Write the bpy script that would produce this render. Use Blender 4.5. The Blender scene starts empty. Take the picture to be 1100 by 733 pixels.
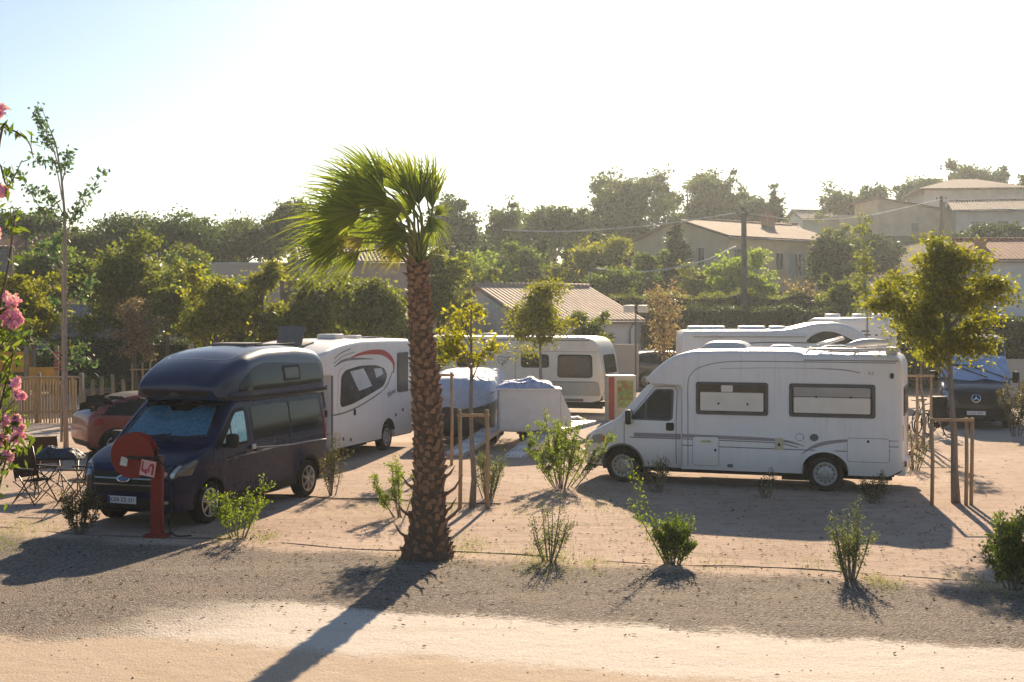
import bpy, bmesh, math, random
import numpy as np
from mathutils import Vector, Matrix, noise
from mathutils.bvhtree import BVHTree

random.seed(7)
R = math.radians
PI = math.pi
scene = bpy.context.scene
COL = scene.collection

# ------------------------------------------------------------------ camera, sky, sun, exposure
CAM_H, F, CX, HZ = 3.4, 1400.0, 550.0, 337.0
cam_d = bpy.data.cameras.new('camera')
cam = bpy.data.objects.new('camera', cam_d)
COL.objects.link(cam)
cam.location = (0, 0, CAM_H)
cam.rotation_euler = (R(90), 0, 0)
cam_d.sensor_width = 36
cam_d.lens = 36 * F / 1100
cam_d.shift_y = -29.5 / 1100
cam_d.clip_start = 0.1
cam_d.clip_end = 5000
scene.camera = cam

SUN_AZ, SUN_EL = 9.0, 25.0          # azimuth clockwise from +Y, elevation
w = bpy.data.worlds.new('World')
scene.world = w
w.use_nodes = True
wn = w.node_tree
wn.nodes.clear()
wo = wn.nodes.new('ShaderNodeOutputWorld')
bg = wn.nodes.new('ShaderNodeBackground')
sky = wn.nodes.new('ShaderNodeTexSky')
sky.sky_type = 'NISHITA'
sky.sun_disc = False
sky.sun_elevation = R(SUN_EL)
sky.sun_rotation = R(SUN_AZ)
sky.altitude = 20
sky.air_density = 1.1
sky.dust_density = 0.5
sky.ozone_density = 3.2
bg.inputs['Strength'].default_value = 0.058
wn.links.new(sky.outputs[0], bg.inputs[0])
wn.links.new(bg.outputs[0], wo.inputs[0])

sd = bpy.data.lights.new('sun', 'SUN')
sd.energy = 5.0
sd.angle = R(0.53)
sd.color = (1.0, 0.80, 0.56)
sun = bpy.data.objects.new('sun', sd)
COL.objects.link(sun)
sdir = Vector((math.sin(R(SUN_AZ)) * math.cos(R(SUN_EL)), math.cos(R(SUN_AZ)) * math.cos(R(SUN_EL)), math.sin(R(SUN_EL))))
sun.rotation_euler = sdir.to_track_quat('Z', 'Y').to_euler()
sun.location = (8, 40, 30)

scene.view_settings.view_transform = 'Standard'
scene.view_settings.look = 'None'
scene.view_settings.exposure = 1.0
scene.view_settings.gamma = 1
scene.render.engine = 'CYCLES'
scene.cycles.use_denoising = True
scene.cycles.max_bounces = 8
scene.cycles.transparent_max_bounces = 12
scene.cycles.volume_bounces = 1
scene.cycles.sample_clamp_indirect = 8
HAZE_DENSITY = 0.0004

# ------------------------------------------------------------------ placing helpers
def W(px, py, Y):
    return Vector(((px - CX) * Y / F, Y, CAM_H - (py - HZ) * Y / F))
def G(px, py):
    Y = F * CAM_H / (py - HZ)
    return Vector(((px - CX) * Y / F, Y, 0))
def XY(px, Y):
    return ((px - CX) * Y / F, Y)
def ss(t):
    t = max(0.0, min(1.0, t))
    return t * t * (3 - 2 * t)
def terrain(x, y):
    return ss((y - 58) / 67) * (5.5 + 5.2 * ss((x + 10) / 45)) + (0.5 * noise.noise(Vector((x * .05, y * .05, 0))) * ss((y - 65) / 20))

# ------------------------------------------------------------------ materials
MATS = {}
def nt_new(name):
    m = bpy.data.materials.new(name)
    m.use_nodes = True
    nt = m.node_tree
    nt.nodes.clear()
    out = nt.nodes.new('ShaderNodeOutputMaterial')
    return m, nt, out
def N(nt, t, **k):
    n = nt.nodes.new(t)
    for a, b in k.items():
        if a.startswith('_'):
            setattr(n, a[1:], b)
        else:
            n.inputs[a.replace('_', ' ')].default_value = b
    return n
def L(nt, a, b):
    nt.links.new(a, b)
def rgba(c):
    return (c[0], c[1], c[2], 1)
def ramp(nt, src, pts):
    r = nt.nodes.new('ShaderNodeValToRGB')
    e = r.color_ramp.elements
    e[0].position, e[0].color = pts[0][0], rgba(pts[0][1])
    e[1].position, e[1].color = pts[-1][0], rgba(pts[-1][1])
    for p, c in pts[1:-1]:
        x = e.new(p)
        x.color = rgba(c)
    L(nt, src, r.inputs[0])
    return r
def mixc(nt, fac, a, b, mode='MIX'):
    m = nt.nodes.new('ShaderNodeMix')
    m.data_type = 'RGBA'
    m.blend_type = mode
    for s, v in ((m.inputs[0], fac), (m.inputs[6], a), (m.inputs[7], b)):
        if hasattr(v, 'links') or hasattr(v, 'is_linked'):
            L(nt, v, s)
        elif isinstance(v, (int, float)):
            s.default_value = v
        else:
            s.default_value = rgba(v)
    return m.outputs[2]
def math_n(nt, op, a, b=None, c=None):
    m = nt.nodes.new('ShaderNodeMath')
    m.operation = op
    for i, v in enumerate((a, b, c)):
        if v is None:
            continue
        if hasattr(v, 'is_linked'):
            L(nt, v, m.inputs[i])
        else:
            m.inputs[i].default_value = v
    return m.outputs[0]
def noise_n(nt, vec, scale, detail=4, rough=.55):
    n = N(nt, 'ShaderNodeTexNoise', Scale=scale, Detail=detail, Roughness=rough)
    L(nt, vec, n.inputs['Vector'])
    return n

def mat(name, col, rough=.5, metal=0.0, var=.12, scale=4, bump=0.0, bscale=40, coat=0.0, dust=0.0, spec=.5):
    """painted / plain surface with a little procedural variation, optional dust and bump"""
    if name in MATS:
        return MATS[name]
    m, nt, out = nt_new(name)
    tc = N(nt, 'ShaderNodeTexCoord')
    p = N(nt, 'ShaderNodeBsdfPrincipled', Roughness=rough, Metallic=metal)
    p.inputs['Coat Weight'].default_value = coat
    p.inputs['Coat Roughness'].default_value = .06
    p.inputs['Specular IOR Level'].default_value = spec
    n = noise_n(nt, tc.outputs['Object'], scale)
    lo = [c * (1 - var) for c in col]
    hi = [min(1, c * (1 + var)) for c in col]
    r = ramp(nt, n.outputs[0], [(.3, lo), (.7, hi)])
    c = r.outputs[0]
    if dust > 0:
        n2 = noise_n(nt, tc.outputs['Object'], 2.2, 8, .65)
        f = N(nt, 'ShaderNodeMapRange')
        L(nt, n2.outputs[0], f.inputs[0])
        f.inputs[1].default_value = .4
        f.inputs[2].default_value = .8
        f.inputs[4].default_value = dust
        c = mixc(nt, f.outputs[0], c, (.36, .29, .22))
        rr = N(nt, 'ShaderNodeMapRange')
        L(nt, n2.outputs[0], rr.inputs[0])
        rr.inputs[1].default_value = .3
        rr.inputs[2].default_value = .8
        rr.inputs[3].default_value = rough
        rr.inputs[4].default_value = min(1, rough + .3)
        L(nt, rr.outputs[0], p.inputs['Roughness'])
    L(nt, c, p.inputs['Base Color'])
    if bump > 0:
        n3 = noise_n(nt, tc.outputs['Object'], bscale, 6, .6)
        b = N(nt, 'ShaderNodeBump', Strength=bump, Distance=.02)
        L(nt, n3.outputs[0], b.inputs['Height'])
        L(nt, b.outputs[0], p.inputs['Normal'])
    L(nt, p.outputs[0], out.inputs[0])
    MATS[name] = m
    return m

def leaf_mat(name, c1, c2, c3=None, trans=.45, rough=.55, spec=.3):
    """leaves: colour varies leaf by leaf through the 'tint' attribute; thin, so light also passes through"""
    if name in MATS:
        return MATS[name]
    m, nt, out = nt_new(name)
    at = nt.nodes.new('ShaderNodeAttribute')
    at.attribute_name = 'tint'
    pts = [(0, c1), (.6, c2), (1, c3 or c2)]
    r = ramp(nt, at.outputs['Fac'], pts)
    p = N(nt, 'ShaderNodeBsdfPrincipled', Roughness=rough)
    p.inputs['Specular IOR Level'].default_value = spec
    L(nt, r.outputs[0], p.inputs['Base Color'])
    t = N(nt, 'ShaderNodeBsdfTranslucent')
    tcol = mixc(nt, 1.0, r.outputs[0], (1.5, 1.75, .65), 'MULTIPLY')
    L(nt, tcol, t.inputs[0])
    mx = N(nt, 'ShaderNodeMixShader')
    mx.inputs[0].default_value = trans
    L(nt, p.outputs[0], mx.inputs[1])
    L(nt, t.outputs[0], mx.inputs[2])
    L(nt, mx.outputs[0], out.inputs[0])
    MATS[name] = m
    return m

def clear_glass():
    if 'clear_glass' in MATS:
        return MATS['clear_glass']
    m, nt, out = nt_new('clear_glass')
    t = N(nt, 'ShaderNodeBsdfTransparent')
    t.inputs[0].default_value = (.93, .93, .92, 1)
    g = N(nt, 'ShaderNodeBsdfGlossy', Roughness=.03)
    fr = N(nt, 'ShaderNodeFresnel', IOR=1.5)
    f2 = math_n(nt, 'MULTIPLY_ADD', fr.outputs[0], 1.0, .03)
    mx = N(nt, 'ShaderNodeMixShader')
    L(nt, f2, mx.inputs[0])
    L(nt, t.outputs[0], mx.inputs[1])
    L(nt, g.outputs[0], mx.inputs[2])
    L(nt, mx.outputs[0], out.inputs[0])
    MATS['clear_glass'] = m
    return m

def roof_tiles(name, col, col2, scale=1.0):
    """clay tile roof: columns along local x, rows down the slope"""
    if name in MATS:
        return MATS[name]
    m, nt, out = nt_new(name)
    tc = N(nt, 'ShaderNodeTexCoord')
    p = N(nt, 'ShaderNodeBsdfPrincipled', Roughness=.85)
    br = N(nt, 'ShaderNodeTexBrick', Scale=1.0)
    br.inputs['Brick Width'].default_value = .24
    br.inputs['Row Height'].default_value = .38
    br.inputs['Mortar Size'].default_value = .02
    br.offset = 0
    br.inputs['Color1'].default_value = rgba(col)
    br.inputs['Color2'].default_value = rgba(col2)
    br.inputs['Mortar'].default_value = rgba([c * .55 for c in col])
    L(nt, tc.outputs['Object'], br.inputs['Vector'])
    n = noise_n(nt, tc.outputs['Object'], 1.3, 6)
    c = mixc(nt, math_n(nt, 'MULTIPLY', n.outputs[0], .55), br.outputs[0], [min(1, x * 1.35) for x in col2])
    L(nt, c, p.inputs['Base Color'])
    wv = N(nt, 'ShaderNodeTexWave', Scale=1.31)
    wv.wave_type = 'BANDS'
    wv.bands_direction = 'X'
    L(nt, tc.outputs['Object'], wv.inputs['Vector'])
    b = N(nt, 'ShaderNodeBump', Strength=.8, Distance=.08)
    L(nt, wv.outputs['Fac'], b.inputs['Height'])
    L(nt, b.outputs[0], p.inputs['Normal'])
    L(nt, p.outputs[0], out.inputs[0])
    MATS[name] = m
    return m

def bark_mat(name, c1, c2, scale=30):
    if name in MATS:
        return MATS[name]
    m, nt, out = nt_new(name)
    tc = N(nt, 'ShaderNodeTexCoord')
    mp = N(nt, 'ShaderNodeMapping')
    mp.inputs['Scale'].default_value = (1, 1, .25)
    L(nt, tc.outputs['Object'], mp.inputs[0])
    n = noise_n(nt, mp.outputs[0], scale, 6, .7)
    r = ramp(nt, n.outputs[0], [(.3, c1), (.7, c2)])
    p = N(nt, 'ShaderNodeBsdfPrincipled', Roughness=.9)
    L(nt, r.outputs[0], p.inputs['Base Color'])
    b = N(nt, 'ShaderNodeBump', Strength=.6, Distance=.01)
    L(nt, n.outputs[0], b.inputs['Height'])
    L(nt, b.outputs[0], p.inputs['Normal'])
    L(nt, p.outputs[0], out.inputs[0])
    MATS[name] = m
    return m

# ------------------------------------------------------------------ object helpers
def link(o, parent=None):
    COL.objects.link(o)
    if parent is not None:
        o.parent = parent
    return o
def tag(o, label=None, cat=None, group=None, kind=None):
    if label: o['label'] = label
    if cat: o['category'] = cat
    if group: o['group'] = group
    if kind: o['kind'] = kind
    return o
def thing(name, label, cat, loc=(0, 0, 0), rot=0.0, group=None):
    o = bpy.data.objects.new(name, None)
    o.empty_display_size = .2
    link(o)
    o.location = loc
    o.rotation_euler = (0, 0, rot)
    return tag(o, label, cat, group)
def obj(name, bm, m, parent=None, smooth=None, loc=None):
    me = bpy.data.meshes.new(name)
    bmesh.ops.recalc_face_normals(bm, faces=bm.faces[:])
    bm.to_mesh(me)
    bm.free()
    for x in (m if isinstance(m, (list, tuple)) else [m]):
        me.materials.append(x)
    if smooth is not None:
        me.shade_smooth()
        me.set_sharp_from_angle(angle=R(smooth))
    o = bpy.data.objects.new(name, me)
    link(o, parent)
    if loc is not None:
        o.location = loc
    return o
def copy_tree(o, parent=None):
    c = o.copy()
    COL.objects.link(c)
    c.parent = parent
    for ch in list(o.children):
        copy_tree(ch, c)
    return c
def nb():
    return bmesh.new()

def box(bm, c, s, rot=None, bev=0.0, mi=0):
    r = bmesh.ops.create_cube(bm, size=1)
    vs = r['verts']
    bmesh.ops.scale(bm, vec=Vector(s), verts=vs)
    if bev > 0:
        es = list({e for v in vs for e in v.link_edges})
        q = bmesh.ops.bevel(bm, geom=es, offset=bev, segments=2, affect='EDGES', profile=.6)
        vs = list({v for f in q['faces'] for v in f.verts} | {v for v in vs if v.is_valid})
    if rot is not None:
        bmesh.ops.rotate(bm, cent=(0, 0, 0), matrix=rot, verts=vs)
    bmesh.ops.translate(bm, vec=Vector(c), verts=vs)
    if mi:
        for f in {f for v in vs for f in v.link_faces}:
            f.material_index = mi
    return vs

def tube(bm, pts, rad, n=8, cap=True, mi=0):
    """tapered tube through points; rad is a number or a list"""
    pts = [Vector(p) for p in pts]
    if not isinstance(rad, (list, tuple)):
        rad = [rad] * len(pts)
    rings = []
    a = None
    for i, p in enumerate(pts):
        d = (pts[min(i + 1, len(pts) - 1)] - pts[max(i - 1, 0)])
        if d.length < 1e-6:
            d = Vector((0, 0, 1))
        d.normalize()
        if a is None:
            a = d.orthogonal().normalized()
        else:
            a = (a - d * a.dot(d))
            a = a.normalized() if a.length > 1e-5 else d.orthogonal().normalized()
        b = d.cross(a)
        ring = [bm.verts.new(p + (a * math.cos(2 * PI * k / n) + b * math.sin(2 * PI * k / n)) * rad[i]) for k in range(n)]
        rings.append(ring)
    fs = []
    for r0, r1 in zip(rings[:-1], rings[1:]):
        for k in range(n):
            fs.append(bm.faces.new((r0[k], r0[(k + 1) % n], r1[(k + 1) % n], r1[k])))
    if cap:
        fs.append(bm.faces.new(rings[0][::-1]))
        fs.append(bm.faces.new(rings[-1]))
    for f in fs:
        f.smooth = True
        f.material_index = mi
    return rings

def lathe(bm, prof, n=32, axis='Y', c=(0, 0, 0), mi=0, closed=True):
    """prof: list of (radius, along-axis)"""
    c = Vector(c)
    rings = []
    for r, h in prof:
        ring = []
        for k in range(n):
            a = 2 * PI * k / n
            u, v = r * math.cos(a), r * math.sin(a)
            if axis == 'Y': p = Vector((u, h, v))
            elif axis == 'X': p = Vector((h, u, v))
            else: p = Vector((u, v, h))
            ring.append(bm.verts.new(c + p))
        rings.append(ring)
    for r0, r1 in zip(rings[:-1], rings[1:]):
        for k in range(n):
            f = bm.faces.new((r0[k], r0[(k + 1) % n], r1[(k + 1) % n], r1[k]))
            f.material_index = mi
            f.smooth = True
    if closed:
        for ring in (rings[0], rings[-1]):
            try:
                f = bm.faces.new(ring)
                f.material_index = mi
            except ValueError:
                pass

def prism(bm, poly, c0, c1, axis='Y', mi=0):
    """extrude a 2D outline (a, b) between c0 and c1 along an axis"""
    def P(a, b, c):
        return Vector((a, c, b)) if axis == 'Y' else (Vector((c, a, b)) if axis == 'X' else Vector((a, b, c)))
    v0 = [bm.verts.new(P(a, b, c0)) for a, b in poly]
    v1 = [bm.verts.new(P(a, b, c1)) for a, b in poly]
    n = len(poly)
    fs = [bm.faces.new(v0), bm.faces.new(v1[::-1])]
    for i in range(n):
        fs.append(bm.faces.new((v0[i], v0[(i + 1) % n], v1[(i + 1) % n], v1[i])))
    for f in fs:
        f.material_index = mi
    return v0 + v1

def pl(pts):
    pts = sorted(pts)
    xs = [p[0] for p in pts]
    ys = [p[1] for p in pts]
    return lambda x: float(np.interp(x, xs, ys))
def cur(pts):
    """monotone cubic through points"""
    pts = sorted(pts)
    x = np.array([p[0] for p in pts], float)
    y = np.array([p[1] for p in pts], float)
    h = np.diff(x)
    d = np.diff(y) / h
    m = np.zeros(len(x))
    m[0], m[-1] = d[0], d[-1]
    for i in range(1, len(x) - 1):
        m[i] = 0 if d[i - 1] * d[i] <= 0 else 2 * d[i - 1] * d[i] / (d[i - 1] + d[i])
    def f(t):
        if t <= x[0]: return float(y[0])
        if t >= x[-1]: return float(y[-1])
        i = int(np.searchsorted(x, t)) - 1
        u = (t - x[i]) / h[i]
        return float((2 * u ** 3 - 3 * u * u + 1) * y[i] + (u ** 3 - 2 * u * u + u) * h[i] * m[i] + (-2 * u ** 3 + 3 * u * u) * y[i + 1] + (u ** 3 - u * u) * h[i] * m[i + 1])
    return f

def rrect(x0, x1, z0, z1, r, n=4):
    out = []
    for cx, cz, a0 in ((x1 - r, z1 - r, 0), (x0 + r, z1 - r, 90), (x0 + r, z0 + r, 180), (x1 - r, z0 + r, 270)):
        for k in range(n + 1):
            a = R(a0 + 90 * k / n)
            out.append((cx + r * math.cos(a), cz + r * math.sin(a)))
    return out
def rpoly(pts, r=.06, n=4):
    """polygon with rounded corners"""
    out = []
    m = len(pts)
    for i in range(m):
        p0, p, p1 = (Vector(pts[(i + k) % m]).to_2d() for k in (-1, 0, 1))
        a, b = (p0 - p), (p1 - p)
        d = min(r, a.length * .45, b.length * .45)
        s, e = p + a.normalized() * d, p + b.normalized() * d
        for k in range(n + 1):
            t = k / n
            q = s * (1 - t) ** 2 + p * 2 * t * (1 - t) + e * t * t
            out.append((q.x, q.y))
    return out
def spline(pts, n=6):
    """open smooth polyline (Catmull-Rom)"""
    P = [Vector(p) for p in pts]
    P = [P[0] * 2 - P[1]] + P + [P[-1] * 2 - P[-2]]
    out = []
    for i in range(1, len(P) - 2):
        for k in range(n):
            t = k / n
            out.append(.5 * ((2 * P[i]) + (-P[i - 1] + P[i + 1]) * t + (2 * P[i - 1] - 5 * P[i] + 4 * P[i + 1] - P[i + 2]) * t * t + (-P[i - 1] + 3 * P[i] - 3 * P[i + 1] + P[i + 2]) * t ** 3))
    out.append(P[-2])
    return out
def ribbon(pts, wd):
    """outline of a band along a polyline; wd number or list"""
    P = [Vector(p).to_2d() if len(p) > 2 else Vector(p) for p in pts]
    if not isinstance(wd, (list, tuple)):
        wd = [wd] * len(P)
    a, b = [], []
    for i, p in enumerate(P):
        d = (P[min(i + 1, len(P) - 1)] - P[max(i - 1, 0)]).normalized()
        nn = Vector((-d.y, d.x))
        a.append(tuple(p + nn * wd[i] / 2))
        b.append(tuple(p - nn * wd[i] / 2))
    return a + b[::-1]

# ---- vehicles: a body is lofted along its length; everything on it is laid on its surface
def loft(s0, s1, zb, zt, wf, r=.12, step=.06, camber=.03, nside=9, narc=5, nroof=5, extra=(), rb=.04):
    """s runs backwards from the front axle (x = -s); zb, zt, wf are functions of s (and z)"""
    n = max(2, int((s1 - s0) / step))
    st = sorted(set([round(s0 + (s1 - s0) * i / n, 4) for i in range(n + 1)] + [e for e in extra if s0 <= e <= s1] +
                    [s0 + .012, s0 + .03, s1 - .012, s1 - .03]))
    bm = bmesh.new()
    rings = []
    for s in st:
        b, t = zb(s), zt(s)
        rr = min(r, (t - b) * .4)
        half = []
        wbt = wf(s, b)
        half.append((wbt * .5, b))
        half.append((max(.01, wbt - rb), b))
        half.append((wbt, b + rb * .8))
        for k in range(1, nside + 1):
            z = b + rb * .8 + (t - rr - b - rb * .8) * k / nside
            half.append((wf(s, z), z))
        wt = wf(s, t - rr)
        q = min(rr, wt * .9)
        for k in range(1, narc + 1):
            a = R(90 * k / narc)
            half.append((wt - q + q * math.cos(a), t - rr + rr * math.sin(a)))
        for k in range(1, nroof):
            u = 1 - k / nroof
            half.append(((wt - q) * u, t + camber * (1 - u * u)))
        ring = [(0, b)] + half + [(0, t + camber)] + [(-y, z) for y, z in half[::-1]]
        rings.append([bm.verts.new((-s, y, z)) for y, z in ring])
    m = len(rings[0])
    for r0, r1 in zip(rings[:-1], rings[1:]):
        for k in range(m):
            bm.faces.new((r0[k], r0[(k + 1) % m], r1[(k + 1) % m], r1[k]))
    for ring in (rings[0], rings[-1]):
        c = bm.verts.new(sum((v.co for v in ring), Vector()) / m)
        for k in range(m):
            bm.faces.new((ring[k], ring[(k + 1) % m], c))
    bmesh.ops.recalc_face_normals(bm, faces=bm.faces[:])
    return bm
def bvh_of(bms):
    vs, fs = [], []
    for bm in bms:
        o = len(vs)
        bm.verts.index_update()
        vs += [v.co.copy() for v in bm.verts]
        fs += [[o + v.index for v in f.verts] for f in bm.faces]
    return BVHTree.FromPolygons(vs, fs)
VIEW = {'L': (lambda u, v: Vector((-u, 6, v)), Vector((0, -1, 0))),
        'R': (lambda u, v: Vector((-u, -6, v)), Vector((0, 1, 0))),
        'F': (lambda u, v: Vector((12, u, v)), Vector((-1, 0, 0))),
        'B': (lambda u, v: Vector((-14, u, v)), Vector((1, 0, 0))),
        'T': (lambda u, v: Vector((-u, v, 9)), Vector((0, 0, -1)))}
def panel(name, m, parent, bvh, outline, view='L', off=.006, th=.02, step=.09, smooth=35):
    org, d = VIEW[view]
    bm = bmesh.new()
    vs = [bm.verts.new((u, v, 0)) for u, v in outline]
    try:
        bm.faces.new(vs)
    except ValueError:
        bm.free()
        return None
    us = [p[0] for p in outline]
    ws = [p[1] for p in outline]
    for lo, hi, no in ((min(us), max(us), (1, 0, 0)), (min(ws), max(ws), (0, 1, 0))):
        k = int((hi - lo) / step)
        for i in range(1, k + 1):
            c = lo + (hi - lo) * i / (k + 1)
            co = (c, 0, 0) if no[0] else (0, c, 0)
            bmesh.ops.bisect_plane(bm, geom=bm.verts[:] + bm.edges[:] + bm.faces[:], plane_co=co, plane_no=no, dist=1e-5)
    bmesh.ops.triangulate(bm, faces=[f for f in bm.faces if len(f.verts) > 4])
    last = None
    miss = []
    for v in bm.verts:
        o = org(v.co.x, v.co.y)
        h = bvh.ray_cast(o, d)
        if h[0] is None:
            miss.append((v, o))
        else:
            v.co = h[0] - d * off
            last = h[0]
    if last is None:
        bm.free()
        return None
    for v, o in miss:
        q = min((x for x in bm.verts if all(x is not mm[0] for mm in miss)), key=lambda x: (x.co - o - d * (x.co - o).dot(d)).length)
        v.co = o + d * ((q.co - o).dot(d))
    if th > 0:
        be = [e for e in bm.edges if e.is_boundary]
        ex = bmesh.ops.extrude_edge_only(bm, edges=be)
        nv = [g for g in ex['geom'] if isinstance(g, bmesh.types.BMVert)]
        bmesh.ops.translate(bm, vec=d * th, verts=nv)
    bmesh.ops.recalc_face_normals(bm, faces=bm.faces[:])
    f0 = max(bm.faces, key=lambda f: abs(f.normal.dot(d)) * f.calc_area())
    if f0.normal.dot(d) > 0:
        bmesh.ops.reverse_faces(bm, faces=bm.faces[:])
    me = bpy.data.meshes.new(name)
    bm.to_mesh(me)
    bm.free()
    me.materials.append(m)
    me.shade_smooth()
    me.set_sharp_from_angle(angle=R(smooth))
    o = bpy.data.objects.new(name, me)
    return link(o, parent)
def body_obj(name, bm, m, root, dark):
    me = bpy.data.meshes.new(name)
    bm.to_mesh(me)
    me.materials.append(m)
    me.materials.append(dark)
    me.shade_smooth()
    me.set_sharp_from_angle(angle=R(38))
    o = bpy.data.objects.new(name, me)
    return link(o, root)
def body(name, m, root, s0, s1, zb, zt, wf, arches=(), dark=None, **k):
    """lofted body with real wheel openings; returns the surface that trim is laid on"""
    def zb2(s):
        z = zb(s)
        for c, r, h in arches:
            if abs(s - c) < r:
                z = max(z, h + math.sqrt(r * r - (s - c) ** 2))
        return z
    ex = list(k.pop('extra', ()))
    full = loft(s0, s1, zb, zt, wf, extra=ex, **k)
    bv = bvh_of([full])
    full.free()
    for c, r, h in arches:
        ex += [c - r - .001, c + r + .001] + [c + r * .9999 * math.cos(R(a)) for a in range(0, 181, 9)]
    bm = loft(s0, s1, zb2, zt, wf, extra=ex, **k)
    for f in bm.faces:
        c = f.calc_center_median()
        if f.normal.z < -.3 and c.z < zb2(-c.x) + .06 and (c.z < 1.0):
            f.material_index = 1
    # the flat walls inside the openings
    body_obj(name, bm, m, root, dark)
    bm.free()
    return bv

TYRE = mat('tyre_rubber', (.016, .015, .015), .9, bump=.3, bscale=60, dust=.12, spec=.2)
DARK = mat('dark_underbody', (.012, .012, .013), .8)
def wheel(root, s, y, r=.33, wd=.2, rim=.66, style='steel', rm=None):
    """one wheel: tyre mesh, with its rim as a sub-part; outer face away from the centre line"""
    sg = 1 if y > 0 else -1
    bm = nb()
    t = wd / 2
    lathe(bm, [(r * rim, -t * .9), (r * .8, -t), (r * .95, -t * .95), (r * .995, -t * .75), (r, -t * .35), (r * .985, -t * .3), (r * .985, -t * .2), (r, -t * .15), (r, t * .15), (r * .985, t * .2), (r * .985, t * .3), (r, t * .35), (r * .995, t * .75), (r * .95, t * .95), (r * .8, t), (r * rim, t * .9), (r * rim, -t * .9)], 40, closed=False)
    o = obj('wheel', bm, TYRE, root, 30, loc=(-s, y, r))
    bm = nb()
    q = r * rim
    yy = sg * t
    pr = [(q * 1.02, yy * .8), (q * 1.02, yy * .96), (q * .93, yy * .98), (q * .88, yy * .7), (q * .72, yy * .62), (q * .6, yy * .78), (q * .33, yy * .86), (q * .3, yy * .7), (q * .24, yy * .72), (q * .22, yy * .95), (.001, yy * .98)]
    if style != 'steel':
        lathe(bm, [(q * .26, yy * .6), (q * .24, yy * .97), (.001, yy * 1.0)], 24, closed=False)
        pr = pr[:4] + [(q * .86, yy * .4)]
    lathe(bm, pr, 36, closed=False)
    if style == 'steel':
        for k in range(12):
            a = 2 * PI * k / 12
            lathe(bm, [(.001, yy * .80), (q * .07, yy * .80), (q * .07, yy * .6)], 8, 'Y', (q * .74 * math.cos(a), 0, q * .74 * math.sin(a)), 1, closed=False)
    else:
        for k in range(7):
            a = 2 * PI * k / 7 + .3
            for da in (-.11, .11):
                c = Vector((q * .58 * math.cos(a + da), yy * .93, q * .58 * math.sin(a + da)))
                box(bm, c, (q * .72, .02, q * .085), Matrix.Rotation(-(a + da * .4), 3, 'Y'), .004)
        for f in bm.faces:
            pass
        lathe(bm, [(q * .92, yy * .42), (.001, yy * .42)], 24, mi=1, closed=False)
    obj('rim', bm, [rm or mat('steel_rim', (.42, .40, .37), .4, .6, dust=.3), DARK], o, 30)
    return o

def text(parent, s, size, m, loc, rot, name='lettering', ext=.002):
    cu = bpy.data.curves.new(name, 'FONT')
    cu.body = s
    cu.size = size
    cu.extrude = ext
    cu.align_x = 'CENTER'
    cu.align_y = 'CENTER'
    t = bpy.data.objects.new(name, cu)
    COL.objects.link(t)
    dg = bpy.context.evaluated_depsgraph_get()
    me = bpy.data.meshes.new_from_object(t.evaluated_get(dg))
    bpy.data.objects.remove(t)
    me.materials.clear()
    me.materials.append(m)
    o = bpy.data.objects.new(name, me)
    link(o, parent)
    o.location = loc
    o.rotation_euler = rot
    return o

# ================================================================== SETTING
def vcoord(nt, pos):
    sx = nt.nodes.new('ShaderNodeSeparateXYZ')
    L(nt, pos, sx.inputs[0])
    v = math_n(nt, 'ADD', sx.outputs[1], math_n(nt, 'MULTIPLY', sx.outputs[0], .28))
    return sx.outputs[0], sx.outputs[1], v
def step_n(nt, x, a, b):
    f = N(nt, 'ShaderNodeMapRange')
    f.interpolation_type = 'SMOOTHSTEP'
    L(nt, x, f.inputs[0])
    f.inputs[1].default_value = a
    f.inputs[2].default_value = b
    return f.outputs[0]
def sand_nodes(nt, pos):
    n1 = noise_n(nt, pos, .35, 5, .6)
    n2 = noise_n(nt, pos, 3.0, 6, .65)
    n3 = noise_n(nt, pos, 38, 4, .7)
    c = ramp(nt, n1.outputs[0], [(.35, (.40, .285, .215)), (.65, (.52, .385, .30))]).outputs[0]
    c = mixc(nt, step_n(nt, n2.outputs[0], .50, .72), c, (.31, .225, .16))
    c = mixc(nt, step_n(nt, n3.outputs[0], .56, .72), c, (.27, .20, .15))
    c = mixc(nt, step_n(nt, n3.outputs[0], .42, .28), c, (.62, .50, .39))
    mq = N(nt, 'ShaderNodeMapping')
    mq.inputs['Rotation'].default_value = (0, 0, .5)
    mq.inputs['Scale'].default_value = (.35, 2.6, 1)
    L(nt, pos, mq.inputs[0])
    n5 = noise_n(nt, mq.outputs[0], 1.1, 7, .7)
    c = mixc(nt, math_n(nt, 'MULTIPLY', step_n(nt, n5.outputs[0], .52, .66), .55), c, (.30, .225, .175))
    # dry litter and twigs lying about
    mp = N(nt, 'ShaderNodeMapping')
    mp.inputs['Scale'].default_value = (1, 2.2, 1)
    L(nt, pos, mp.inputs[0])
    n4 = noise_n(nt, mp.outputs[0], 9, 8, .8)
    c = mixc(nt, step_n(nt, n4.outputs[0], .60, .68), c, (.16, .12, .08))
    h = math_n(nt, 'ADD', math_n(nt, 'MULTIPLY', n2.outputs[0], 1.6), math_n(nt, 'MULTIPLY', n3.outputs[0], .35))
    return c, h

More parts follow.
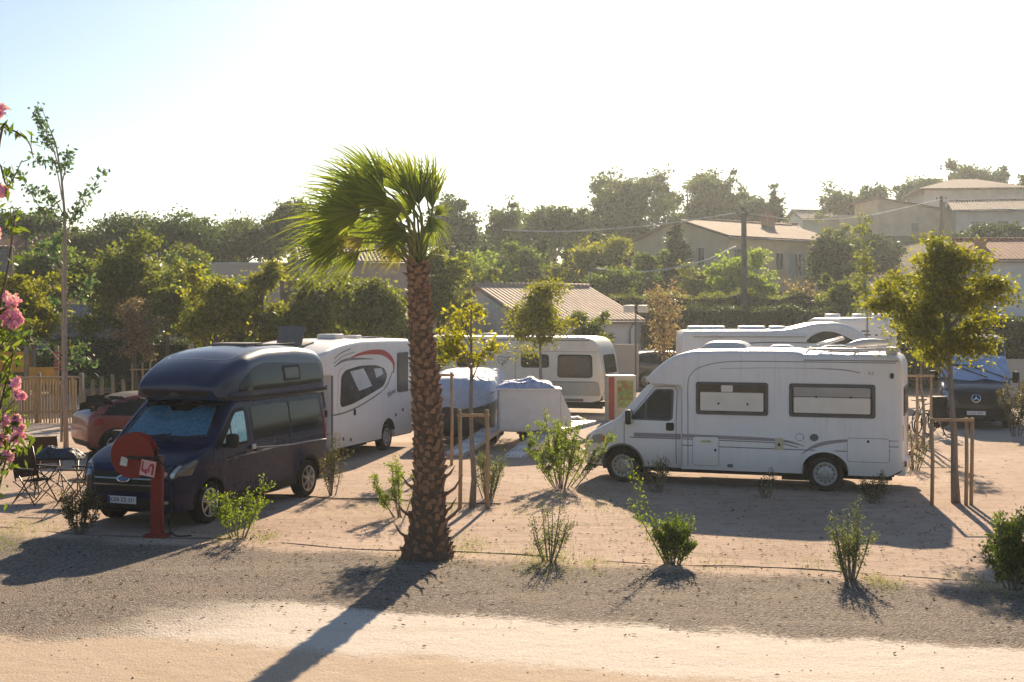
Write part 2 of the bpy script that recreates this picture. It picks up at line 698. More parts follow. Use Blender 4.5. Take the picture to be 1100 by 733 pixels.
def ground_mat():
    m, nt, out = nt_new('sandy_ground')
    tc = N(nt, 'ShaderNodeTexCoord')
    pos = tc.outputs['Object']
    X, Y, V = vcoord(nt, pos)
    c, h = sand_nodes(nt, pos)
    far = noise_n(nt, pos, .12, 6, .7)
    scrub = ramp(nt, far.outputs[0], [(.35, (.05, .055, .022)), (.6, (.14, .11, .06))]).outputs[0]
    c = mixc(nt, step_n(nt, Y, 52, 62), c, scrub)
    # compacted grey lane behind the first row of pitches
    wv = noise_n(nt, pos, .8, 4)
    y2 = math_n(nt, 'ADD', Y, math_n(nt, 'MULTIPLY', wv.outputs[0], 2.0))
    lane = math_n(nt, 'MULTIPLY', step_n(nt, y2, 35, 36.5), step_n(nt, y2, 56, 54))
    c = mixc(nt, math_n(nt, 'MULTIPLY', lane, .6), c, (.50, .42, .36))
    p = N(nt, 'ShaderNodeBsdfPrincipled', Roughness=.95)
    p.inputs['Specular IOR Level'].default_value = .15
    L(nt, c, p.inputs['Base Color'])
    b = N(nt, 'ShaderNodeBump', Strength=.9, Distance=.03)
    L(nt, h, b.inputs['Height'])
    L(nt, b.outputs[0], p.inputs['Normal'])
    L(nt, p.outputs[0], out.inputs[0])
    return m
def road_mat():
    m, nt, out = nt_new('gravel_track')
    tc = N(nt, 'ShaderNodeTexCoord')
    pos = tc.outputs['Object']
    X, Y, V = vcoord(nt, pos)
    sc, sh = sand_nodes(nt, pos)
    e1 = noise_n(nt, pos, .9, 6, .6)
    e2 = noise_n(nt, pos, 14, 4, .7)
    wob = math_n(nt, 'ADD', math_n(nt, 'MULTIPLY', math_n(nt, 'SUBTRACT', e1.outputs[0], .5), 1.3), math_n(nt, 'MULTIPLY', math_n(nt, 'SUBTRACT', e2.outputs[0], .5), .9))
    v2 = math_n(nt, 'ADD', V, wob)
    # dark gravel of mixed chips
    vo = N(nt, 'ShaderNodeTexVoronoi', Scale=40)
    vo.feature = 'F1'
    L(nt, pos, vo.inputs['Vector'])
    hs = nt.nodes.new('ShaderNodeSeparateColor')
    L(nt, vo.outputs['Color'], hs.inputs[0])
    grav = ramp(nt, hs.outputs[0], [(0, (.10, .08, .066)), (.35, (.17, .138, .115)), (.7, (.24, .198, .165)), (.93, (.31, .26, .215)), (1, (.42, .36, .30))]).outputs[0]
    nb1 = noise_n(nt, pos, 1.1, 6, .6)
    grav = mixc(nt, step_n(nt, nb1.outputs[0], .45, .75), grav, (.27, .21, .165))
    # wheel-worn streaks run along the track
    mp = N(nt, 'ShaderNodeMapping')
    mp.inputs['Rotation'].default_value = (0, 0, math.atan(.28))
    mp.inputs['Scale'].default_value = (.12, 1.6, 1)
    L(nt, pos, mp.inputs[0])
    st = noise_n(nt, mp.outputs[0], 1.6, 5, .6)
    grav = mixc(nt, math_n(nt, 'MULTIPLY', step_n(nt, st.outputs[0], .52, .70), .45), grav, (.36, .30, .25))
    n3 = noise_n(nt, pos, 45, 4, .7)
    pale = ramp(nt, n3.outputs[0], [(.32, (.44, .37, .30)), (.5, (.62, .545, .47)), (.7, (.72, .65, .57))]).outputs[0]
    pale = mixc(nt, math_n(nt, 'MULTIPLY', step_n(nt, st.outputs[0], .5, .68), .35), pale, (.50, .40, .30))
    orange = ramp(nt, n3.outputs[0], [(.3, (.35, .26, .18)), (.5, (.48, .37, .27)), (.7, (.58, .465, .36))]).outputs[0]
    orange = mixc(nt, step_n(nt, nb1.outputs[0], .5, .7), orange, (.45, .34, .24))
    xx = math_n(nt, 'ADD', X, math_n(nt, 'MULTIPLY', wob, 1.2))
    # the pale hard-packed wheel lane starts at the left of the palm's shadow
    pm = math_n(nt, 'MULTIPLY', step_n(nt, v2, 14.75, 14.35), step_n(nt, math_n(nt, 'SUBTRACT', xx, math_n(nt, 'MULTIPLY', V, .5)), -11.2, -9.6))
    c = mixc(nt, pm, grav, pale)
    om = step_n(nt, math_n(nt, 'SUBTRACT', v2, math_n(nt, 'MULTIPLY', step_n(nt, X, -6.5, -3.0), .55)), 12.25, 11.85)
    c = mixc(nt, om, c, orange)
    sm = step_n(nt, v2, 17.55, 17.95)
    c = mixc(nt, sm, c, sc)
    p = N(nt, 'ShaderNodeBsdfPrincipled', Roughness=.93)
    p.inputs['Specular IOR Level'].default_value = .2
    L(nt, c, p.inputs['Base Color'])
    gh = math_n(nt, 'MULTIPLY', vo.outputs['Distance'], -1.2)
    gm = math_n(nt, 'SUBTRACT', 1.0, math_n(nt, 'MAXIMUM', pm, math_n(nt, 'MAXIMUM', om, sm)))
    h = math_n(nt, 'ADD', math_n(nt, 'MULTIPLY', gh, math_n(nt, 'ADD', math_n(nt, 'MULTIPLY', gm, .9), .12)), math_n(nt, 'MULTIPLY', sh, .6))
    b = N(nt, 'ShaderNodeBump', Strength=.9, Distance=.03)
    L(nt, h, b.inputs['Height'])
    L(nt, b.outputs[0], p.inputs['Normal'])
    L(nt, p.outputs[0], out.inputs[0])
    return m

def grid_sheet(name, xs, ys, zf, m):
    bm = nb()
    vs = [[bm.verts.new((x, y, zf(x, y))) for x in xs] for y in ys]
    for j in range(len(ys) - 1):
        for i in range(len(xs) - 1):
            f = bm.faces.new((vs[j][i], vs[j][i + 1], vs[j + 1][i + 1], vs[j + 1][i]))
            f.smooth = True
    o = obj(name, bm, m)
    return tag(o, kind='structure')
xs = [-420, -300, -220, -170] + [x for x in range(-130, 131, 4)] + [170, 220, 300, 420]
ys = [-60, -20, 0, 15, 30, 45, 54] + [58 + 4 * i for i in range(36)] + [230, 280, 350, 450, 600]
grid_sheet('ground', xs, ys, terrain, ground_mat())
bm = nb()
vs = [bm.verts.new((u, v - .28 * u, .004)) for u, v in ((-40, -18), (40, -18), (40, 18.9), (-40, 18.9))]
bm.faces.new(vs)
tag(obj('gravel_road', bm, road_mat()), kind='structure')

# air between the camera and the hill
bm = nb()
box(bm, (0, 270, 20), (860, 680, 43))
hz = obj('haze', bm, [])
hm, nt, out = nt_new('warm_haze')
pv = nt.nodes.new('ShaderNodeVolumePrincipled')
pv.inputs['Color'].default_value = (.86, .94, 1.0, 1)
pv.inputs['Density'].default_value = HAZE_DENSITY
pv.inputs['Anisotropy'].default_value = .68
L(nt, pv.outputs[0], out.inputs['Volume'])
hz.data.materials.append(hm)
tag(hz, kind='stuff')

# ================================================================== VEHICLES
def weathered(name, col, rough=.3, low=.55):
    """white bodywork with faint vertical run-off streaks and road dirt low down"""
    m, nt, out = nt_new(name)
    tc = N(nt, 'ShaderNodeTexCoord')
    pos = tc.outputs['Object']
    p = N(nt, 'ShaderNodeBsdfPrincipled', Roughness=rough)
    p.inputs['Coat Weight'].default_value = .25
    mp = N(nt, 'ShaderNodeMapping')
    mp.inputs['Scale'].default_value = (7, 7, .35)
    L(nt, pos, mp.inputs[0])
    st = noise_n(nt, mp.outputs[0], 1.6, 6, .7)
    n2 = noise_n(nt, pos, 2.5, 6, .65)
    c = mixc(nt, math_n(nt, 'MULTIPLY', step_n(nt, st.outputs[0], .50, .72), .20), col, (.42, .36, .29))
    sx = nt.nodes.new('ShaderNodeSeparateXYZ')
    L(nt, pos, sx.inputs[0])
    z = math_n(nt, 'ADD', sx.outputs[2], math_n(nt, 'MULTIPLY', math_n(nt, 'SUBTRACT', n2.outputs[0], .5), .5))
    c = mixc(nt, math_n(nt, 'MULTIPLY', step_n(nt, z, low + .35, low - .25), .42), c, (.40, .33, .26))
    c = mixc(nt, math_n(nt, 'MULTIPLY', step_n(nt, n2.outputs[0], .45, .75), .12), c, (.5, .44, .36))
    L(nt, c, p.inputs['Base Color'])
    rr = N(nt, 'ShaderNodeMapRange')
    L(nt, n2.outputs[0], rr.inputs[0])
    rr.inputs[3].default_value = rough - .05
    rr.inputs[4].default_value = rough + .3
    L(nt, rr.outputs[0], p.inputs['Roughness'])
    L(nt, p.outputs[0], out.inputs[0])
    MATS[name] = m
    return m
WHITE = weathered('white_gelcoat', (.80, .765, .74))
WHITE2 = mat('white_van_paint', (.70, .70, .70), .35, var=.04, coat=.3, dust=.2)
CREAM = mat('cream_aluminium', (.66, .62, .55), .4, var=.05, dust=.12)
NAVY = mat('navy_metallic_paint', (.006, .011, .042), .26, .0, var=.2, coat=.05, dust=.0, spec=.2)
NAVY2 = mat('navy_gelcoat_sky_tint', (.008, .015, .055), .3, .0, var=.15, coat=.4, dust=.0, spec=.4)  # roof navy made lighter than the body to suggest sky reflection
GLASS = mat('dark_tinted_glass', (.006, .006, .007), .08, var=.1, coat=.03, dust=.0, spec=.28)
GLASSW = mat('smoked_acrylic_window', (.028, .020, .015), .12, var=.3, coat=.15, dust=.05, spec=.35)
BLACKP = mat('black_plastic', (.012, .012, .012), .6, dust=.04, spec=.3)
GREYP = mat('grey_plastic', (.13, .125, .125), .6, dust=.2)
SEAM = mat('dark_seam', (.05, .045, .045), .7)
CHROME = mat('chrome_trim', (.62, .61, .6), .18, .95)
LAMP = mat('headlight_lens', (.42, .44, .46), .12, .4, coat=1)
LAMPD = mat('headlight_dark', (.05, .055, .06), .15, .3, coat=1)
REDL = mat('red_lamp_lens', (.28, .012, .01), .25, coat=.6)
AMBER = mat('amber_lens', (.55, .17, .02), .3, coat=.4)
STRIPE = mat('taupe_stripe', (.30, .255, .265), .45, var=.05)
STRIPEG = mat('grey_swoosh', (.17, .155, .16), .45, var=.05)
REDS = mat('red_swoosh', (.42, .02, .018), .4)
BLIND = mat('cream_blind', (.80, .71, .60), .8, var=.05)
FRAMEG = mat('window_frame_grey', (.075, .068, .068), .5)
ALU = mat('aluminium', (.55, .55, .55), .35, .8, var=.08, dust=.1)
SHADE = None
def crinkle(name, c1, c2, bs=14):
    m, nt, out = nt_new(name)
    tc = N(nt, 'ShaderNodeTexCoord')
    n = noise_n(nt, tc.outputs['Object'], bs, 6, .65)
    v = N(nt, 'ShaderNodeTexVoronoi', Scale=bs * .7)
    v.feature = 'DISTANCE_TO_EDGE'
    L(nt, n.outputs['Color'], v.inputs['Vector'])
    L(nt, tc.outputs['Object'], v.inputs['Vector'])
    c = ramp(nt, n.outputs[0], [(.3, c1), (.7, c2)]).outputs[0]
    p = N(nt, 'ShaderNodeBsdfPrincipled', Roughness=.35, Metallic=.35)
    p.inputs['Coat Weight'].default_value = 1
    L(nt, c, p.inputs['Base Color'])
    b = N(nt, 'ShaderNodeBump', Strength=.9, Distance=.02)
    L(nt, math_n(nt, 'ADD', n.outputs[0], math_n(nt, 'MULTIPLY', v.outputs['Distance'], 2)), b.inputs['Height'])
    L(nt, b.outputs[0], p.inputs['Normal'])
    L(nt, p.outputs[0], out.inputs[0])
    return m
TURQ = crinkle('turquoise_foil_sunshade', (.10, .40, .50), (.34, .68, .76))

def nose(s, s0, d, k=.35):
    """plan rounding at the front: 1 behind d, down to 1-k at the tip"""
    t = (s - s0) / d
    return 1.0 if t >= 1 else 1 - k * (1 - math.sqrt(max(0, 1 - (1 - t) ** 2)))
def tail(s, s1, d, k=.1):
    t = (s1 - s) / d
    return 1.0 if t >= 1 else 1 - k * (1 - math.sqrt(max(0, 1 - (1 - t) ** 2)))
def side_pair(fn):
    for v in ('L', 'R'):
        fn(v)

def window(root, bvh, outline, inset, view='L', frame=FRAMEG, pane=GLASSW, name='window', off=.018):
    o = panel(name, frame, root, bvh, outline, view, off, .03)
    cu = sum(p[0] for p in outline) / len(outline)
    cv = sum(p[1] for p in outline) / len(outline)
    w_ = max(p[0] for p in outline) - min(p[0] for p in outline)
    h_ = max(p[1] for p in outline) - min(p[1] for p in outline)
    inn = [(cu + (u - cu) * (1 - 2 * inset / w_), cv + (v - cv) * (1 - 2 * inset / h_)) for u, v in outline]
    q = panel('pane', pane, o, bvh, inn, view, off + .006, .012)
    return o, inn

def ducato_cab(root, m, dark_glass=GLASSW, W0=1.0):
    """the front of a coachbuilt motorhome: short sloping bonnet, raked windscreen"""
    zt = cur([(-.86, .72), (-.82, .86), (-.70, .98), (-.5, 1.09), (-.14, 1.28), (-.10, 1.31), (.05, 1.48), (.3, 1.76), (.5, 1.97), (.62, 2.02), (1.25, 2.06)])
    zb = pl([(-.86, .42), (-.80, .30), (1.25, .30)])
    def wf(s, z):
        b = W0 * nose(s, -.86, .65, .30)
        return b * (1 - .17 * max(0, (z - 1.2) / .85) ** 1.2) * (1 - .05 * max(0, (.6 - z) / .3))
    bv = body('cab', m, root, -.86, 1.25, zb, zt, wf, [(0, .41, .34)], DARK, r=.09, step=.05, extra=(-.82, -.14, -.1))
    # windscreen, wipers, bonnet line, grille, bumper
    ws = panel('windscreen', dark_glass, root, bv, rpoly([(-.86, 1.345), (.86, 1.345), (.72, 1.93), (-.72, 1.93)], .09), 'F', .008, .02)
    for y in (-.25, .45):
        bm = nb()
        tube(bm, [(.13, y, 1.36), (.05, y - .3, 1.42), (-.02, y - .55, 1.5)], .012, 6)
        obj('wiper', bm, BLACKP, root)
    panel('grille', BLACKP, root, bv, rpoly([(-.42, .74), (.42, .74), (.38, .86), (-.38, .86)], .03), 'F', .01, .02)
    panel('front_bumper', GREYP if m is not WHITE else m, root, bv, rpoly([(-.93, .34), (.93, .34), (.95, .62), (-.95, .62)], .05), 'F', .03, .06)
    for sy in (-1, 1):
        h = panel('headlight', LAMP, root, bv, rpoly([(sy * .52, .75), (sy * .86, .77), (sy * .90, .95), (sy * .56, .90)], .03), 'F', .012, .03)
    for vw in ('L', 'R'):
        hl = panel('headlight', LAMP, root, bv, rpoly([(-.72, .77), (-.44, .77), (-.42, .97), (-.62, .93)], .03), vw, .012, .03)
        panel('indicator', AMBER, root, bv, rpoly([(-.43, .80), (-.36, .81), (-.36, .92), (-.42, .94)], .02), vw, .01, .02)
        # door seams
        dr = [(.04, .42), (.04, 1.2), (.2, 1.38), (.52, 1.78), (.64, 1.93), (1.05, 1.95), (1.10, 1.85), (1.10, .42)]
        panel('door_seam', SEAM, root, bv, ribbon([Vector(p) for p in dr], .012), vw, .004, .008)
        panel('door_window', FRAMEG, root, bv, rpoly([(.14, 1.27), (.66, 1.89), (1.03, 1.89), (1.03, 1.30), (.95, 1.26)], .06), vw, .008, .015)
        panel('door_glass', dark_glass, root, bv, rpoly([(.20, 1.30), (.46, 1.61), (.46, 1.30)], .03), vw, .014, .01)
        panel('door_glass', dark_glass, root, bv, rpoly([(.50, 1.30), (.50, 1.66), (.68, 1.86), (.99, 1.86), (.99, 1.32), (.94, 1.30)], .05), vw, .014, .01)
        panel('door_handle', BLACKP, root, bv, rrect(.90, 1.06, 1.07, 1.23, .03), vw, .02, .03)
        panel('wheel_arch_trim', BLACKP if m is not WHITE else GREYP, root, bv,
              ribbon([(.43 * math.cos(R(a)), .34 + .43 * math.sin(R(a))) for a in range(0, 181, 10)], .035), vw, .012, .02)
        sg = 1 if vw == 'L' else -1
        bm = nb()
        box(bm, (-.17, sg * 1.13, 1.33), (.13, .20, .30), None, .05)
        mi = obj('wing_mirror', bm, BLACKP, root, 40)
        bm = nb()
        tube(bm, [(-.20, sg * .93, 1.26), (-.18, sg * 1.06, 1.28)], .035, 8)
        box(bm, (-.236, sg * 1.13, 1.33), (.006, .16, .25), None, .002, 1)
        obj('mirror_glass', bm, [BLACKP, CHROME], mi, 40)
    return bv

def shell(root, name, m, s_front, s_back, top, cap_s, cap_z, front_pts, hw=1.1, zb0=.30, rear_arch=4.05, track=.95, topback=None):
    """habitation body with an overcab cap; returns its surface"""
    tb = topback if topback is not None else top
    zt = cur(front_pts + [(s_back - .6, tb), (s_back - .16, tb - .01), (s_back - .05, tb - .07), (s_back, tb - .22)])
    zb = pl([(cap_s, cap_z + .10), (cap_s + .12, cap_z), (s_front - .002, cap_z - .02), (s_front, zb0), (s_back - .25, zb0), (s_back, zb0 + .14)])
    def wf(s, z):
        if s < s_front:
            t = max(0, min(1, (s - cap_s) / (s_front - cap_s)))
            return hw * (.80 + .20 * math.sin(t * PI / 2))
        return hw * tail(s, s_back, .12, .05)
    bv = body(name, m, root, cap_s, s_back, zb, zt, wf, [(rear_arch, .43, .34)], DARK, r=.10, step=.07, extra=(s_front - .002, s_front, cap_s + .12))
    return bv

def chassis(root, s0, s1, z=.22, arches=(0, 4.0)):
    bm = nb()
    for y in (-.5, .5):
        box(bm, (-(s0 + s1) / 2, y, z + .06), (s1 - s0, .1, .16))
    box(bm, (-(s0 + s1) / 2, 0, z + .1), (s1 - s0 - .4, 1.6, .06))
    box(bm, (-(s0 * .3 + s1 * .7), .2, z), (.9, .5, .2))
    tube(bm, [(-s0 - .3, -.3, z), (-s1 + .3, -.3, z), (-s1, -.3, z - .02)], .035, 8)
    for s in arches:
        box(bm, (-s, 0, .52), (.95, 1.46, .56))
    obj('chassis', bm, DARK, root)

def roof_box(root, name, s, y, z, ls, ly, h, m=WHITE, bev=.03, ry=0):
    bm = nb()
    box(bm, (0, 0, h / 2), (ls, ly, h), Matrix.Rotation(ry, 3, 'Y') if ry else None, bev)
    return obj(name, bm, m, root, 40, loc=(-s, y, z))

# ---------------------------------------------------------------- A: the white coachbuilt motorhome on the right
hd = math.atan2(1.32, -3.78)
A = thing('motorhome', 'long white motorhome with two wide side windows parked broadside on the right', 'motorhome', (2.55, 27.2, 0), hd)
bvc = ducato_cab(A, WHITE)
bvs = shell(A, 'habitation_shell', WHITE, 1.22, 5.42, 2.66, .46, 1.98,
            [(.46, 2.10), (.56, 2.20), (.8, 2.40), (1.1, 2.575), (1.5, 2.66), (2.2, 2.68), (3.2, 2.685), (3.5, 2.66), (3.6, 2.62)], topback=2.62, rear_arch=4.0)
for s in (0, 4.0):
    for y in (-.96, .96):
        wheel(A, s, y * (.93 if s == 0 else 1), .335, .2)
chassis(A, -.3, 5.2)
for vw in ('L', 'R'):
    for a, b in ((1.52, 2.93), (3.33, 4.93)):
        fr, inn = window(A, bvs, rrect(a, b, 1.42, 2.06, .05), .055, vw, FRAMEG, GLASSW)
        zmid = 1.86 if a < 2 else 1.80
        panel('blind', BLIND, fr, bvs, rrect(a + .09, b - .09, 1.50, zmid, .02), vw, .027, .004)
        if a > 2:
            panel('blind', mat('grey_blind', (.42, .38, .34), .8), fr, bvs, rrect(a + .09, b - .09, 1.815, 1.99, .02), vw, .027, .004)
        else:
            panel('blind', BLIND, fr, bvs, rrect(2.02, 2.25, 1.87, 2.0, .02), vw, .027, .004)
        for k in (.32, .72):
            panel('window_catch', BLACKP, fr, bvs, rrect(a + (b - a) * k - .018, a + (b - a) * k + .018, zmid - .24 if a < 2 else 1.79, zmid - .2 if a < 2 else 1.83, .01), vw, .04, .02)
    # contour lines and stripes
    panel('contour_line', STRIPE, A, bvs, ribbon(spline([(1.36, .32), (1.36, 1.4), (1.36, 2.0), (1.42, 2.2), (1.62, 2.35), (2.1, 2.455), (3.0, 2.475), (5.30, 2.47)], 5), .018), vw, .004, .006)
    panel('contour_line', STRIPE, A, bvs, ribbon(spline([(2.0, 2.32), (3.0, 2.35), (4.2, 2.34), (4.65, 2.28)], 5), [.008] * 9 + [.02] * 7), vw, .004, .006)
    panel('stripe', STRIPE, A, bvc, rrect(.24, 1.2, .93, 1.01, .01), vw, .004, .006)
    panel('stripe', STRIPEG, A, bvc, rrect(.16, 1.2, .905, .925, .005), vw, .005, .006)
    panel('stripe', STRIPE, A, bvs, ribbon(spline([(1.24, .985), (2.4, .975), (3.2, .95), (3.62, .86)], 5), [.07] * 6 + [.07, .065, .06, .055, .05, .045, .04, .03, .02, .01]), vw, .004, .006)
    panel('stripe', STRIPEG, A, bvs, ribbon(spline([(1.24, .925), (2.4, .915), (3.1, .90), (3.5, .83)], 5), .018), vw, .005, .006)
    panel('stripe', STRIPEG, A, bvs, ribbon(spline([(1.24, .80), (2.6, .79), (4.6, .79), (5.2, .82)], 5), .018), vw, .005, .006)
    panel('swoosh', STRIPE, A, bvs, ribbon(spline([(3.55, .70), (3.78, .85), (4.1, .95), (4.6, 1.0), (5.35, 1.01)], 5), [.012, .02, .03, .04, .05, .06, .07, .07, .07, .07, .07, .06, .06, .05, .05, .04, .04, .03, .03, .02, .01]), vw, .004, .006)
    panel('swoosh', STRIPEG, A, bvs, ribbon(spline([(4.55, .93), (4.8, .90), (5.35, .90)], 5), .016), vw, .005, .006)
    # lockers and fittings
    for (a, b, z0, z1) in ((1.46, 1.97, .42, .98), (4.42, 5.18, .60, 1.04)):
        d = panel('locker_door', WHITE, A, bvs, rrect(a, b, z0, z1, .05), vw, .012, .02)
        panel('locker_seal', SEAM, d, bvs, ribbon([Vector(p) for p in rrect(a, b, z0, z1, .05)] + [Vector(rrect(a, b, z0, z1, .05)[0])], .014), vw, .008, .012)
        panel('lock', BLACKP, d, bvs, rrect((a + b) / 2 + (.19 if a < 2 else 0) - .02, (a + b) / 2 + (.19 if a < 2 else 0) + .02, (z0 + z1) / 2 + .06 * (a > 2) + .08 * (a > 2), (z0 + z1) / 2 + .05 + .08 * (a > 2) + .06 * (a > 2), .01), vw, .02, .02)
    panel('sticker', mat('yellow_sticker', (.5, .45, .16), .5), A, bvs, rrect(1.62, 1.82, .87, .91, .01), vw, .018, .004)
    panel('water_filler', mat('beige_filler_cap', (.60, .50, .33), .5), A, bvs, rrect(3.06, 3.22, .78, 1.0, .02), vw, .03, .04)
    panel('lock', BLACKP, A, bvs, rrect(3.12, 3.165, .85, .90, .015), vw, .04, .02)
    for u in (3.53, 3.80):
        panel('vent_cap', GREYP if u > 3.6 else WHITE, A, bvs, rrect(u - .07, u + .07, .97, 1.09, .055), vw, .022, .03)
        panel('vent_rim', SEAM, A, bvs, ribbon([(u + .075 * math.cos(R(q)), 1.03 + .065 * math.sin(R(q))) for q in range(0, 361, 30)], .012), vw, .012, .02)
    panel('outlet', GREYP, A, bvs, rrect(2.14, 2.25, .40, .46, .02), vw, .02, .03)
    panel('marker_light', BLACKP, A, bvs, rrect(5.20, 5.26, 2.18, 2.28, .02), vw, .03, .04)
    panel('wheel_arch_trim', WHITE, A, bvs, ribbon([(4.0 + .50 * math.cos(R(a)), .32 + .47 * math.sin(R(a))) for a in range(4, 177, 9)], .06), vw, .03, .04)
    panel('body_seam', SEAM, A, bvs, rrect(1.235, 1.245, .32, 1.95, .003), vw, .003, .004)
    panel('drip_rail', GREYP, A, bvs, rrect(3.6, 5.34, 2.50, 2.515, .005), vw, .02, .02)
text(A, 'EUROCULA', .115, GREYP, (-.72, .986, .835), (R(90), 0, R(180)))
text(A, '5.5', .08, GREYP, (-4.85, 1.108, 2.27), (R(90), 0, R(180)))
# rear: bumper, lamps, window
bm = nb()
box(bm, (-5.38, 0, .46), (.2, 2.1, .22), None, .05)
obj('rear_bumper', bm, WHITE, A, 40)
for y in (-.96, .96):
    roof_box(A, 'tail_light', 5.47, y, .52, .05, .16, .12, REDL, .015)
    roof_box(A, 'tail_light', 5.41, y, 1.0, .04, .12, .3, REDL, .015)
window(A, bvs, rrect(-.7, .7, 1.45, 2.0, .06), .05, 'B')
# roof: domes, skylights, rails, ladder lying on the rack
def dome(root, s, y, z, ls, ly, h, m=WHITE, name='roof_dome'):
    bm = nb()
    n = 12
    vs = []
    for i in range(n + 1):
        row = []
        for j in range(n + 1):
            u, v = i / n * 2 - 1, j / n * 2 - 1
            k = (1 - abs(u) ** 4) * (1 - abs(v) ** 4)
            row.append(bm.verts.new((u * ls / 2, v * ly / 2, h * k ** .6)))
        vs.append(row)
    for i in range(n):
        for j in range(n):
            bm.faces.new((vs[i][j], vs[i + 1][j], vs[i + 1][j + 1], vs[i][j + 1]))
    r = bmesh.ops.extrude_edge_only(bm, edges=[e for e in bm.edges if e.is_boundary])
    bmesh.ops.translate(bm, vec=(0, 0, -.05), verts=[g for g in r['geom'] if isinstance(g, bmesh.types.BMVert)])
    return obj(name, bm, m, root, 50, loc=(-s, y, z))
dome(A, 1.95, 0, 2.69, .95, .9, .16)
dome(A, 3.0, -.35, 2.69, .5, .5, .08, name='roof_vent')
for y in (-.92, .92):
    bm = nb()
    tube(bm, [(-3.62, y, 2.62), (-3.70, y, 2.72), (-5.22, y, 2.72), (-5.30, y, 2.62)], .018, 8)
    for s in (4.1, 4.6, 5.0):
        tube(bm, [(-s, y, 2.6), (-s, y, 2.72)], .014, 6)
    obj('roof_rail', bm, ALU, A)
for s in (3.85, 4.5, 5.12):
    roof_box(A, 'cross_bar', s, 0, 2.70, .05, 1.9, .03, ALU, .01)
roof_box(A, 'solar_panel', 4.3, -.3, 2.735, .8, 1.1, .03, mat('solar_glass', (.012, .014, .03), .1, .2, coat=1), .005)
roof_box(A, 'roof_vent', 5.2, .62, 2.60, .22, .3, .16, WHITE, .03)
bm = nb()
tube(bm, [(-3.62, .55, 2.74), (-4.25, .35, 2.93)], .03, 8)
tube(bm, [(-3.72, .68, 2.73), (-4.30, .48, 2.92)], .03, 8)
for k in range(5):
    t = k / 4
    tube(bm, [(-3.62 - .63 * t, .55 - .2 * t, 2.74 + .19 * t), (-3.72 - .58 * t, .68 - .2 * t, 2.73 + .19 * t)], .015, 6)
lad = obj('folding_ladder', bm, WHITE2)
lad.matrix_world = Matrix.Translation((2.55, 27.2, 0)) @ Matrix.Rotation(hd, 4, 'Z')
tag(lad, 'short white ladder propped up on the roof rack of the broadside motorhome', 'ladder')
bm = nb()
for i, (a, b) in enumerate((((-4.35, .75, 2.77), (-5.2, .55, 2.86)),)):
    pts = [Vector(a).lerp(Vector(b), t / 8) + Vector((0, 0, .05 * math.sin(t / 8 * PI))) for t in range(9)]
    tube(bm, pts, [.03, .07, .10, .11, .11, .10, .08, .06, .03], 10)
for v in bm.verts:
    v.co.z = 2.80 + (v.co.z - 2.80) * .7
o = obj('surfboard', bm, WHITE2)
o.matrix_world = lad.matrix_world.copy()
tag(o, 'slim white board strapped on the roof rack behind the ladder', 'surfboard')

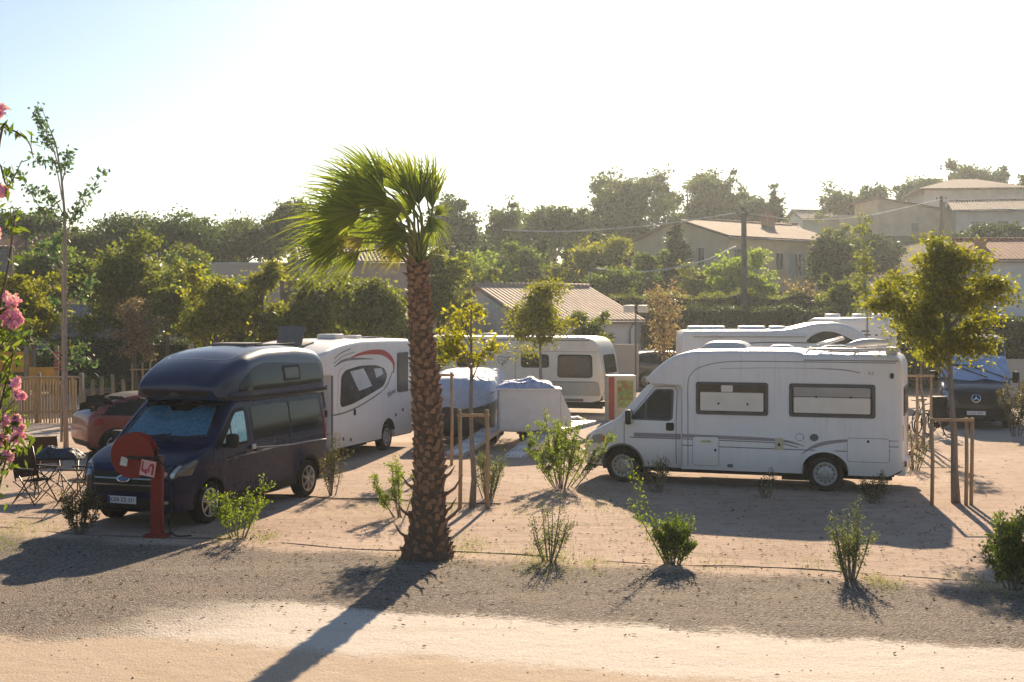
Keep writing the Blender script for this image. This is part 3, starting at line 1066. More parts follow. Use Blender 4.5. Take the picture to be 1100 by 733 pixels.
# ---------------------------------------------------------------- B: white motorhome with the red swoosh
hdB = math.atan2(-.95, -.31)
B = thing('motorhome', 'white motorhome with red and black swooshes around its fin-shaped window, partly behind the palm trunk', 'motorhome', (-5.45, 28.64, 0), hdB)
bvc = ducato_cab(B, mat('silver_cab_paint', (.36, .36, .37), .35, .3, coat=.6, dust=.15))
bvs = shell(B, 'habitation_shell', WHITE, 1.06, 6.1, 2.74, .15, 2.02,
            [(.15, 2.16), (.25, 2.26), (.5, 2.42), (.9, 2.56), (1.4, 2.66), (2.2, 2.74), (2.9, 2.77)], topback=2.74, rear_arch=4.3)
for s in (0, 4.3):
    for y in (-.96, .96):
        wheel(B, s, y * (.93 if s == 0 else 1), .335, .2)
chassis(B, -.3, 5.8, arches=(0, 4.3))
for vw in ('L', 'R'):
    fin = rpoly([(1.50, 1.25), (1.56, 1.98), (1.8, 2.10), (2.6, 2.17), (3.5, 2.15), (4.0, 2.05), (4.18, 1.88), (3.95, 1.62), (2.9, 1.42), (2.2, 1.30)], .16)
    rim_ = rpoly([(1.38, 1.12), (1.44, 2.07), (1.75, 2.19), (2.6, 2.26), (3.6, 2.24), (4.2, 2.12), (4.36, 1.88), (4.02, 1.54), (2.95, 1.32), (2.2, 1.19)], .2)
    panel('window_surround', WHITE, B, bvs, rim_, vw, .02, .03)
    o = panel('window', GLASSW, B, bvs, fin, vw, .03, .03)
    panel('blind', mat('silver_blind', (.55, .58, .62), .35, .2), o, bvs, [(2.0, 2.06), (2.75, 2.10), (3.25, 1.66), (2.5, 1.58)], vw, .036, .004)
    panel('blind', mat('silver_blind', (.55, .58, .62), .35, .2), o, bvs, [(3.35, 2.07), (3.8, 2.07), (3.9, 1.92), (3.5, 1.84)], vw, .036, .004)
    panel('swoosh', STRIPEG, B, bvs, ribbon(spline([(1.15, 1.10), (1.8, 1.12), (2.6, 1.22), (3.6, 1.42), (4.2, 1.62), (4.55, 1.95)], 5), .035), vw, .005, .006)
    wl = [.01, .02, .03, .04, .055, .065, .075, .085, .095, .105, .115, .12, .125, .13, .135, .14, .14, .14, .13, .12, .11, .10, .09, .07, .05, .03]
    panel('swoosh', REDS, B, bvs, ribbon(spline([(1.9, 2.33), (2.6, 2.44), (3.4, 2.47), (4.1, 2.41), (4.6, 2.18), (4.62, 1.9)], 5), wl), vw, .006, .006)
    panel('swoosh', STRIPEG, B, bvs, ribbon(spline([(1.25, 2.20), (1.7, 2.32), (2.4, 2.34), (3.4, 2.30)], 5), [.02, .03, .04, .05, .055, .06, .06, .06, .06, .055, .05, .045, .04, .03, .02, .01]), vw, .008, .006)
    panel('swoosh', STRIPEG, B, bvs, ribbon(spline([(1.25, 2.38), (1.6, 2.50), (2.1, 2.58)], 5), .022), vw, .006, .006)
    panel('swoosh', STRIPEG, B, bvs, ribbon(spline([(1.2, 2.27), (1.7, 2.42), (2.3, 2.50)], 5), .015), vw, .006, .006)
    d = panel('entrance_door', mat('dark_door_panel', (.06, .05, .05), .4, dust=.2), B, bvs, rrect(4.86, 5.5, 1.42, 2.40, .04), vw, .03, .04)
    panel('door_trim', GREYP, d, bvs, ribbon([Vector(p) for p in rrect(4.86, 5.5, 1.42, 2.40, .04)], .03), vw, .036, .01)
    panel('door_lock', BLACKP, B, bvs, rrect(2.27, 2.36, 1.02, 1.16, .03), vw, .02, .03)
    for u, z in ((1.7, .52), (2.1, .47), (4.75, .85), (5.2, .95)):
        panel('vent', GREYP, B, bvs, rrect(u - .04, u + .04, z - .04, z + .04, .02), vw, .015, .02)
    panel('front_edge_trim', GREYP, B, bvs, rrect(1.07, 1.16, .35, 2.0, .01), vw, .012, .02)
text(B, 'Nova', .22, STRIPEG, (-4.45, 1.115, 1.42), (R(90), R(-14), R(180)))
panel('cap_window', GLASSW, B, bvs, rrect(-.55, .55, 2.26, 2.5, .05), 'F', .012, .02)
roof_box(B, 'roof_vent', 2.9, .2, 2.79, .5, .5, .12, WHITE, .04)
roof_box(B, 'roof_vent', 3.6, .45, 2.79, .35, .35, .08, WHITE, .03)
roof_box(B, 'solar_panel', 4.6, .3, 2.78, 1.1, .6, .04, mat('solar_glass', (.012, .014, .03), .1, .2, coat=1), .005)
roof_box(B, 'skylight_lid', .55, .35, 2.52, .04, .62, .62, GREYP, .01, R(-24))
roof_box(B, 'skylight', 1.35, 0, 2.65, .6, .8, .07, GREYP, .03, R(8))

# ---------------------------------------------------------------- navy high-roof campervan
hv = math.atan2(-.942, -.335)
V = thing('campervan', 'navy blue high-roof campervan with turquoise foil behind its windscreen', 'campervan', (-5.8, 21.45, 0), hv)
zt = cur([(-.93, .74), (-.90, .86), (-.80, .97), (-.55, 1.09), (-.2, 1.21), (.04, 1.27), (.09, 1.31), (.4, 1.58), (.75, 1.86), (.88, 1.93), (1.2, 1.97), (3.85, 1.97), (3.98, 1.92), (4.06, 1.80)])
zb = pl([(-.93, .40), (-.85, .26), (3.9, .28), (4.06, .42)])
def wfv(s, z):
    b = .985 * nose(s, -.93, .85, .34) * tail(s, 4.06, .25, .07)
    return b * (1 - .14 * max(0, (z - 1.05) / .95) ** 1.3) * (1 - .03 * max(0, (.6 - z) / .35)) + .008 * math.exp(-((z - .98) / .05) ** 2)
bvV = body('body', NAVY, V, -.93, 4.06, zb, zt, wfv, [(0, .41, .34), (3.3, .41, .34)], DARK, r=.10, step=.05, nside=14)
bvR = body('high_roof', NAVY2, V, .42, 4.06, pl([(.42, 2.10), (.50, 1.96), (.9, 1.90), (4.14, 1.90)]),
           cur([(.42, 2.16), (.46, 2.24), (.70, 2.43), (1.0, 2.57), (1.5, 2.71), (2.2, 2.785), (3.0, 2.79), (3.6, 2.75), (3.92, 2.69), (4.0, 2.62), (4.06, 2.48)]),
           lambda s, z: (.93 * (.74 + .26 * min(1, (max(0, s - .42) / .9)) ** .5) - .16 * max(0, (z - 2.0) / .85) ** 1.6 + .01) * tail(s, 4.06, .2, .06), dark=DARK, r=.24, step=.06, nside=8, narc=8, camber=.05)
RIMS = mat('alloy_rim', (.50, .48, .45), .3, .8, dust=.2)
for s in (0, 3.3):
    for y in (-.86, .86):
        wheel(V, s, y, .34, .22, .68, 'alloy', RIMS)
chassis(V, -.2, 3.9, arches=(0, 3.3))
wso = rpoly([(-.84, 1.36), (.84, 1.36), (.70, 1.87), (-.70, 1.87)], .10)
o = panel('windscreen', GLASS, V, bvV, wso, 'F', .006, .02)
panel('sunshade', TURQ, o, bvV, rpoly([(-.77, 1.385), (.77, 1.385), (.655, 1.83), (.30, 1.845), (.20, 1.76), (-.16, 1.76), (-.26, 1.845), (-.655, 1.83)], .05), 'F', .012, .006)
panel('windscreen_glass', clear_glass(), o, bvV, wso, 'F', .022, 0)
for y in (-.35, .3):
    bm = nb()
    tube(bm, [(.0, y, 1.335), (-.07, y + .25, 1.39), (-.10, y + .5, 1.41)], .011, 6)
    obj('wiper', bm, BLACKP, V)
# front face
g = panel('grille', BLACKP, V, bvV, rpoly([(-.60, .60), (.60, .60), (.66, .90), (-.66, .90)], .05), 'F', .010, .02)
for z in (.70, .80):
    panel('grille_bar', mat('dark_chrome', (.2, .2, .21), .25, .8), g, bvV, rrect(-.57, .57, z - .012, z + .012, .008), 'F', .022, .02)
panel('badge', mat('blue_badge', (.03, .08, .22), .3), g, bvV, [(.11 * math.cos(R(a)), .80 + .045 * math.sin(R(a))) for a in range(0, 360, 20)], 'F', .05, .03)
panel('badge_rim', CHROME, g, bvV, ribbon([(.115 * math.cos(R(a)), .80 + .05 * math.sin(R(a))) for a in range(0, 361, 20)], .014), 'F', .052, .03)
lb = panel('front_bumper', NAVY, V, bvV, rpoly([(-.88, .30), (.88, .30), (.92, .575), (-.92, .575)], .05), 'F', .03, .05)
panel('lower_grille', BLACKP, V, bvV, rpoly([(-.55, .33), (.55, .33), (.50, .50), (-.50, .50)], .04), 'F', .036, .02)
for sy in (-1, 1):
    h = panel('headlight', LAMPD, V, bvV, rpoly([(sy * .60, .82), (sy * .84, .80), (sy * .92, 1.04), (sy * .80, 1.03), (sy * .62, .92)], .03), 'F', .010, .03)
    panel('headlight_lens', LAMP, h, bvV, rpoly([(sy * .64, .84), (sy * .74, .83), (sy * .76, .93), (sy * .66, .90)], .03), 'F', .018, .02)
    panel('headlight_lens', LAMP, h, bvV, rpoly([(sy * .77, .83), (sy * .82, .82), (sy * .885, 1.01), (sy * .84, 1.0)], .02), 'F', .018, .02)
    f = panel('fog_light', BLACKP, V, bvV, rpoly([(sy * .58, .38), (sy * .84, .38), (sy * .84, .50), (sy * .60, .50)], .03), 'F', .036, .02)
    panel('fog_lens', LAMP, f, bvV, rpoly([(sy * .62, .42), (sy * .78, .42), (sy * .77, .47), (sy * .63, .47)], .02), 'F', .042, .02)
bm = nb()
box(bm, (0, 0, 0), (.012, .52, .115), None, .004)
pt = obj('number_plate', bm, mat('plate_white', (.72, .71, .68), .45), V, None, loc=(1.0, 0, .47))
bm = nb()
box(bm, (.0075, -.238, 0), (.004, .04, .105))
obj('plate_band', bm, mat('plate_blue', (.02, .06, .35), .5), pt)
text(pt, 'CER·ZZ 331', .088, BLACKP, (.0075, .02, 0), (R(90), 0, R(90)), 'plate_lettering')
# sides
for vw in ('L', 'R'):
    dg_ = rpoly([(.16, 1.24), (.80, 1.78), (1.18, 1.80), (1.18, 1.20), (.9, 1.18)], .06)
    o = panel('door_window', BLACKP, V, bvV, dg_, vw, .005, .01)
    panel('sunshade', TURQ, o, bvV, rpoly([(.36, 1.26), (.62, 1.50), (.62, 1.24)], .02), vw, .010, .004)
    panel('sunshade', TURQ, o, bvV, rpoly([(.67, 1.24), (.67, 1.58), (.84, 1.73), (1.12, 1.75), (1.12, 1.24)], .04), vw, .010, .004)
    panel('side_glass', GLASS, V, bvV, rpoly([(1.36, 1.24), (1.36, 1.80), (2.62, 1.80), (2.62, 1.24)], .07), vw, .006, .01)
    panel('side_glass', GLASS, V, bvV, rpoly([(2.68, 1.24), (2.68, 1.80), (3.78, 1.78), (3.86, 1.30), (3.82, 1.24)], .07), vw, .006, .01)
    for pts in ([(.16, .45), (.12, 1.0), (.14, 1.20)], [(1.26, .36), (1.28, 1.0), (1.26, 1.88)], [(1.26, .36), (.50, .36)], [(2.65, .36), (2.66, 1.86)], [(1.34, 1.14), (3.95, 1.14)], [(1.30, .36), (2.65, .36)]):
        panel('door_seam', SEAM, V, bvV, ribbon([Vector(p) for p in pts], .010), vw, .003, .006)
    panel('body_crease', CHROME if False else NAVY2, V, bvV, ribbon(spline([(.35, .98), (1.5, 1.03), (2.8, 1.05), (3.9, 1.02)], 6), .025), vw, .008, .01)
    panel('sill_trim', BLACKP, V, bvV, rpoly([(.46, .30), (2.84, .30), (2.84, .42), (.46, .42)], .02), vw, .008, .01)
    for s in (0, 3.3):
        panel('wheel_arch_trim', BLACKP, V, bvV, ribbon([(s + .425 * math.cos(R(a)), .34 + .425 * math.sin(R(a))) for a in range(2, 179, 8)], .03), vw, .010, .02)
    panel('door_handle', NAVY, V, bvV, rrect(1.0, 1.2, 1.03, 1.07, .015), vw, .03, .03)
    panel('door_handle', NAVY, V, bvV, rrect(1.36, 1.56, 1.03, 1.07, .015), vw, .03, .03)
    panel('fuel_flap', NAVY, V, bvV, rrect(2.95, 3.10, .84, .98, .06), vw, .006, .01)
    panel('rear_light', REDL, V, bvV, rpoly([(3.93, .95), (4.02, .95), (4.02, 1.55), (3.95, 1.55)], .02), vw, .012, .02)
    panel('headlight', LAMPD, V, bvV, rpoly([(-.78, .84), (-.50, .84), (-.36, 1.06), (-.45, 1.07), (-.72, .98)], .03), vw, .010, .02)
    panel('roof_window', GLASS, V, bvR, rpoly([(.98, 2.07), (1.02, 2.20), (1.45, 2.47), (1.9, 2.54), (3.88, 2.46), (3.9, 2.10)], .10), vw, .008, .015)
    rw = panel('roof_hatch_frame', BLACKP, V, bvR, rrect(2.45, 3.05, 2.19, 2.46, .03), vw, .016, .02)
    panel('roof_hatch_pane', mat('brown_pane', (.06, .045, .035), .3), rw, bvR, rrect(2.50, 3.0, 2.23, 2.42, .02), vw, .022, .01)
    panel('roof_joint', BLACKP, V, bvR, ribbon([(.56, 1.985), (1.2, 1.965), (4.1, 1.965)], .05), vw, .012, .02)
    panel('roof_joint_trim', NAVY2, V, bvR, ribbon([(.75, 2.03), (1.2, 2.015), (4.1, 2.015)], .03), vw, .022, .03)
    sg = 1 if vw == 'L' else -1
    bm = nb()
    box(bm, (-.42, sg * 1.12, 1.30), (.16, .20, .24), None, .06)
    mi = obj('wing_mirror', bm, BLACKP, V, 40)
    bm = nb()
    tube(bm, [(-.45, sg * .93, 1.20), (-.43, sg * 1.05, 1.25)], .035, 8)
    obj('mirror_arm', bm, BLACKP, mi)
panel('brow', BLACKP, V, bvR, rpoly([(-.60, 2.005), (.60, 2.005), (.66, 2.10), (-.66, 2.10)], .02), 'F', .012, .03)
panel('brow_badge', mat('dark_chrome', (.2, .2, .21), .25, .8), V, bvR, [(.10 * math.cos(R(a)), 2.05 + .035 * math.sin(R(a))) for a in range(0, 360, 30)], 'F', .03, .02)
panel('roof_seam', mat('roof_sealant', (.18, .2, .24), .4), V, bvR, ribbon(spline([(3.2, -.66), (1.6, -.66), (1.15, -.60), (1.02, -.4), (1.0, 0), (1.02, .4), (1.15, .60), (1.6, .66), (3.2, .66)], 5), .02), 'T', .004, .006)
for y in (-.38, .38):
    roof_box(V, 'roof_bar', 3.1, y, 2.81, 1.4, .05, .03, BLACKP, .01)
roof_box(V, 'roof_hatch', 2.4, 0, 2.81, .6, .7, .06, GREYP, .02)
roof_box(V, 'roof_hatch', 3.6, 0, 2.78, .5, .5, .05, GREYP, .02)
panel('rear_window', GLASS, V, bvV, rpoly([(-.72, 1.2), (.72, 1.2), (.66, 1.75), (-.66, 1.75)], .06), 'B', .01, .02)
# strap and awning cord on the side
bm = nb()
tube(bm, spline([(-1.25, 1.06, 1.12), (-2.4, 1.05, 1.05), (-3.2, 1.03, 1.04), (-3.9, 1.02, 1.02)], 4), .008, 5)
box(bm, (-1.25, 1.03, 1.13), (.09, .05, .09), None, .02)
obj('side_cord', bm, mat('white_cord', (.6, .58, .55), .7), V)

# ---------------------------------------------------------------- C: cream caravan in the middle
hc = R(-18)
C = thing('caravan', 'cream touring caravan with dark windows and a small bird emblem on its door', 'caravan', (.06, 45.3, 0), hc)
bvC = body('body', CREAM, C, -3.5, 3.5, pl([(-3.5, .9), (-3.4, .5), (-3.1, .42), (3.1, .42), (3.5, .8)]),
           cur([(-3.5, 1.2), (-3.46, 1.5), (-3.36, 2.1), (-3.22, 2.42), (-3.0, 2.57), (-2.7, 2.61), (2.7, 2.61), (3.0, 2.55), (3.3, 2.2), (3.46, 1.6), (3.5, 1.3)]),
           lambda s, z: 1.13 * tail(s, 3.5, .2, .05) * nose(s, -3.5, .2, .05), [(.1, .36, .32)], DARK, r=.10, step=.06)
for y in (-.95, .95):
    wheel(C, .1, y, .31, .18)
chassis(C, -3.3, 3.4, arches=(.1,))
bm = nb()
for y in (-.5, .5):
    tube(bm, [(-3.4, y, .38), (-4.6, 0, .42)], .04, 8)
tube(bm, [(-4.6, 0, .42), (-4.75, 0, .45)], .05, 8)
tube(bm, [(-4.35, .0, .0), (-4.35, .0, .55)], .03, 8)
obj('drawbar', bm, ALU, C)
for vw in ('L', 'R'):
    for a, b, z0 in ((-3.12, -1.90, 1.26), (-1.62, -.62, 1.58), (.85, 1.7, 1.58), (2.2, 3.05, 1.45)):
        window(C, bvC, rpoly([(a, z0), (a + .02, 2.03), (b - .02, 2.03), (b, z0)], .12), .05, vw, BLACKP, GLASSW)
    dd = panel('entrance_door', CREAM, C, bvC, rrect(-.42, .30, .5, 2.24, .06), vw, .01, .02)
    panel('door_seal', STRIPEG, dd, bvC, ribbon([Vector(p) for p in rrect(-.42, .30, .5, 2.24, .06)], .015), vw, .014, .01)
    for z, h in ((2.60, .05),):
        panel('roof_edge', GREYP, C, bvC, rrect(-3.0, 3.0, 2.485, 2.52, .01), vw, .01, .03)
    panel('trim_line', STRIPE, C, bvC, rrect(-3.3, 3.3, 2.12, 2.135, .005), vw, .005, .01)
    panel('skirt_panel', mat('grey_beige_band', (.36, .35, .31), .5), C, bvC, rpoly([(-3.4, .66), (-3.32, 1.14), (3.3, 1.14), (3.4, .66)], .1), vw, .006, .01)
    panel('skirt_line', STRIPEG, C, bvC, rrect(-3.2, 3.2, 1.10, 1.13, .01), vw, .012, .01)
    panel('skirt_lower_trim', GREYP, C, bvC, rrect(-2.8, 2.8, .47, .56, .01), vw, .02, .02)  # grey strip along the lower edge of the body side
    # bird emblem
    for pts, wd in (([(-.26, 1.96), (-.10, 1.90), (.12, 1.95)], .03), ([(-.20, 1.86), (-.02, 1.80), (.10, 1.84)], .03), ([(-.10, 1.76), (.05, 1.70), (.0, 1.64)], .05), ([(.15, 1.98), (.20, 1.82), (.12, 1.70)], .025)):
        panel('emblem', STRIPEG, dd, bvC, ribbon(spline(pts, 4), wd), vw, .018, .006)
window(C, bvC, rpoly([(-.80, 1.40), (-.76, 2.02), (.76, 2.02), (.80, 1.40)], .1), .06, 'F', BLACKP, GLASSW)
bm = nb()
box(bm, (3.52, 0, 1.12), (.18, 2.0, .12), None, .04)
obj('rear_shelf', bm, WHITE, C, 40)
for y in (-.8, .8):
    roof_box(C, 'tail_light', -3.56, y, .82, .06, .36, .14, REDL, .03)
bm = nb()
box(bm, (3.5, 0, .62), (.16, 2.1, .22), None, .05)
obj('rear_bumper', bm, CREAM, C, 40)
for s, ls in ((-1.2, .7), (.9, .4), (2.2, .5)):
    roof_box(C, 'roof_vent', s, 0, 2.63, ls, .5, .09, WHITE, .03)

# ---------------------------------------------------------------- G: long alcove motorhome in the back row
Gv = thing('motorhome', 'long white alcove motorhome with a domed cab roof and awning rail, in the back row', 'motorhome', (11.75, 45.2, 0), R(-2))
bvc = ducato_cab(Gv, WHITE2)
bvs = shell(Gv, 'habitation_shell', WHITE, 1.2, 5.95, 2.82, -.68, 1.98,
            [(-.68, 2.12), (-.62, 2.30), (-.4, 2.55), (-.1, 2.80), (.3, 3.0), (.8, 3.09), (1.4, 3.06), (2.0, 2.93), (2.5, 2.85), (3.2, 2.82)], rear_arch=4.2, topback=2.82)
for s in (0, 4.2):
    for y in (-.96, .96):
        wheel(Gv, s, y * (.93 if s == 0 else 1), .335, .2)
chassis(Gv, -.3, 5.7, arches=(0, 4.2))
for vw in ('L', 'R'):
    panel('alcove_window', GLASSW, Gv, bvs, rpoly([(1.80, 2.42), (1.55, 2.66), (1.2, 2.80), (.8, 2.78), (.3, 2.58), (-.08, 2.34)], .15), vw, .01, .02)
    panel('awning_case', WHITE2, Gv, bvs, rrect(1.75, 5.6, 2.62, 2.72, .04), vw, .09, .1)
    panel('awning_line', GREYP, Gv, bvs, rrect(1.78, 5.55, 2.60, 2.625, .01), vw, .08, .08)
    panel('contour_line', STRIPEG, Gv, bvs, ribbon(spline([(5.0, 2.2), (4.2, 2.35), (3.0, 2.42), (1.2, 2.40)], 5), .04), vw, .005, .01)
    for a, b in ((2.0, 3.0), (4.7, 5.5)):
        window(Gv, bvs, rrect(a, b, 1.45, 2.05, .06), .05, vw)
for s, y, ls in ((4.7, .2, .7), (3.4, .2, .9), (5.35, -.2, .6), (2.6, -.3, .5)):
    roof_box(Gv, 'roof_vent', s, y, 2.85, ls, .6, .12, WHITE2, .04)
# ---------------------------------------------------------------- H: tall white motorhome seen from behind
Hv = thing('motorhome', 'tall white motorhome seen from behind, a ladder on its flat rear wall', 'motorhome', (13.55, 55.6, 0), R(92))
ducato_cab(Hv, WHITE2)
bvs = shell(Hv, 'habitation_shell', WHITE, 1.2, 5.3, 3.22, -.5, 1.98, [(-.5, 2.15), (-.3, 2.6), (.2, 2.95), (.9, 3.15), (1.6, 3.22)], topback=3.22, hw=1.15)
for s in (0, 4.05):
    for y in (-.96, .96):
        wheel(Hv, s, y * (.93 if s == 0 else 1), .335, .2)
chassis(Hv, -.3, 5.1)
panel('rear_window', GLASSW, Hv, bvs, rrect(-.6, .6, 1.5, 2.1, .06), 'B', .012, .02)
for z, y in ((2.72, .1), (2.58, .05)):
    panel('vent', GREYP, Hv, bvs, rrect(y - .16, y + .16, z - .03, z + .03, .02), 'B', .02, .02)
bm = nb()
for y in (-.98, -.70):
    tube(bm, [(-5.42, y, .9), (-5.42, y, 3.1), (-5.3, y, 3.3)], .018, 6)
for k in range(8):
    tube(bm, [(-5.42, -.98, 1.0 + .28 * k), (-5.42, -.70, 1.0 + .28 * k)], .014, 6)
obj('rear_ladder', bm, ALU, Hv)
for y in (-1.0, 1.0):
    roof_box(Hv, 'tail_light', 5.33, y, .9, .05, .12, .45, REDL, .02)
for s, y in ((2.2, .5), (3.6, -.2), (4.9, -.6)):
    roof_box(Hv, 'roof_vent', s, y, 3.25, .6, .5, .14, WHITE2, .04)

# ---------------------------------------------------------------- I: dark van with a blue cover over its windscreen
hi = math.atan2(-.955, -.30)
I = thing('van', 'black van with a light blue cover over its windscreen on the far right', 'van', (13.85, 39.0, 0), hi)
zt = cur([(-1.0, .85), (-.97, 1.0), (-.85, 1.15), (-.55, 1.28), (-.2, 1.40), (-.12, 1.45), (.2, 1.80), (.6, 2.24), (.75, 2.42), (.92, 2.60), (1.3, 2.71), (2.2, 2.74), (4.2, 2.70), (4.4, 2.6)])
BLK = mat('black_van_paint', (.010, .010, .013), .3, .1, coat=.8, dust=.05)
bvI = body('body', BLK, I, -1.0, 4.4, pl([(-1.0, .42), (-.9, .30), (4.2, .32), (4.4, .5)]), zt,
           lambda s, z: 1.0 * nose(s, -1.0, .8, .26) * (1 - .16 * max(0, (z - 1.15) / 1.4) ** 1.3), [(0, .42, .35), (3.4, .42, .35)], DARK, r=.14, step=.06)
for s in (0, 3.4):
    for y in (-.88, .88):
        wheel(I, s, y, .345, .22, .66, 'alloy', RIMS)
chassis(I, -.2, 4.1, arches=(0, 3.4))
panel('windscreen', GLASS, I, bvI, rpoly([(-.86, 1.50), (.86, 1.50), (.76, 2.24), (-.76, 2.24)], .08), 'F', .006, .02)
g = panel('grille', BLACKP, I, bvI, rpoly([(-.50, .74), (.50, .74), (.56, 1.10), (-.56, 1.10)], .05), 'F', .012, .02)
panel('star_ring', CHROME, g, bvI, ribbon([(.12 * math.cos(R(a)), .93 + .12 * math.sin(R(a))) for a in range(0, 361, 20)], .018), 'F', .035, .02)
for a in (90, 210, 330):
    c, s_ = math.cos(R(a)), math.sin(R(a))
    panel('star_point', CHROME, g, bvI, [(.018 * -s_, .93 + .018 * c), (.115 * c, .93 + .115 * s_), (.018 * s_, .93 - .018 * c)], 'F', .04, .02)
panel('front_bumper', BLACKP, I, bvI, rpoly([(-.9, .36), (.9, .36), (.93, .64), (-.93, .64)], .05), 'F', .03, .05)
for sy in (-1, 1):
    panel('headlight', LAMP, I, bvI, rpoly([(sy * .64, .86), (sy * .86, .86), (sy * .92, 1.14), (sy * .72, 1.10)], .03), 'F', .012, .03)
    bm = nb()
    box(bm, (-.30, sy * 1.17, 1.50), (.14, .20, .34), None, .05)
    tube(bm, [(-.3, sy * .92, 1.4), (-.3, sy * 1.1, 1.45)], .03, 6)
    obj('wing_mirror', bm, BLACKP, I, 40)
for vw in ('L', 'R'):
    panel('door_window', GLASS, I, bvI, rpoly([(.2, 1.42), (.78, 2.05), (1.25, 2.05), (1.25, 1.38)], .06), vw, .006, .01)
    panel('wheel_arch_trim', BLACKP, I, bvI, ribbon([(.435 * math.cos(R(a)), .35 + .435 * math.sin(R(a))) for a in range(2, 179, 8)], .03), vw, .010, .02)
bm = nb()
box(bm, (0, 0, 0), (.012, .52, .115), None, .004)
pt = obj('number_plate', bm, mat('plate_white', (.72, .71, .68)), I, None, loc=(1.07, 0, .50))
text(pt, 'L·AZ 1275', .088, BLACKP, (.0075, .0, 0), (R(90), 0, R(90)), 'plate_lettering')
def cloth_mat(name, col, bs=2.2):
    m, nt, out = nt_new(name)
    tc = N(nt, 'ShaderNodeTexCoord')
    n = noise_n(nt, tc.outputs['Object'], bs, 3, .5)
    n.inputs['Distortion'].default_value = 1.6
    c = ramp(nt, n.outputs[0], [(.3, [x * .82 for x in col]), (.7, [min(1, x * 1.15) for x in col])]).outputs[0]
    p = N(nt, 'ShaderNodeBsdfPrincipled', Roughness=.55)
    L(nt, c, p.inputs['Base Color'])
    b = N(nt, 'ShaderNodeBump', Strength=1.0, Distance=.12)
    L(nt, n.outputs[0], b.inputs['Height'])
    L(nt, b.outputs[0], p.inputs['Normal'])
    L(nt, p.outputs[0], out.inputs[0])
    return m
BLUEC = cloth_mat('light_blue_cover', (.30, .42, .64))
cv = panel('windscreen_cover', BLUEC, I, bvI, rpoly([(-1.0, 1.50), (-.6, 1.44), (-.1, 1.40), (.3, 1.46), (.8, 1.38), (1.02, 1.52), (.88, 2.12), (.3, 2.18), (-.8, 2.14)], .08), 'F', .035, .02, step=.07)
for v in cv.data.vertices:
    v.co.x += .03 * noise.noise(Vector((v.co.y * 2.3, v.co.z * 4, 1))) + .012 * math.sin(v.co.y * 9 + v.co.z * 11)
for pts in ([(-.6, 1.86), (-.1, 1.66), (.35, 1.50)], [(-1.0, 1.80), (-.3, 1.85), (.5, 1.62), (.9, 1.48)]):
    panel('cover_strap', BLACKP, cv, bvI, ribbon(spline(pts, 4), .03), 'F', .075, .02)

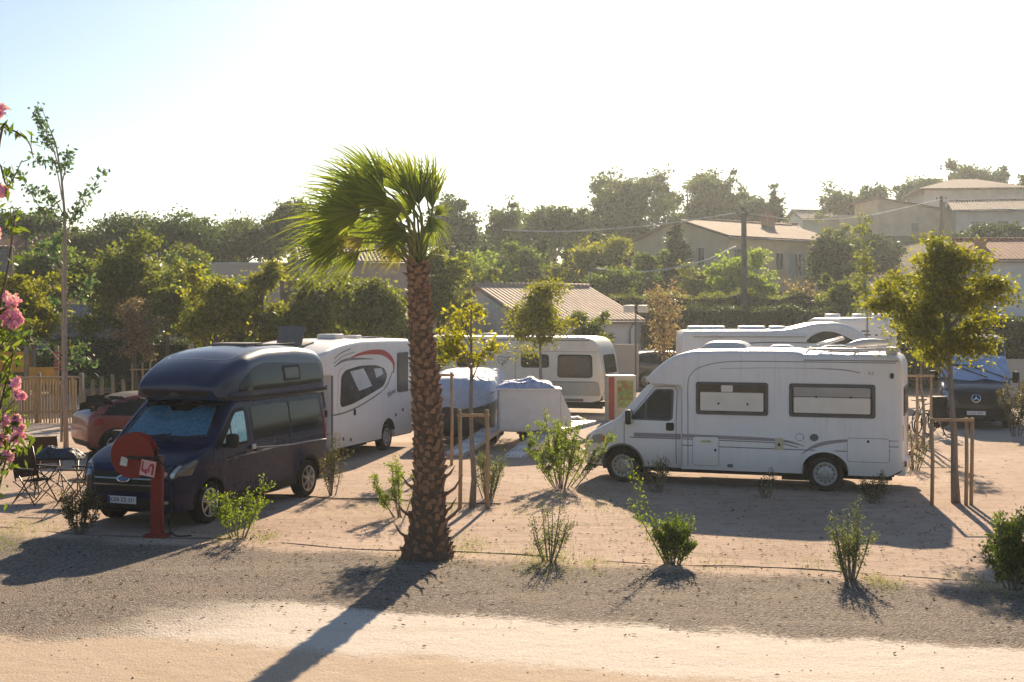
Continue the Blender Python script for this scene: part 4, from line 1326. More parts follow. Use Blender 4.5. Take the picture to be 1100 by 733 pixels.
# ---------------------------------------------------------------- dark SUV and red car
def car(root, name, paint, length, wb, h, hood, w0, glass_pts, fo=.85, r=.33, hatch=.25, arch=None):
    s1 = length - fo
    zt = cur([(-fo, .62), (-fo + .04, .72), (-fo + .15, hood - .12), (-fo + .5, hood - .02), (.25, hood + .08), (.35, hood + .12), (1.15, h - .06), (1.5, h), (s1 - 1.2, h - .01), (s1 - hatch - .35, h - .08), (s1 - hatch, h - .22), (s1 - .05, hood + .05), (s1, hood - .2)])
    zb = pl([(-fo, .34), (-fo + .1, .24), (s1 - .1, .24), (s1, .40)])
    def wf(s, z):
        return w0 * nose(s, -fo, .6, .28) * tail(s, s1, .5, .16) * (1 - .24 * max(0, (z - hood) / (h - hood)) ** 1.15) * (1 - .04 * max(0, (.5 - z) / .3))
    bv = body('body', paint, root, -fo, s1, zb, zt, wf, [(0, r + .06, r), (wb, r + .06, r)], DARK, r=.16, step=.05, nside=12)
    for s in (0, wb):
        for y in (-w0 + .12, w0 - .12):
            wheel(root, s, y, r, .2, .68, 'alloy', RIMS)
    chassis(root, -.2, s1 - .3, .2, arches=(0, wb))
    g0 = hood + .06
    for vw in ('L', 'R'):
        panel('side_window', GLASS, root, bv, rpoly([(.55, g0), (1.22, h - .15), (1.72, h - .13), (1.72, g0)], .05), vw, .005, .01)
        panel('side_window', GLASS, root, bv, rpoly([(1.78, g0), (1.78, h - .13), (2.5, h - .14), (2.55, g0 + .02)], .05), vw, .005, .01)
        panel('side_window', GLASS, root, bv, rpoly([(2.6, g0 + .04), (2.58, h - .15), (s1 - hatch - .4, h - .18), (s1 - hatch - .2, g0 + .14)], .05), vw, .005, .01)
        panel('sill_trim', BLACKP, root, bv, rrect(.4, wb - .4, .25, .36, .02), vw, .008, .01)
        for s in (0, wb):
            panel('wheel_arch_trim', BLACKP, root, bv, ribbon([(s + (r + .08) * math.cos(R(a)), r + (r + .08) * math.sin(R(a))) for a in range(2, 179, 8)], .05), vw, .010, .02)
        for u in (1.75, .5, 2.6):
            panel('door_seam', SEAM, root, bv, rrect(u - .006, u + .006, .4, g0, .002), vw, .003, .006)
        panel('tail_light', REDL, root, bv, rpoly([(s1 - .35, hood - .12), (s1 - .12, hood - .14), (s1 - .10, hood + .0), (s1 - .32, hood + .02)], .03), vw, .01, .02)
        panel('headlight', LAMP, root, bv, rpoly([(-fo + .12, hood - .26), (-fo + .5, hood - .22), (-fo + .55, hood - .1), (-fo + .3, hood - .13)], .03), vw, .01, .02)
        sg = 1 if vw == 'L' else -1
        bm = nb()
        box(bm, (-.55, sg * (w0 + .06), hood + .1), (.14, .2, .14), None, .05)
        obj('wing_mirror', bm, paint, root, 40)
    panel('windscreen', GLASS, root, bv, rpoly([(-w0 * .78, hood + .14), (w0 * .78, hood + .14), (w0 * .64, h - .1), (-w0 * .64, h - .1)], .06), 'F', .006, .01)
    panel('rear_window', GLASS, root, bv, rpoly([(-w0 * .68, hood + .12), (w0 * .68, hood + .12), (w0 * .58, h - .16), (-w0 * .58, h - .16)], .06), 'B', .006, .01)
    return bv
E = thing('car', 'dark grey SUV behind the cream caravan and the dry pink-leaved tree', 'car', (8.75, 60.5, 0), R(3))
car(E, 'suv', mat('dark_grey_paint', (.045, .042, .040), .35, .2, coat=.6, dust=.2), 4.45, 2.65, 1.66, 1.02, .93, None)
for y in (-.6, .6):
    bm = nb()
    tube(bm, [(-1.3, y, 1.63), (-1.4, y, 1.70), (-3.0, y, 1.70), (-3.1, y, 1.62)], .018, 6)
    obj('roof_rail', bm, CHROME, E)
Rc = thing('car', 'small red hatchback with a black roof half hidden behind the navy campervan', 'car', (-7.85, 32.75, 0), math.atan2(.55, .83))
bvR2 = car(Rc, 'hatchback', mat('dull_red_paint', (.22, .022, .012), .35, .1, coat=.6, dust=.15), 3.6, 2.35, 1.47, .92, .83, None, fo=.62, r=.30, hatch=.48)
for vw in ('L', 'R'):
    panel('black_pillar', BLACKP, Rc, bvR2, rpoly([(.32, .99), (1.05, 1.40), (1.6, 1.445), (2.75, 1.42), (2.86, 1.02), (1.7, .95), (.6, .95)], .05), vw, .003, .01)
    panel('front_door_panel', BLACKP, Rc, bvR2, rpoly([(.52, .34), (.50, .93), (1.6, .93), (1.6, .34)], .04), vw, .004, .01)
panel('black_roof', BLACKP, Rc, bvR2, rpoly([(1.0, -.50), (1.0, .50), (2.7, .50), (2.7, -.50)], .1), 'T', .006, .02)

# ---------------------------------------------------------------- covered car, trailer with ramps, white box, tarpaulin
COVER = cloth_mat('silver_blue_cover', (.50, .54, .64), 1.6)
K = thing('car', 'dark car under a silver-blue fitted cover between the palm and the white box', 'car', (-1.25, 34.4, 0), R(-94))
bvK = body('body', BLK, K, -.8, 3.3, pl([(-.8, .4), (-.7, .22), (3.2, .22), (3.3, .4)]), cur([(-.8, 1.2), (-.74, 1.42), (-.5, 1.60), (0, 1.70), (.6, 1.76), (1.5, 1.80), (2.6, 1.76), (3.1, 1.5), (3.3, 1.2)]),
           lambda s, z: .88 * nose(s, -.8, .5, .25) * tail(s, 3.3, .5, .2) * (1 - .12 * max(0, (z - .9))), [(.1, .36, .30), (2.4, .36, .30)], DARK, r=.2, step=.06)
for s in (.1, 2.4):
    for y in (-.76, .76):
        wheel(K, s, y, .30, .2, .68, 'alloy', RIMS)
bmc = loft(-.86, 3.36, lambda s: 1.02 + .22 * math.sin(s * 1.3 + 1), cur([(-.86, 1.24), (-.78, 1.50), (-.5, 1.68), (0, 1.77), (.6, 1.82), (1.5, 1.86), (2.6, 1.82), (3.1, 1.58), (3.36, 1.26)]),
           lambda s, z: .95 * nose(s, -.86, .5, .25) * tail(s, 3.36, .5, .2) * (1 - .12 * max(0, (z - .9))), r=.24, step=.06)
for v in bmc.verts:
    q = v.co
    lower = max(0, 1.5 - q.z)
    q += Vector((q.x + .8, q.y, 0)).normalized() * (.03 * math.sin(q.y * 14 + q.x * 9) * (.4 + lower)) + Vector((0, 0, .035 * noise.noise(q * 2.5)))
    if q.z < 1.3:
        q.z += .28 * noise.noise(Vector((q.x * .9, q.y * 1.3, 4))) - .10 * q.y
cvr = obj('fabric_cover', bmc, COVER, K, 60)
T = thing('trailer', 'low car trailer with two white perforated loading ramps let down on the sand', 'trailer', (.25, 33.1, 0), math.atan2(-.93, -.36))
bm = nb()
for y in (-.75, .75):
    box(bm, (-1.5, y, .44), (3.4, .42, .05))
for s in (.1, 1.5, 3.0):
    box(bm, (-s, 0, .42), (.08, 1.9, .08))
tube(bm, [(-3.1, -.8, .42), (-4.6, 0, .42)], .04)
tube(bm, [(-3.1, .8, .42), (-4.6, 0, .42)], .04)
obj('deck', bm, ALU, T, None)
for y in (-.55, .55):
    wheel(T, 1.6, y, .20, .14)
    bm = nb()
    pts = [(-1.6 + .25 * math.cos(R(a)), .20 + .20 * math.sin(R(a))) for a in range(10, 171, 16)]
    prism(bm, pts + [(x * 1.0 + (.0), z - .03) for x, z in pts[::-1]], y - .11, y + .11)
    obj('mudguard', bm, BLACKP, T)
PERF, nt, out = nt_new('perforated_ramp')
tc = N(nt, 'ShaderNodeTexCoord')
vo = N(nt, 'ShaderNodeTexVoronoi', Scale=11)
vo.inputs['Randomness'].default_value = .15
L(nt, tc.outputs['Object'], vo.inputs['Vector'])
c = ramp(nt, vo.outputs['Distance'], [(.0, (.10, .09, .08)), (.26, (.10, .09, .08)), (.32, (.74, .72, .68)), (1, (.74, .72, .68))]).outputs[0]
p = N(nt, 'ShaderNodeBsdfPrincipled', Roughness=.45, Metallic=.3)
L(nt, c, p.inputs['Base Color'])
L(nt, p.outputs[0], out.inputs[0])
for y in (-.75, .75):
    bm = nb()
    a = math.atan2(.40, 2.3)
    box(bm, (0, 0, 0), (2.35, .44, .04), Matrix.Rotation(a, 3, 'Y'))
    rp = obj('ramp', bm, PERF, T, None, loc=(1.32, y, .23))
    bm = nb()
    for yy in (-.235, .235):
        box(bm, (0, yy, .01), (2.35, .03, .10), Matrix.Rotation(a, 3, 'Y'))
    obj('ramp_edge', bm, ALU, rp)
bm = nb()
prism(bm, [(-.80, .52), (.74, .52), (.74, 1.50), (-.80, 1.50)], -.5, .5)
bmesh.ops.bevel(bm, geom=bm.edges[:], offset=.03, segments=2, affect='EDGES')
Bx = thing('storage_box', 'large plain white box standing upright on the trailer', 'box', (.45, 33.0, 0), R(3))
obj('box_body', bm, mat('white_box_panel', (.62, .61, .60), .45, var=.05, dust=.15), Bx, 40)
bm = nb()
prism(bm, [(.75, .56), (1.02, .56), (1.0, .9), (.75, 1.45)], -.45, .45)
obj('side_flap', bm, mat('white_box_panel', (.6, .6, .6)), Bx, 40)
bm = nb()
box(bm, (-.03, 0, .505), (1.62, 1.04, .03))
box(bm, (-.03, -.2, .47), (1.4, .1, .06))
obj('base_frame', bm, ALU, Bx)
bm = nb()
box(bm, (-.03, 0, 1.515), (1.60, 1.04, .03), None, .01)
obj('lid_edge', bm, WHITE, Bx, 40)
def lump(name, label, cat, m, loc, sx, sy, hgt, seed, n=22, group=None, rot=0):
    """soft draped thing: cloth, sack or cover thrown over something"""
    bm = nb()
    vs = []
    for i in range(n + 1):
        row = []
        for j in range(n + 1):
            u, v = i / n * 2 - 1, j / n * 2 - 1
            k = max(0, (1 - abs(u) ** 3)) * max(0, (1 - abs(v) ** 3))
            q = Vector((u * 1.7, v * 1.7, seed))
            z = hgt * k ** .5 * (.75 + .6 * noise.noise(q)) + .03 * noise.noise(q * 4)
            row.append(bm.verts.new((u * sx / 2 * (1 + .08 * noise.noise(q * 2)), v * sy / 2 * (1 + .08 * noise.noise(q * 2.3)), max(.004, z))))
        vs.append(row)
    for i in range(n):
        for j in range(n):
            bm.faces.new((vs[i][j], vs[i + 1][j], vs[i + 1][j + 1], vs[i][j + 1]))
    r = bmesh.ops.extrude_edge_only(bm, edges=[e for e in bm.edges if e.is_boundary])
    for g in r['geom']:
        if isinstance(g, bmesh.types.BMVert):
            g.co.z = 0
    o = obj(name, bm, m, None, 60, loc=loc)
    o.rotation_euler = (0, 0, rot)
    return tag(o, label, cat, group)
lump('tarpaulin', 'crumpled light blue tarpaulin lying on top of the white box', 'tarpaulin', cloth_mat('blue_tarp', (.34, .42, .64), 5), (.35, 33.0, 1.531), 1.45, .95, .26, 3.1)

# red and cream cabinet between the caravan and the motorhome
Cb = thing('cabinet', 'cream and red cabinet with a green picture on its front', 'cabinet', (3.45, 41.5, 0), R(6))
bm = nb()
box(bm, (0, 0, .72), (.9, .6, 1.44), None, .02)
obj('housing', bm, mat('cream_paint', (.72, .58, .38), .6), Cb, 40)
bm = nb()
box(bm, (-.34, -.31, .72), (.18, .03, 1.34), None, .005)
obj('red_strip', bm, mat('red_panel', (.45, .04, .02), .5), Cb)
m, nt, out = nt_new('leaf_picture')
tc = N(nt, 'ShaderNodeTexCoord')
n = noise_n(nt, tc.outputs['Object'], 6, 3)
c = ramp(nt, n.outputs[0], [(.38, (.5, .42, .10)), (.5, (.20, .30, .05)), (.62, (.45, .08, .03))]).outputs[0]
p = N(nt, 'ShaderNodeBsdfPrincipled', Roughness=.5)
L(nt, c, p.inputs['Base Color'])
L(nt, p.outputs[0], out.inputs[0])
bm = nb()
box(bm, (.10, -.312, .85), (.50, .03, .85), None, .005)
obj('picture_panel', bm, m, Cb)

# ================================================================== VEGETATION
def leaf_mesh(name, P, D, Nn, size, aspect, rng, m, parent=None, fold=.0):
    """one small rhombic leaf per point: P centre, D leaf axis, Nn leaf normal"""
    n = len(P)
    D = D / np.linalg.norm(D, axis=1, keepdims=True)
    S = np.cross(D, Nn)
    S /= np.maximum(np.linalg.norm(S, axis=1, keepdims=True), 1e-6)
    ln = size * rng.uniform(.65, 1.3, (n, 1))
    wd = ln * aspect
    V = np.empty((n, 4, 3))
    V[:, 0] = P - D * ln * .5
    V[:, 1] = P + S * wd * .5 + D * ln * .05
    V[:, 2] = P + D * ln * .5
    V[:, 3] = P - S * wd * .5 + D * ln * .05
    me = bpy.data.meshes.new(name)
    me.vertices.add(n * 4)
    me.vertices.foreach_set('co', V.reshape(-1))
    me.loops.add(n * 4)
    me.loops.foreach_set('vertex_index', np.arange(n * 4, dtype=np.int32))
    me.polygons.add(n)
    me.polygons.foreach_set('loop_start', np.arange(0, n * 4, 4, dtype=np.int32))
    me.polygons.foreach_set('loop_total', np.full(n, 4, dtype=np.int32))
    at = me.attributes.new('tint', 'FLOAT', 'FACE')
    at.data.foreach_set('value', rng.uniform(0, 1, n).astype(np.float32))
    me.materials.append(m)
    me.update()
    me.validate()
    o = bpy.data.objects.new(name, me)
    return link(o, parent)
def rdir(rng, n):
    v = rng.normal(size=(n, 3))
    return v / np.linalg.norm(v, axis=1, keepdims=True)

LM = {
    'litter': leaf_mat('fallen_leaf_litter', (.05, .035, .02), (.10, .07, .04), (.17, .12, .07), .05, rough=1.0, spec=0),
    'pine': leaf_mat('pine_needles', (0.035, 0.056, 0.022), (0.069, 0.094, 0.030), (0.125, 0.144, 0.044), .4),
    'pine2': leaf_mat('dusty_pine_needles', (0.054, 0.072, 0.031), (0.096, 0.114, 0.042), (0.156, 0.162, 0.060), .42),
    'olive': leaf_mat('olive_green_leaves', (0.078, 0.088, 0.018), (0.143, 0.150, 0.029), (0.247, 0.234, 0.046), .55),
    'mid': leaf_mat('mid_green_leaves', (0.061, 0.088, 0.022), (0.108, 0.142, 0.032), (0.203, 0.223, 0.047), .52),
    'yellow': leaf_mat('yellow_green_leaves', (.12, .115, .014), (.205, .185, .018), (.33, .275, .022), .6),
    'gold': leaf_mat('golden_leaves', (.17, .15, .010), (.28, .235, .014), (.38, .31, .025), .6),
    'lime': leaf_mat('pale_lime_leaves', (0.154, 0.187, 0.039), (0.220, 0.259, 0.061), (0.297, 0.319, 0.099), .6),
    'dark': leaf_mat('dark_evergreen_leaves', (0.025, 0.040, 0.015), (0.050, 0.069, 0.022), (0.100, 0.119, 0.031), .35),
    'dry': leaf_mat('dry_pink_leaves', (.14, .085, .065), (.24, .155, .12), (.36, .25, .19), .45),
    'fresh': leaf_mat('fresh_shrub_leaves', (.08, .11, .017), (.15, .18, .025), (.26, .27, .045), .58),
    'grey': leaf_mat('grey_green_leaves', (.07, .08, .04), (.13, .135, .07), (.21, .21, .11), .45),
    'blue': leaf_mat('blue_green_leaves', (.045, .08, .055), (.08, .125, .08), (.13, .18, .11), .45),
    'grass': leaf_mat('grass_blades', (.09, .11, .015), (.16, .18, .025), (.28, .26, .06), .5),
    'straw': leaf_mat('straw_litter', (.12, .08, .04), (.22, .15, .08), (.30, .23, .14), .1, rough=1.0, spec=0),
    'deadshrub': leaf_mat('faded_shrub_leaves', (.06, .045, .022), (.11, .085, .038), (.17, .135, .055), .4),
}
BARK = bark_mat('brown_bark', (.06, .042, .030), (.16, .12, .09))
BARKG = bark_mat('grey_bark', (.13, .11, .09), (.27, .235, .20))
WOOD = bark_mat('stake_wood', (.30, .19, .10), (.48, .33, .19), 22)
WOODG = bark_mat('weathered_wood', (.20, .15, .10), (.36, .28, .19), 22)

def crown_points(rng, lobes, nclump, cr, nleaf, flat=1.0, shell=.45, hollow=0):
    """clump centres spread through uneven lobes, then leaves round each clump"""
    vol = np.array([l[3] * l[4] * l[5] for l in lobes]) ** .67
    vol = vol / vol.sum()
    C, cl = [], []
    for k in range(nclump):
        l = lobes[rng.choice(len(lobes), p=vol)]
        d = rdir(rng, 1)[0]
        nz = noise.noise(Vector((d[0] * 1.6 + l[0], d[1] * 1.6 + l[1], d[2] * 1.6 + l[2])))
        r = rng.uniform(0, 1) ** shell * (.88 + .7 * nz) * (1.18 if rng.random() < .12 else 1)
        if flat < 1 and d[2] < 0:
            d[2] *= flat
        C.append((l[0] + d[0] * l[3] * r, l[1] + d[1] * l[4] * r, l[2] + d[2] * l[5] * r))
    C = np.array(C)
    w_ = rng.uniform(.3, 1.7, nclump)
    idx = rng.choice(nclump, nleaf, p=w_ / w_.sum())
    off = rng.normal(size=(nleaf, 3)) * cr * rng.uniform(.5, 1.25, nclump)[idx][:, None] * np.array([1, 1, .62])
    return C, C[idx] + off, off

def tree(name, label, px, Y, ytop, ybot, wpx, kind='olive', dens=1.0, lpx=None, lobes=None, shape='round', bark=None, cat='tree', group=None,
         seed=1, trunk_r=None, lean=0.0, clump=None, aspect=.55, base_px=None, limbs=7, leaf=None, nclump=None, shell=.45):
    """a tree fixed by where its crown shows: px centre, ytop/ybot crown limits, wpx crown width, Y distance"""
    rng = np.random.default_rng(seed)
    rnd = random.Random(seed)
    s = F / Y
    x = (px - CX) / s
    bx = x if base_px is None else (base_px - CX) / s
    z0 = terrain(bx, Y)
    zt = CAM_H - (ytop - HZ) / s - z0
    zb = CAM_H - (ybot - HZ) / s - z0
    rx = wpx / 2 / s
    cz, rz = (zt + zb) / 2, max(.3, (zt - zb) / 2)
    dx = x - bx
    if lobes is None:
        lobes = []
        if shape == 'round':
            lobes = [(rnd.uniform(-.12, .12), 0, -.08, .72, .72, .72)] + [(rnd.uniform(-.55, .55), rnd.uniform(-.5, .5), rnd.uniform(-.35, .55), rnd.uniform(.32, .5), rnd.uniform(.32, .5), rnd.uniform(.28, .45)) for _ in range(5)] + [(rnd.uniform(-.75, .75), rnd.uniform(-.6, .6), rnd.uniform(.2, .85), rnd.uniform(.1, .2), rnd.uniform(.1, .2), rnd.uniform(.16, .3)) for _ in range(7)] + [(rnd.uniform(-.9, .9), rnd.uniform(-.6, .6), rnd.uniform(-.8, 0), rnd.uniform(.15, .28), rnd.uniform(.15, .28), rnd.uniform(.15, .25)) for _ in range(4)]
        elif shape == 'umbrella':
            lobes = [(0, 0, .1, .95, .9, .75)] + [(rnd.uniform(-.7, .7), rnd.uniform(-.5, .5), rnd.uniform(-.1, .4), rnd.uniform(.25, .4), rnd.uniform(.25, .4), rnd.uniform(.3, .45)) for _ in range(8)]
        elif shape == 'cone':
            lobes = [(rnd.uniform(-.04, .04), 0, -.9 + 1.8 * k / 7, .95 * (1 - k / 7.6) + .08, .95 * (1 - k / 7.6) + .08, .24) for k in range(8)]
        elif shape == 'column':
            lobes = [(0, 0, -.75 + 1.6 * k / 6, (.95, 1, .95, .85, .7, .5, .25)[k], (.95, 1, .95, .85, .7, .5, .25)[k], .26) for k in range(7)]
        elif shape == 'ragged':
            lobes = [(rnd.uniform(-.65, .65), rnd.uniform(-.5, .5), rnd.uniform(-.7, .75), rnd.uniform(.22, .42), rnd.uniform(.22, .42), rnd.uniform(.18, .3)) for _ in range(12)]
    W_ = [(dx + a * rx, b * rx, cz + c * rz, d * rx, e * rx, f * rz) for a, b, c, d, e, f in lobes]
    lp = lpx or 3.4
    lp *= 1.3 if Y > 40 else 1.0
    size = leaf or lp / s
    area = PI / 4 * wpx * (ybot - ytop)
    lpx_ = size * s
    nleaf = int(min(22000, max(500, dens * area * (10.5 if Y > 40 else 7.5) / (lpx_ * lpx_ * aspect * .5 + .25))))
    cr = clump or .17 * min(rx, rz) + .05
    ncl = nclump or int(max(26, min(260, 1.1 * (rx * rx * rz) ** .67 * 10 / max(cr, .1) ** 1.2)))
    C, P, off = crown_points(rng, W_, ncl, cr, nleaf, flat=.35 if shape == 'umbrella' else 1.0, shell=shell)
    P[:, 2] = np.maximum(P[:, 2], .05)
    D = rdir(rng, nleaf) + off / (cr + 1e-6) * .5 + np.array([0, 0, -.15])
    Nn = rdir(rng, nleaf) + np.array([0, 0, .5])
    t = thing(name, label, cat, (bx, Y, z0), 0, group)
    leaf_mesh('crown', P, D, Nn, size, aspect, rng, LM[kind], t)
    # trunk and limbs
    tr = trunk_r or max(.035, .03 * zt)
    bm = nb()
    top = Vector((dx * .95, 0, cz + rz * .45))
    pts = [Vector((0, 0, -.1))]
    nst = 7
    for k in range(1, nst + 1):
        f = k / nst
        pts.append(Vector((dx * f ** 1.5 + lean * math.sin(f * PI) + .02 * zt * noise.noise(Vector((f * 3, seed, 0))), .02 * zt * noise.noise(Vector((seed, f * 3, 5))), top.z * f)))
    rad = [tr * 1.25] + [tr * (1 - .75 * k / nst) for k in range(1, nst + 1)]
    tube(bm, pts, rad, 8)
    ks = list(range(len(C)))
    rnd.shuffle(ks)
    for k in ks[:limbs]:
        c = Vector(C[k])
        f = max(.25, min(.85, (c.z - rz * .5) / max(top.z, .1)))
        if zb > .4: f = max(f, min(.8, zb / top.z * .9))
        i = f * nst
        a = pts[int(i)].lerp(pts[min(nst, int(i) + 1)], i - int(i))
        mid = a.lerp(c, .5) + Vector((0, 0, .06 * (c - a).length))
        r0 = tr * (1 - .75 * f) * .6
        tube(bm, [a, mid, c], [r0, r0 * .7, r0 * .25], 5)
    obj('trunk', bm, bark or BARK, t)
    return t

def stakes(px_list, Y, ytop, ybot_none, rail_px, rail_y, label, brace=False, r=.035, cat='tree stake', name='tree_stakes'):
    """wooden support stakes with a cross rail"""
    t = thing(name, label, cat, (XY(px_list[0], Y)[0], Y, 0))
    x0 = XY(px_list[0], Y)[0]
    for i, p_ in enumerate(px_list):
        bm = nb()
        q = W(p_, ytop, Y)
        tube(bm, [(q.x - x0, .02 * i, -.1), (q.x - x0 + .015, .02 * i, q.z * .5), (q.x - x0 + .01 * (i - 1), 0, q.z)], [r, r * .98, r * .95], 8)
        obj('stake', bm, WOOD, t)
    a, b = W(rail_px[0], rail_y, Y), W(rail_px[1], rail_y, Y)
    bm = nb()
    tube(bm, [(a.x - x0, -.05, a.z), (b.x - x0, -.05, b.z)], .028, 8)
    obj('rail', bm, WOOD, t)
    return t

def shrub(label, px, py, ytop, wpx, kind='fresh', nst=9, nl=900, leaf=.06, seed=1, lean=0.0, name='shrub', cat='shrub', Y=None, spread=1.0, stem_r=.008, aspect=.45, low=.2, group=None, tip=.09, bark=None, straight=False):
    """many-stemmed young shrub standing on the ground at (px, py)"""
    nl = int(nl * 2.3)
    leaf *= .82
    rng = np.random.default_rng(seed)
    rnd = random.Random(seed)
    Yv = Y or F * CAM_H / (py - HZ)
    s = F / Yv
    x = (px - CX) / s
    h = CAM_H - (ytop - HZ) / s
    rx = wpx / 2 / s
    t = thing(name, label, cat, (x, Yv, 0), 0, group)
    bm = nb()
    P = []
    Dv = []
    for k in range(nst):
        a = 2 * PI * k / nst + rnd.uniform(-.4, .4)
        rr = rx * spread * rnd.uniform(.3, 1.12)
        hh = h * (rnd.uniform(.55, 1.0) if k else 1.0) * (1 - .25 * (rr / max(rx, .01)) ** 2)
        end = Vector((rr * math.cos(a) + lean * hh, rr * math.sin(a) * .8, hh))
        b0 = Vector((rr * .22 * math.cos(a) + rnd.uniform(-.03, .03), rr * .18 * math.sin(a) + rnd.uniform(-.03, .03), -.03))
        mid = b0.lerp(end, .5) + Vector((end.x * .10, end.y * .10, .03 * hh)) * (0 if straight else 1)
        pts = spline([b0, mid, end], 5)
        tube(bm, pts, [stem_r * (1.6 - 1.2 * i / (len(pts) - 1)) for i in range(len(pts))], 5)
        n = int(nl / nst)
        for _ in range(3 if not straight else 1):
            f = rnd.uniform(.35, .85)
            q = pts[int(f * (len(pts) - 1))]
            e = q + Vector((rnd.uniform(-1, 1), rnd.uniform(-1, 1), rnd.uniform(.3, 1.2))) * .16 * h
            tube(bm, [q, q.lerp(e, .5) + Vector((0, 0, .01)), e], [stem_r * .6, stem_r * .4, stem_r * .2], 4)
            for _ in range(n // 6):
                g = q.lerp(e, rnd.uniform(.2, 1.05)) + Vector(rdir(rng, 1)[0]) * tip * .5
                P.append(g); Dv.append(Vector(rdir(rng, 1)[0]) + (e - q).normalized())
        for _ in range(n // 2 if not straight else n):
            f = low + (1 - low) * rnd.random()
            i = f * (len(pts) - 1)
            q = pts[int(i)].lerp(pts[min(len(pts) - 1, int(i) + 1)], i - int(i))
            ax = (pts[-1] - pts[0]).normalized()
            P.append(q + Vector(rdir(rng, 1)[0]) * tip * rnd.uniform(.3, 1))
            Dv.append(Vector(rdir(rng, 1)[0]) * .9 + ax * .8)
    obj('stems', bm, bark or BARKG, t)
    P = np.array([tuple(p) for p in P])
    Dv = np.array([tuple(p) for p in Dv])
    P[:, 2] = np.maximum(P[:, 2], .02)
    leaf_mesh('foliage', P, Dv, rdir(rng, len(P)) + np.array([0, 0, .4]), leaf, aspect, rng, LM[kind], t)
    return t

def hedge(label, px0, px1, Y, depth, ytop, kind='dark', seed=1, wob=.12, zbase=None, name='hedge', size=.11):
    rng = np.random.default_rng(seed)
    s = F / Y
    x0, x1 = (px0 - CX) / s, (px1 - CX) / s
    z0 = terrain((x0 + x1) / 2, Y) if zbase is None else zbase
    h = CAM_H - (ytop - HZ) / s - z0
    ln = x1 - x0
    t = thing(name, label, 'hedge', ((x0 + x1) / 2, Y, z0))
    n = int(min(24000, (ln * h + ln * depth + 2 * depth * h) * 190))
    u = rng.uniform(-ln / 2, ln / 2, n)
    f = rng.uniform(0, 1, n)
    top = f < depth / (depth + h * 1.3)
    yy = np.where(top, rng.uniform(-depth / 2, depth / 2, n), np.where(rng.random(n) < .85, -depth / 2, depth / 2))
    zz = np.where(top, h, rng.uniform(0, h, n))
    hz_ = np.array([noise.noise(Vector((a * .7, seed, 0))) + .5 * noise.noise(Vector((a * 2.3, seed, 3))) for a in u])
    zz = zz + np.where(top, 1, zz / h) * hz_ * wob * 1.6
    P = np.stack([u, yy, zz], 1) + rng.normal(size=(n, 3)) * .07
    P[:, 2] = np.maximum(P[:, 2], .02)
    leaf_mesh('foliage', P, rdir(rng, n), rdir(rng, n) + np.array([0, -.4, .5]), size, .6, rng, LM[kind], t)
    bm = nb()
    k = max(2, int(ln / 1.0))
    v = []
    for i in range(k + 1):
        a = -ln / 2 + ln * i / k
        q = h + (noise.noise(Vector((a * .7, seed, 0)))) * wob * 1.6 - .12
        v.append([bm.verts.new((a, y_, z_)) for y_, z_ in ((-depth / 2 + .08, 0), (-depth / 2 + .08, q), (depth / 2 - .08, q), (depth / 2 - .08, 0))])
    for i in range(k):
        for j in range(4):
            bm.faces.new((v[i][j], v[i + 1][j], v[i + 1][(j + 1) % 4], v[i][(j + 1) % 4]))
    bm.faces.new(v[0]); bm.faces.new(v[-1][::-1])
    obj('branches', bm, mat('dark_hedge_core', (.02, .022, .010), .95, bump=.8, bscale=12), t)  # solid dark core box filling the hedge inside its leaves
    return t

# ---------------------------------------------------------------- the wind-blown palm
PY = 18.2
PS = F / PY
pb = G(459, 598)
palm = thing('palm_tree', 'tall fan palm with its fronds blown to the left and a shaggy trunk', 'palm tree', (pb.x, PY, 0))
zt_ = cur([(0, 66), (.10, 62), (.28, 50), (.6, 42), (1.2, 37), (2.2, 34), (3.2, 28), (3.9, 25), (4.15, 24)])
cxf = cur([(0, 459), (.4, 460), (1.2, 461), (2.2, 458), (3.2, 452), (4.15, 448)])
def pax(z):
    return Vector(((cxf(z) - CX) / PS - pb.x, .0, z))
bm = nb()
zs = [i * .05 - .05 for i in range(84)]
tube(bm, [pax(max(0, z)) + Vector((0, 0, min(0, z))) for z in zs], [zt_(max(0, z)) / PS / 2 * .88 for z in zs], 20)
for v in bm.verts:
    v.co += Vector((v.co.x, v.co.y, 0)).normalized() * .015 * noise.noise(v.co * 6)
PB = bark_mat('palm_fibre', (.055, .030, .018), (.17, .105, .065), 26)
PBOOT = bark_mat('palm_leaf_base', (.14, .07, .038), (.38, .225, .135), 18)
obj('trunk', bm, PB, palm)
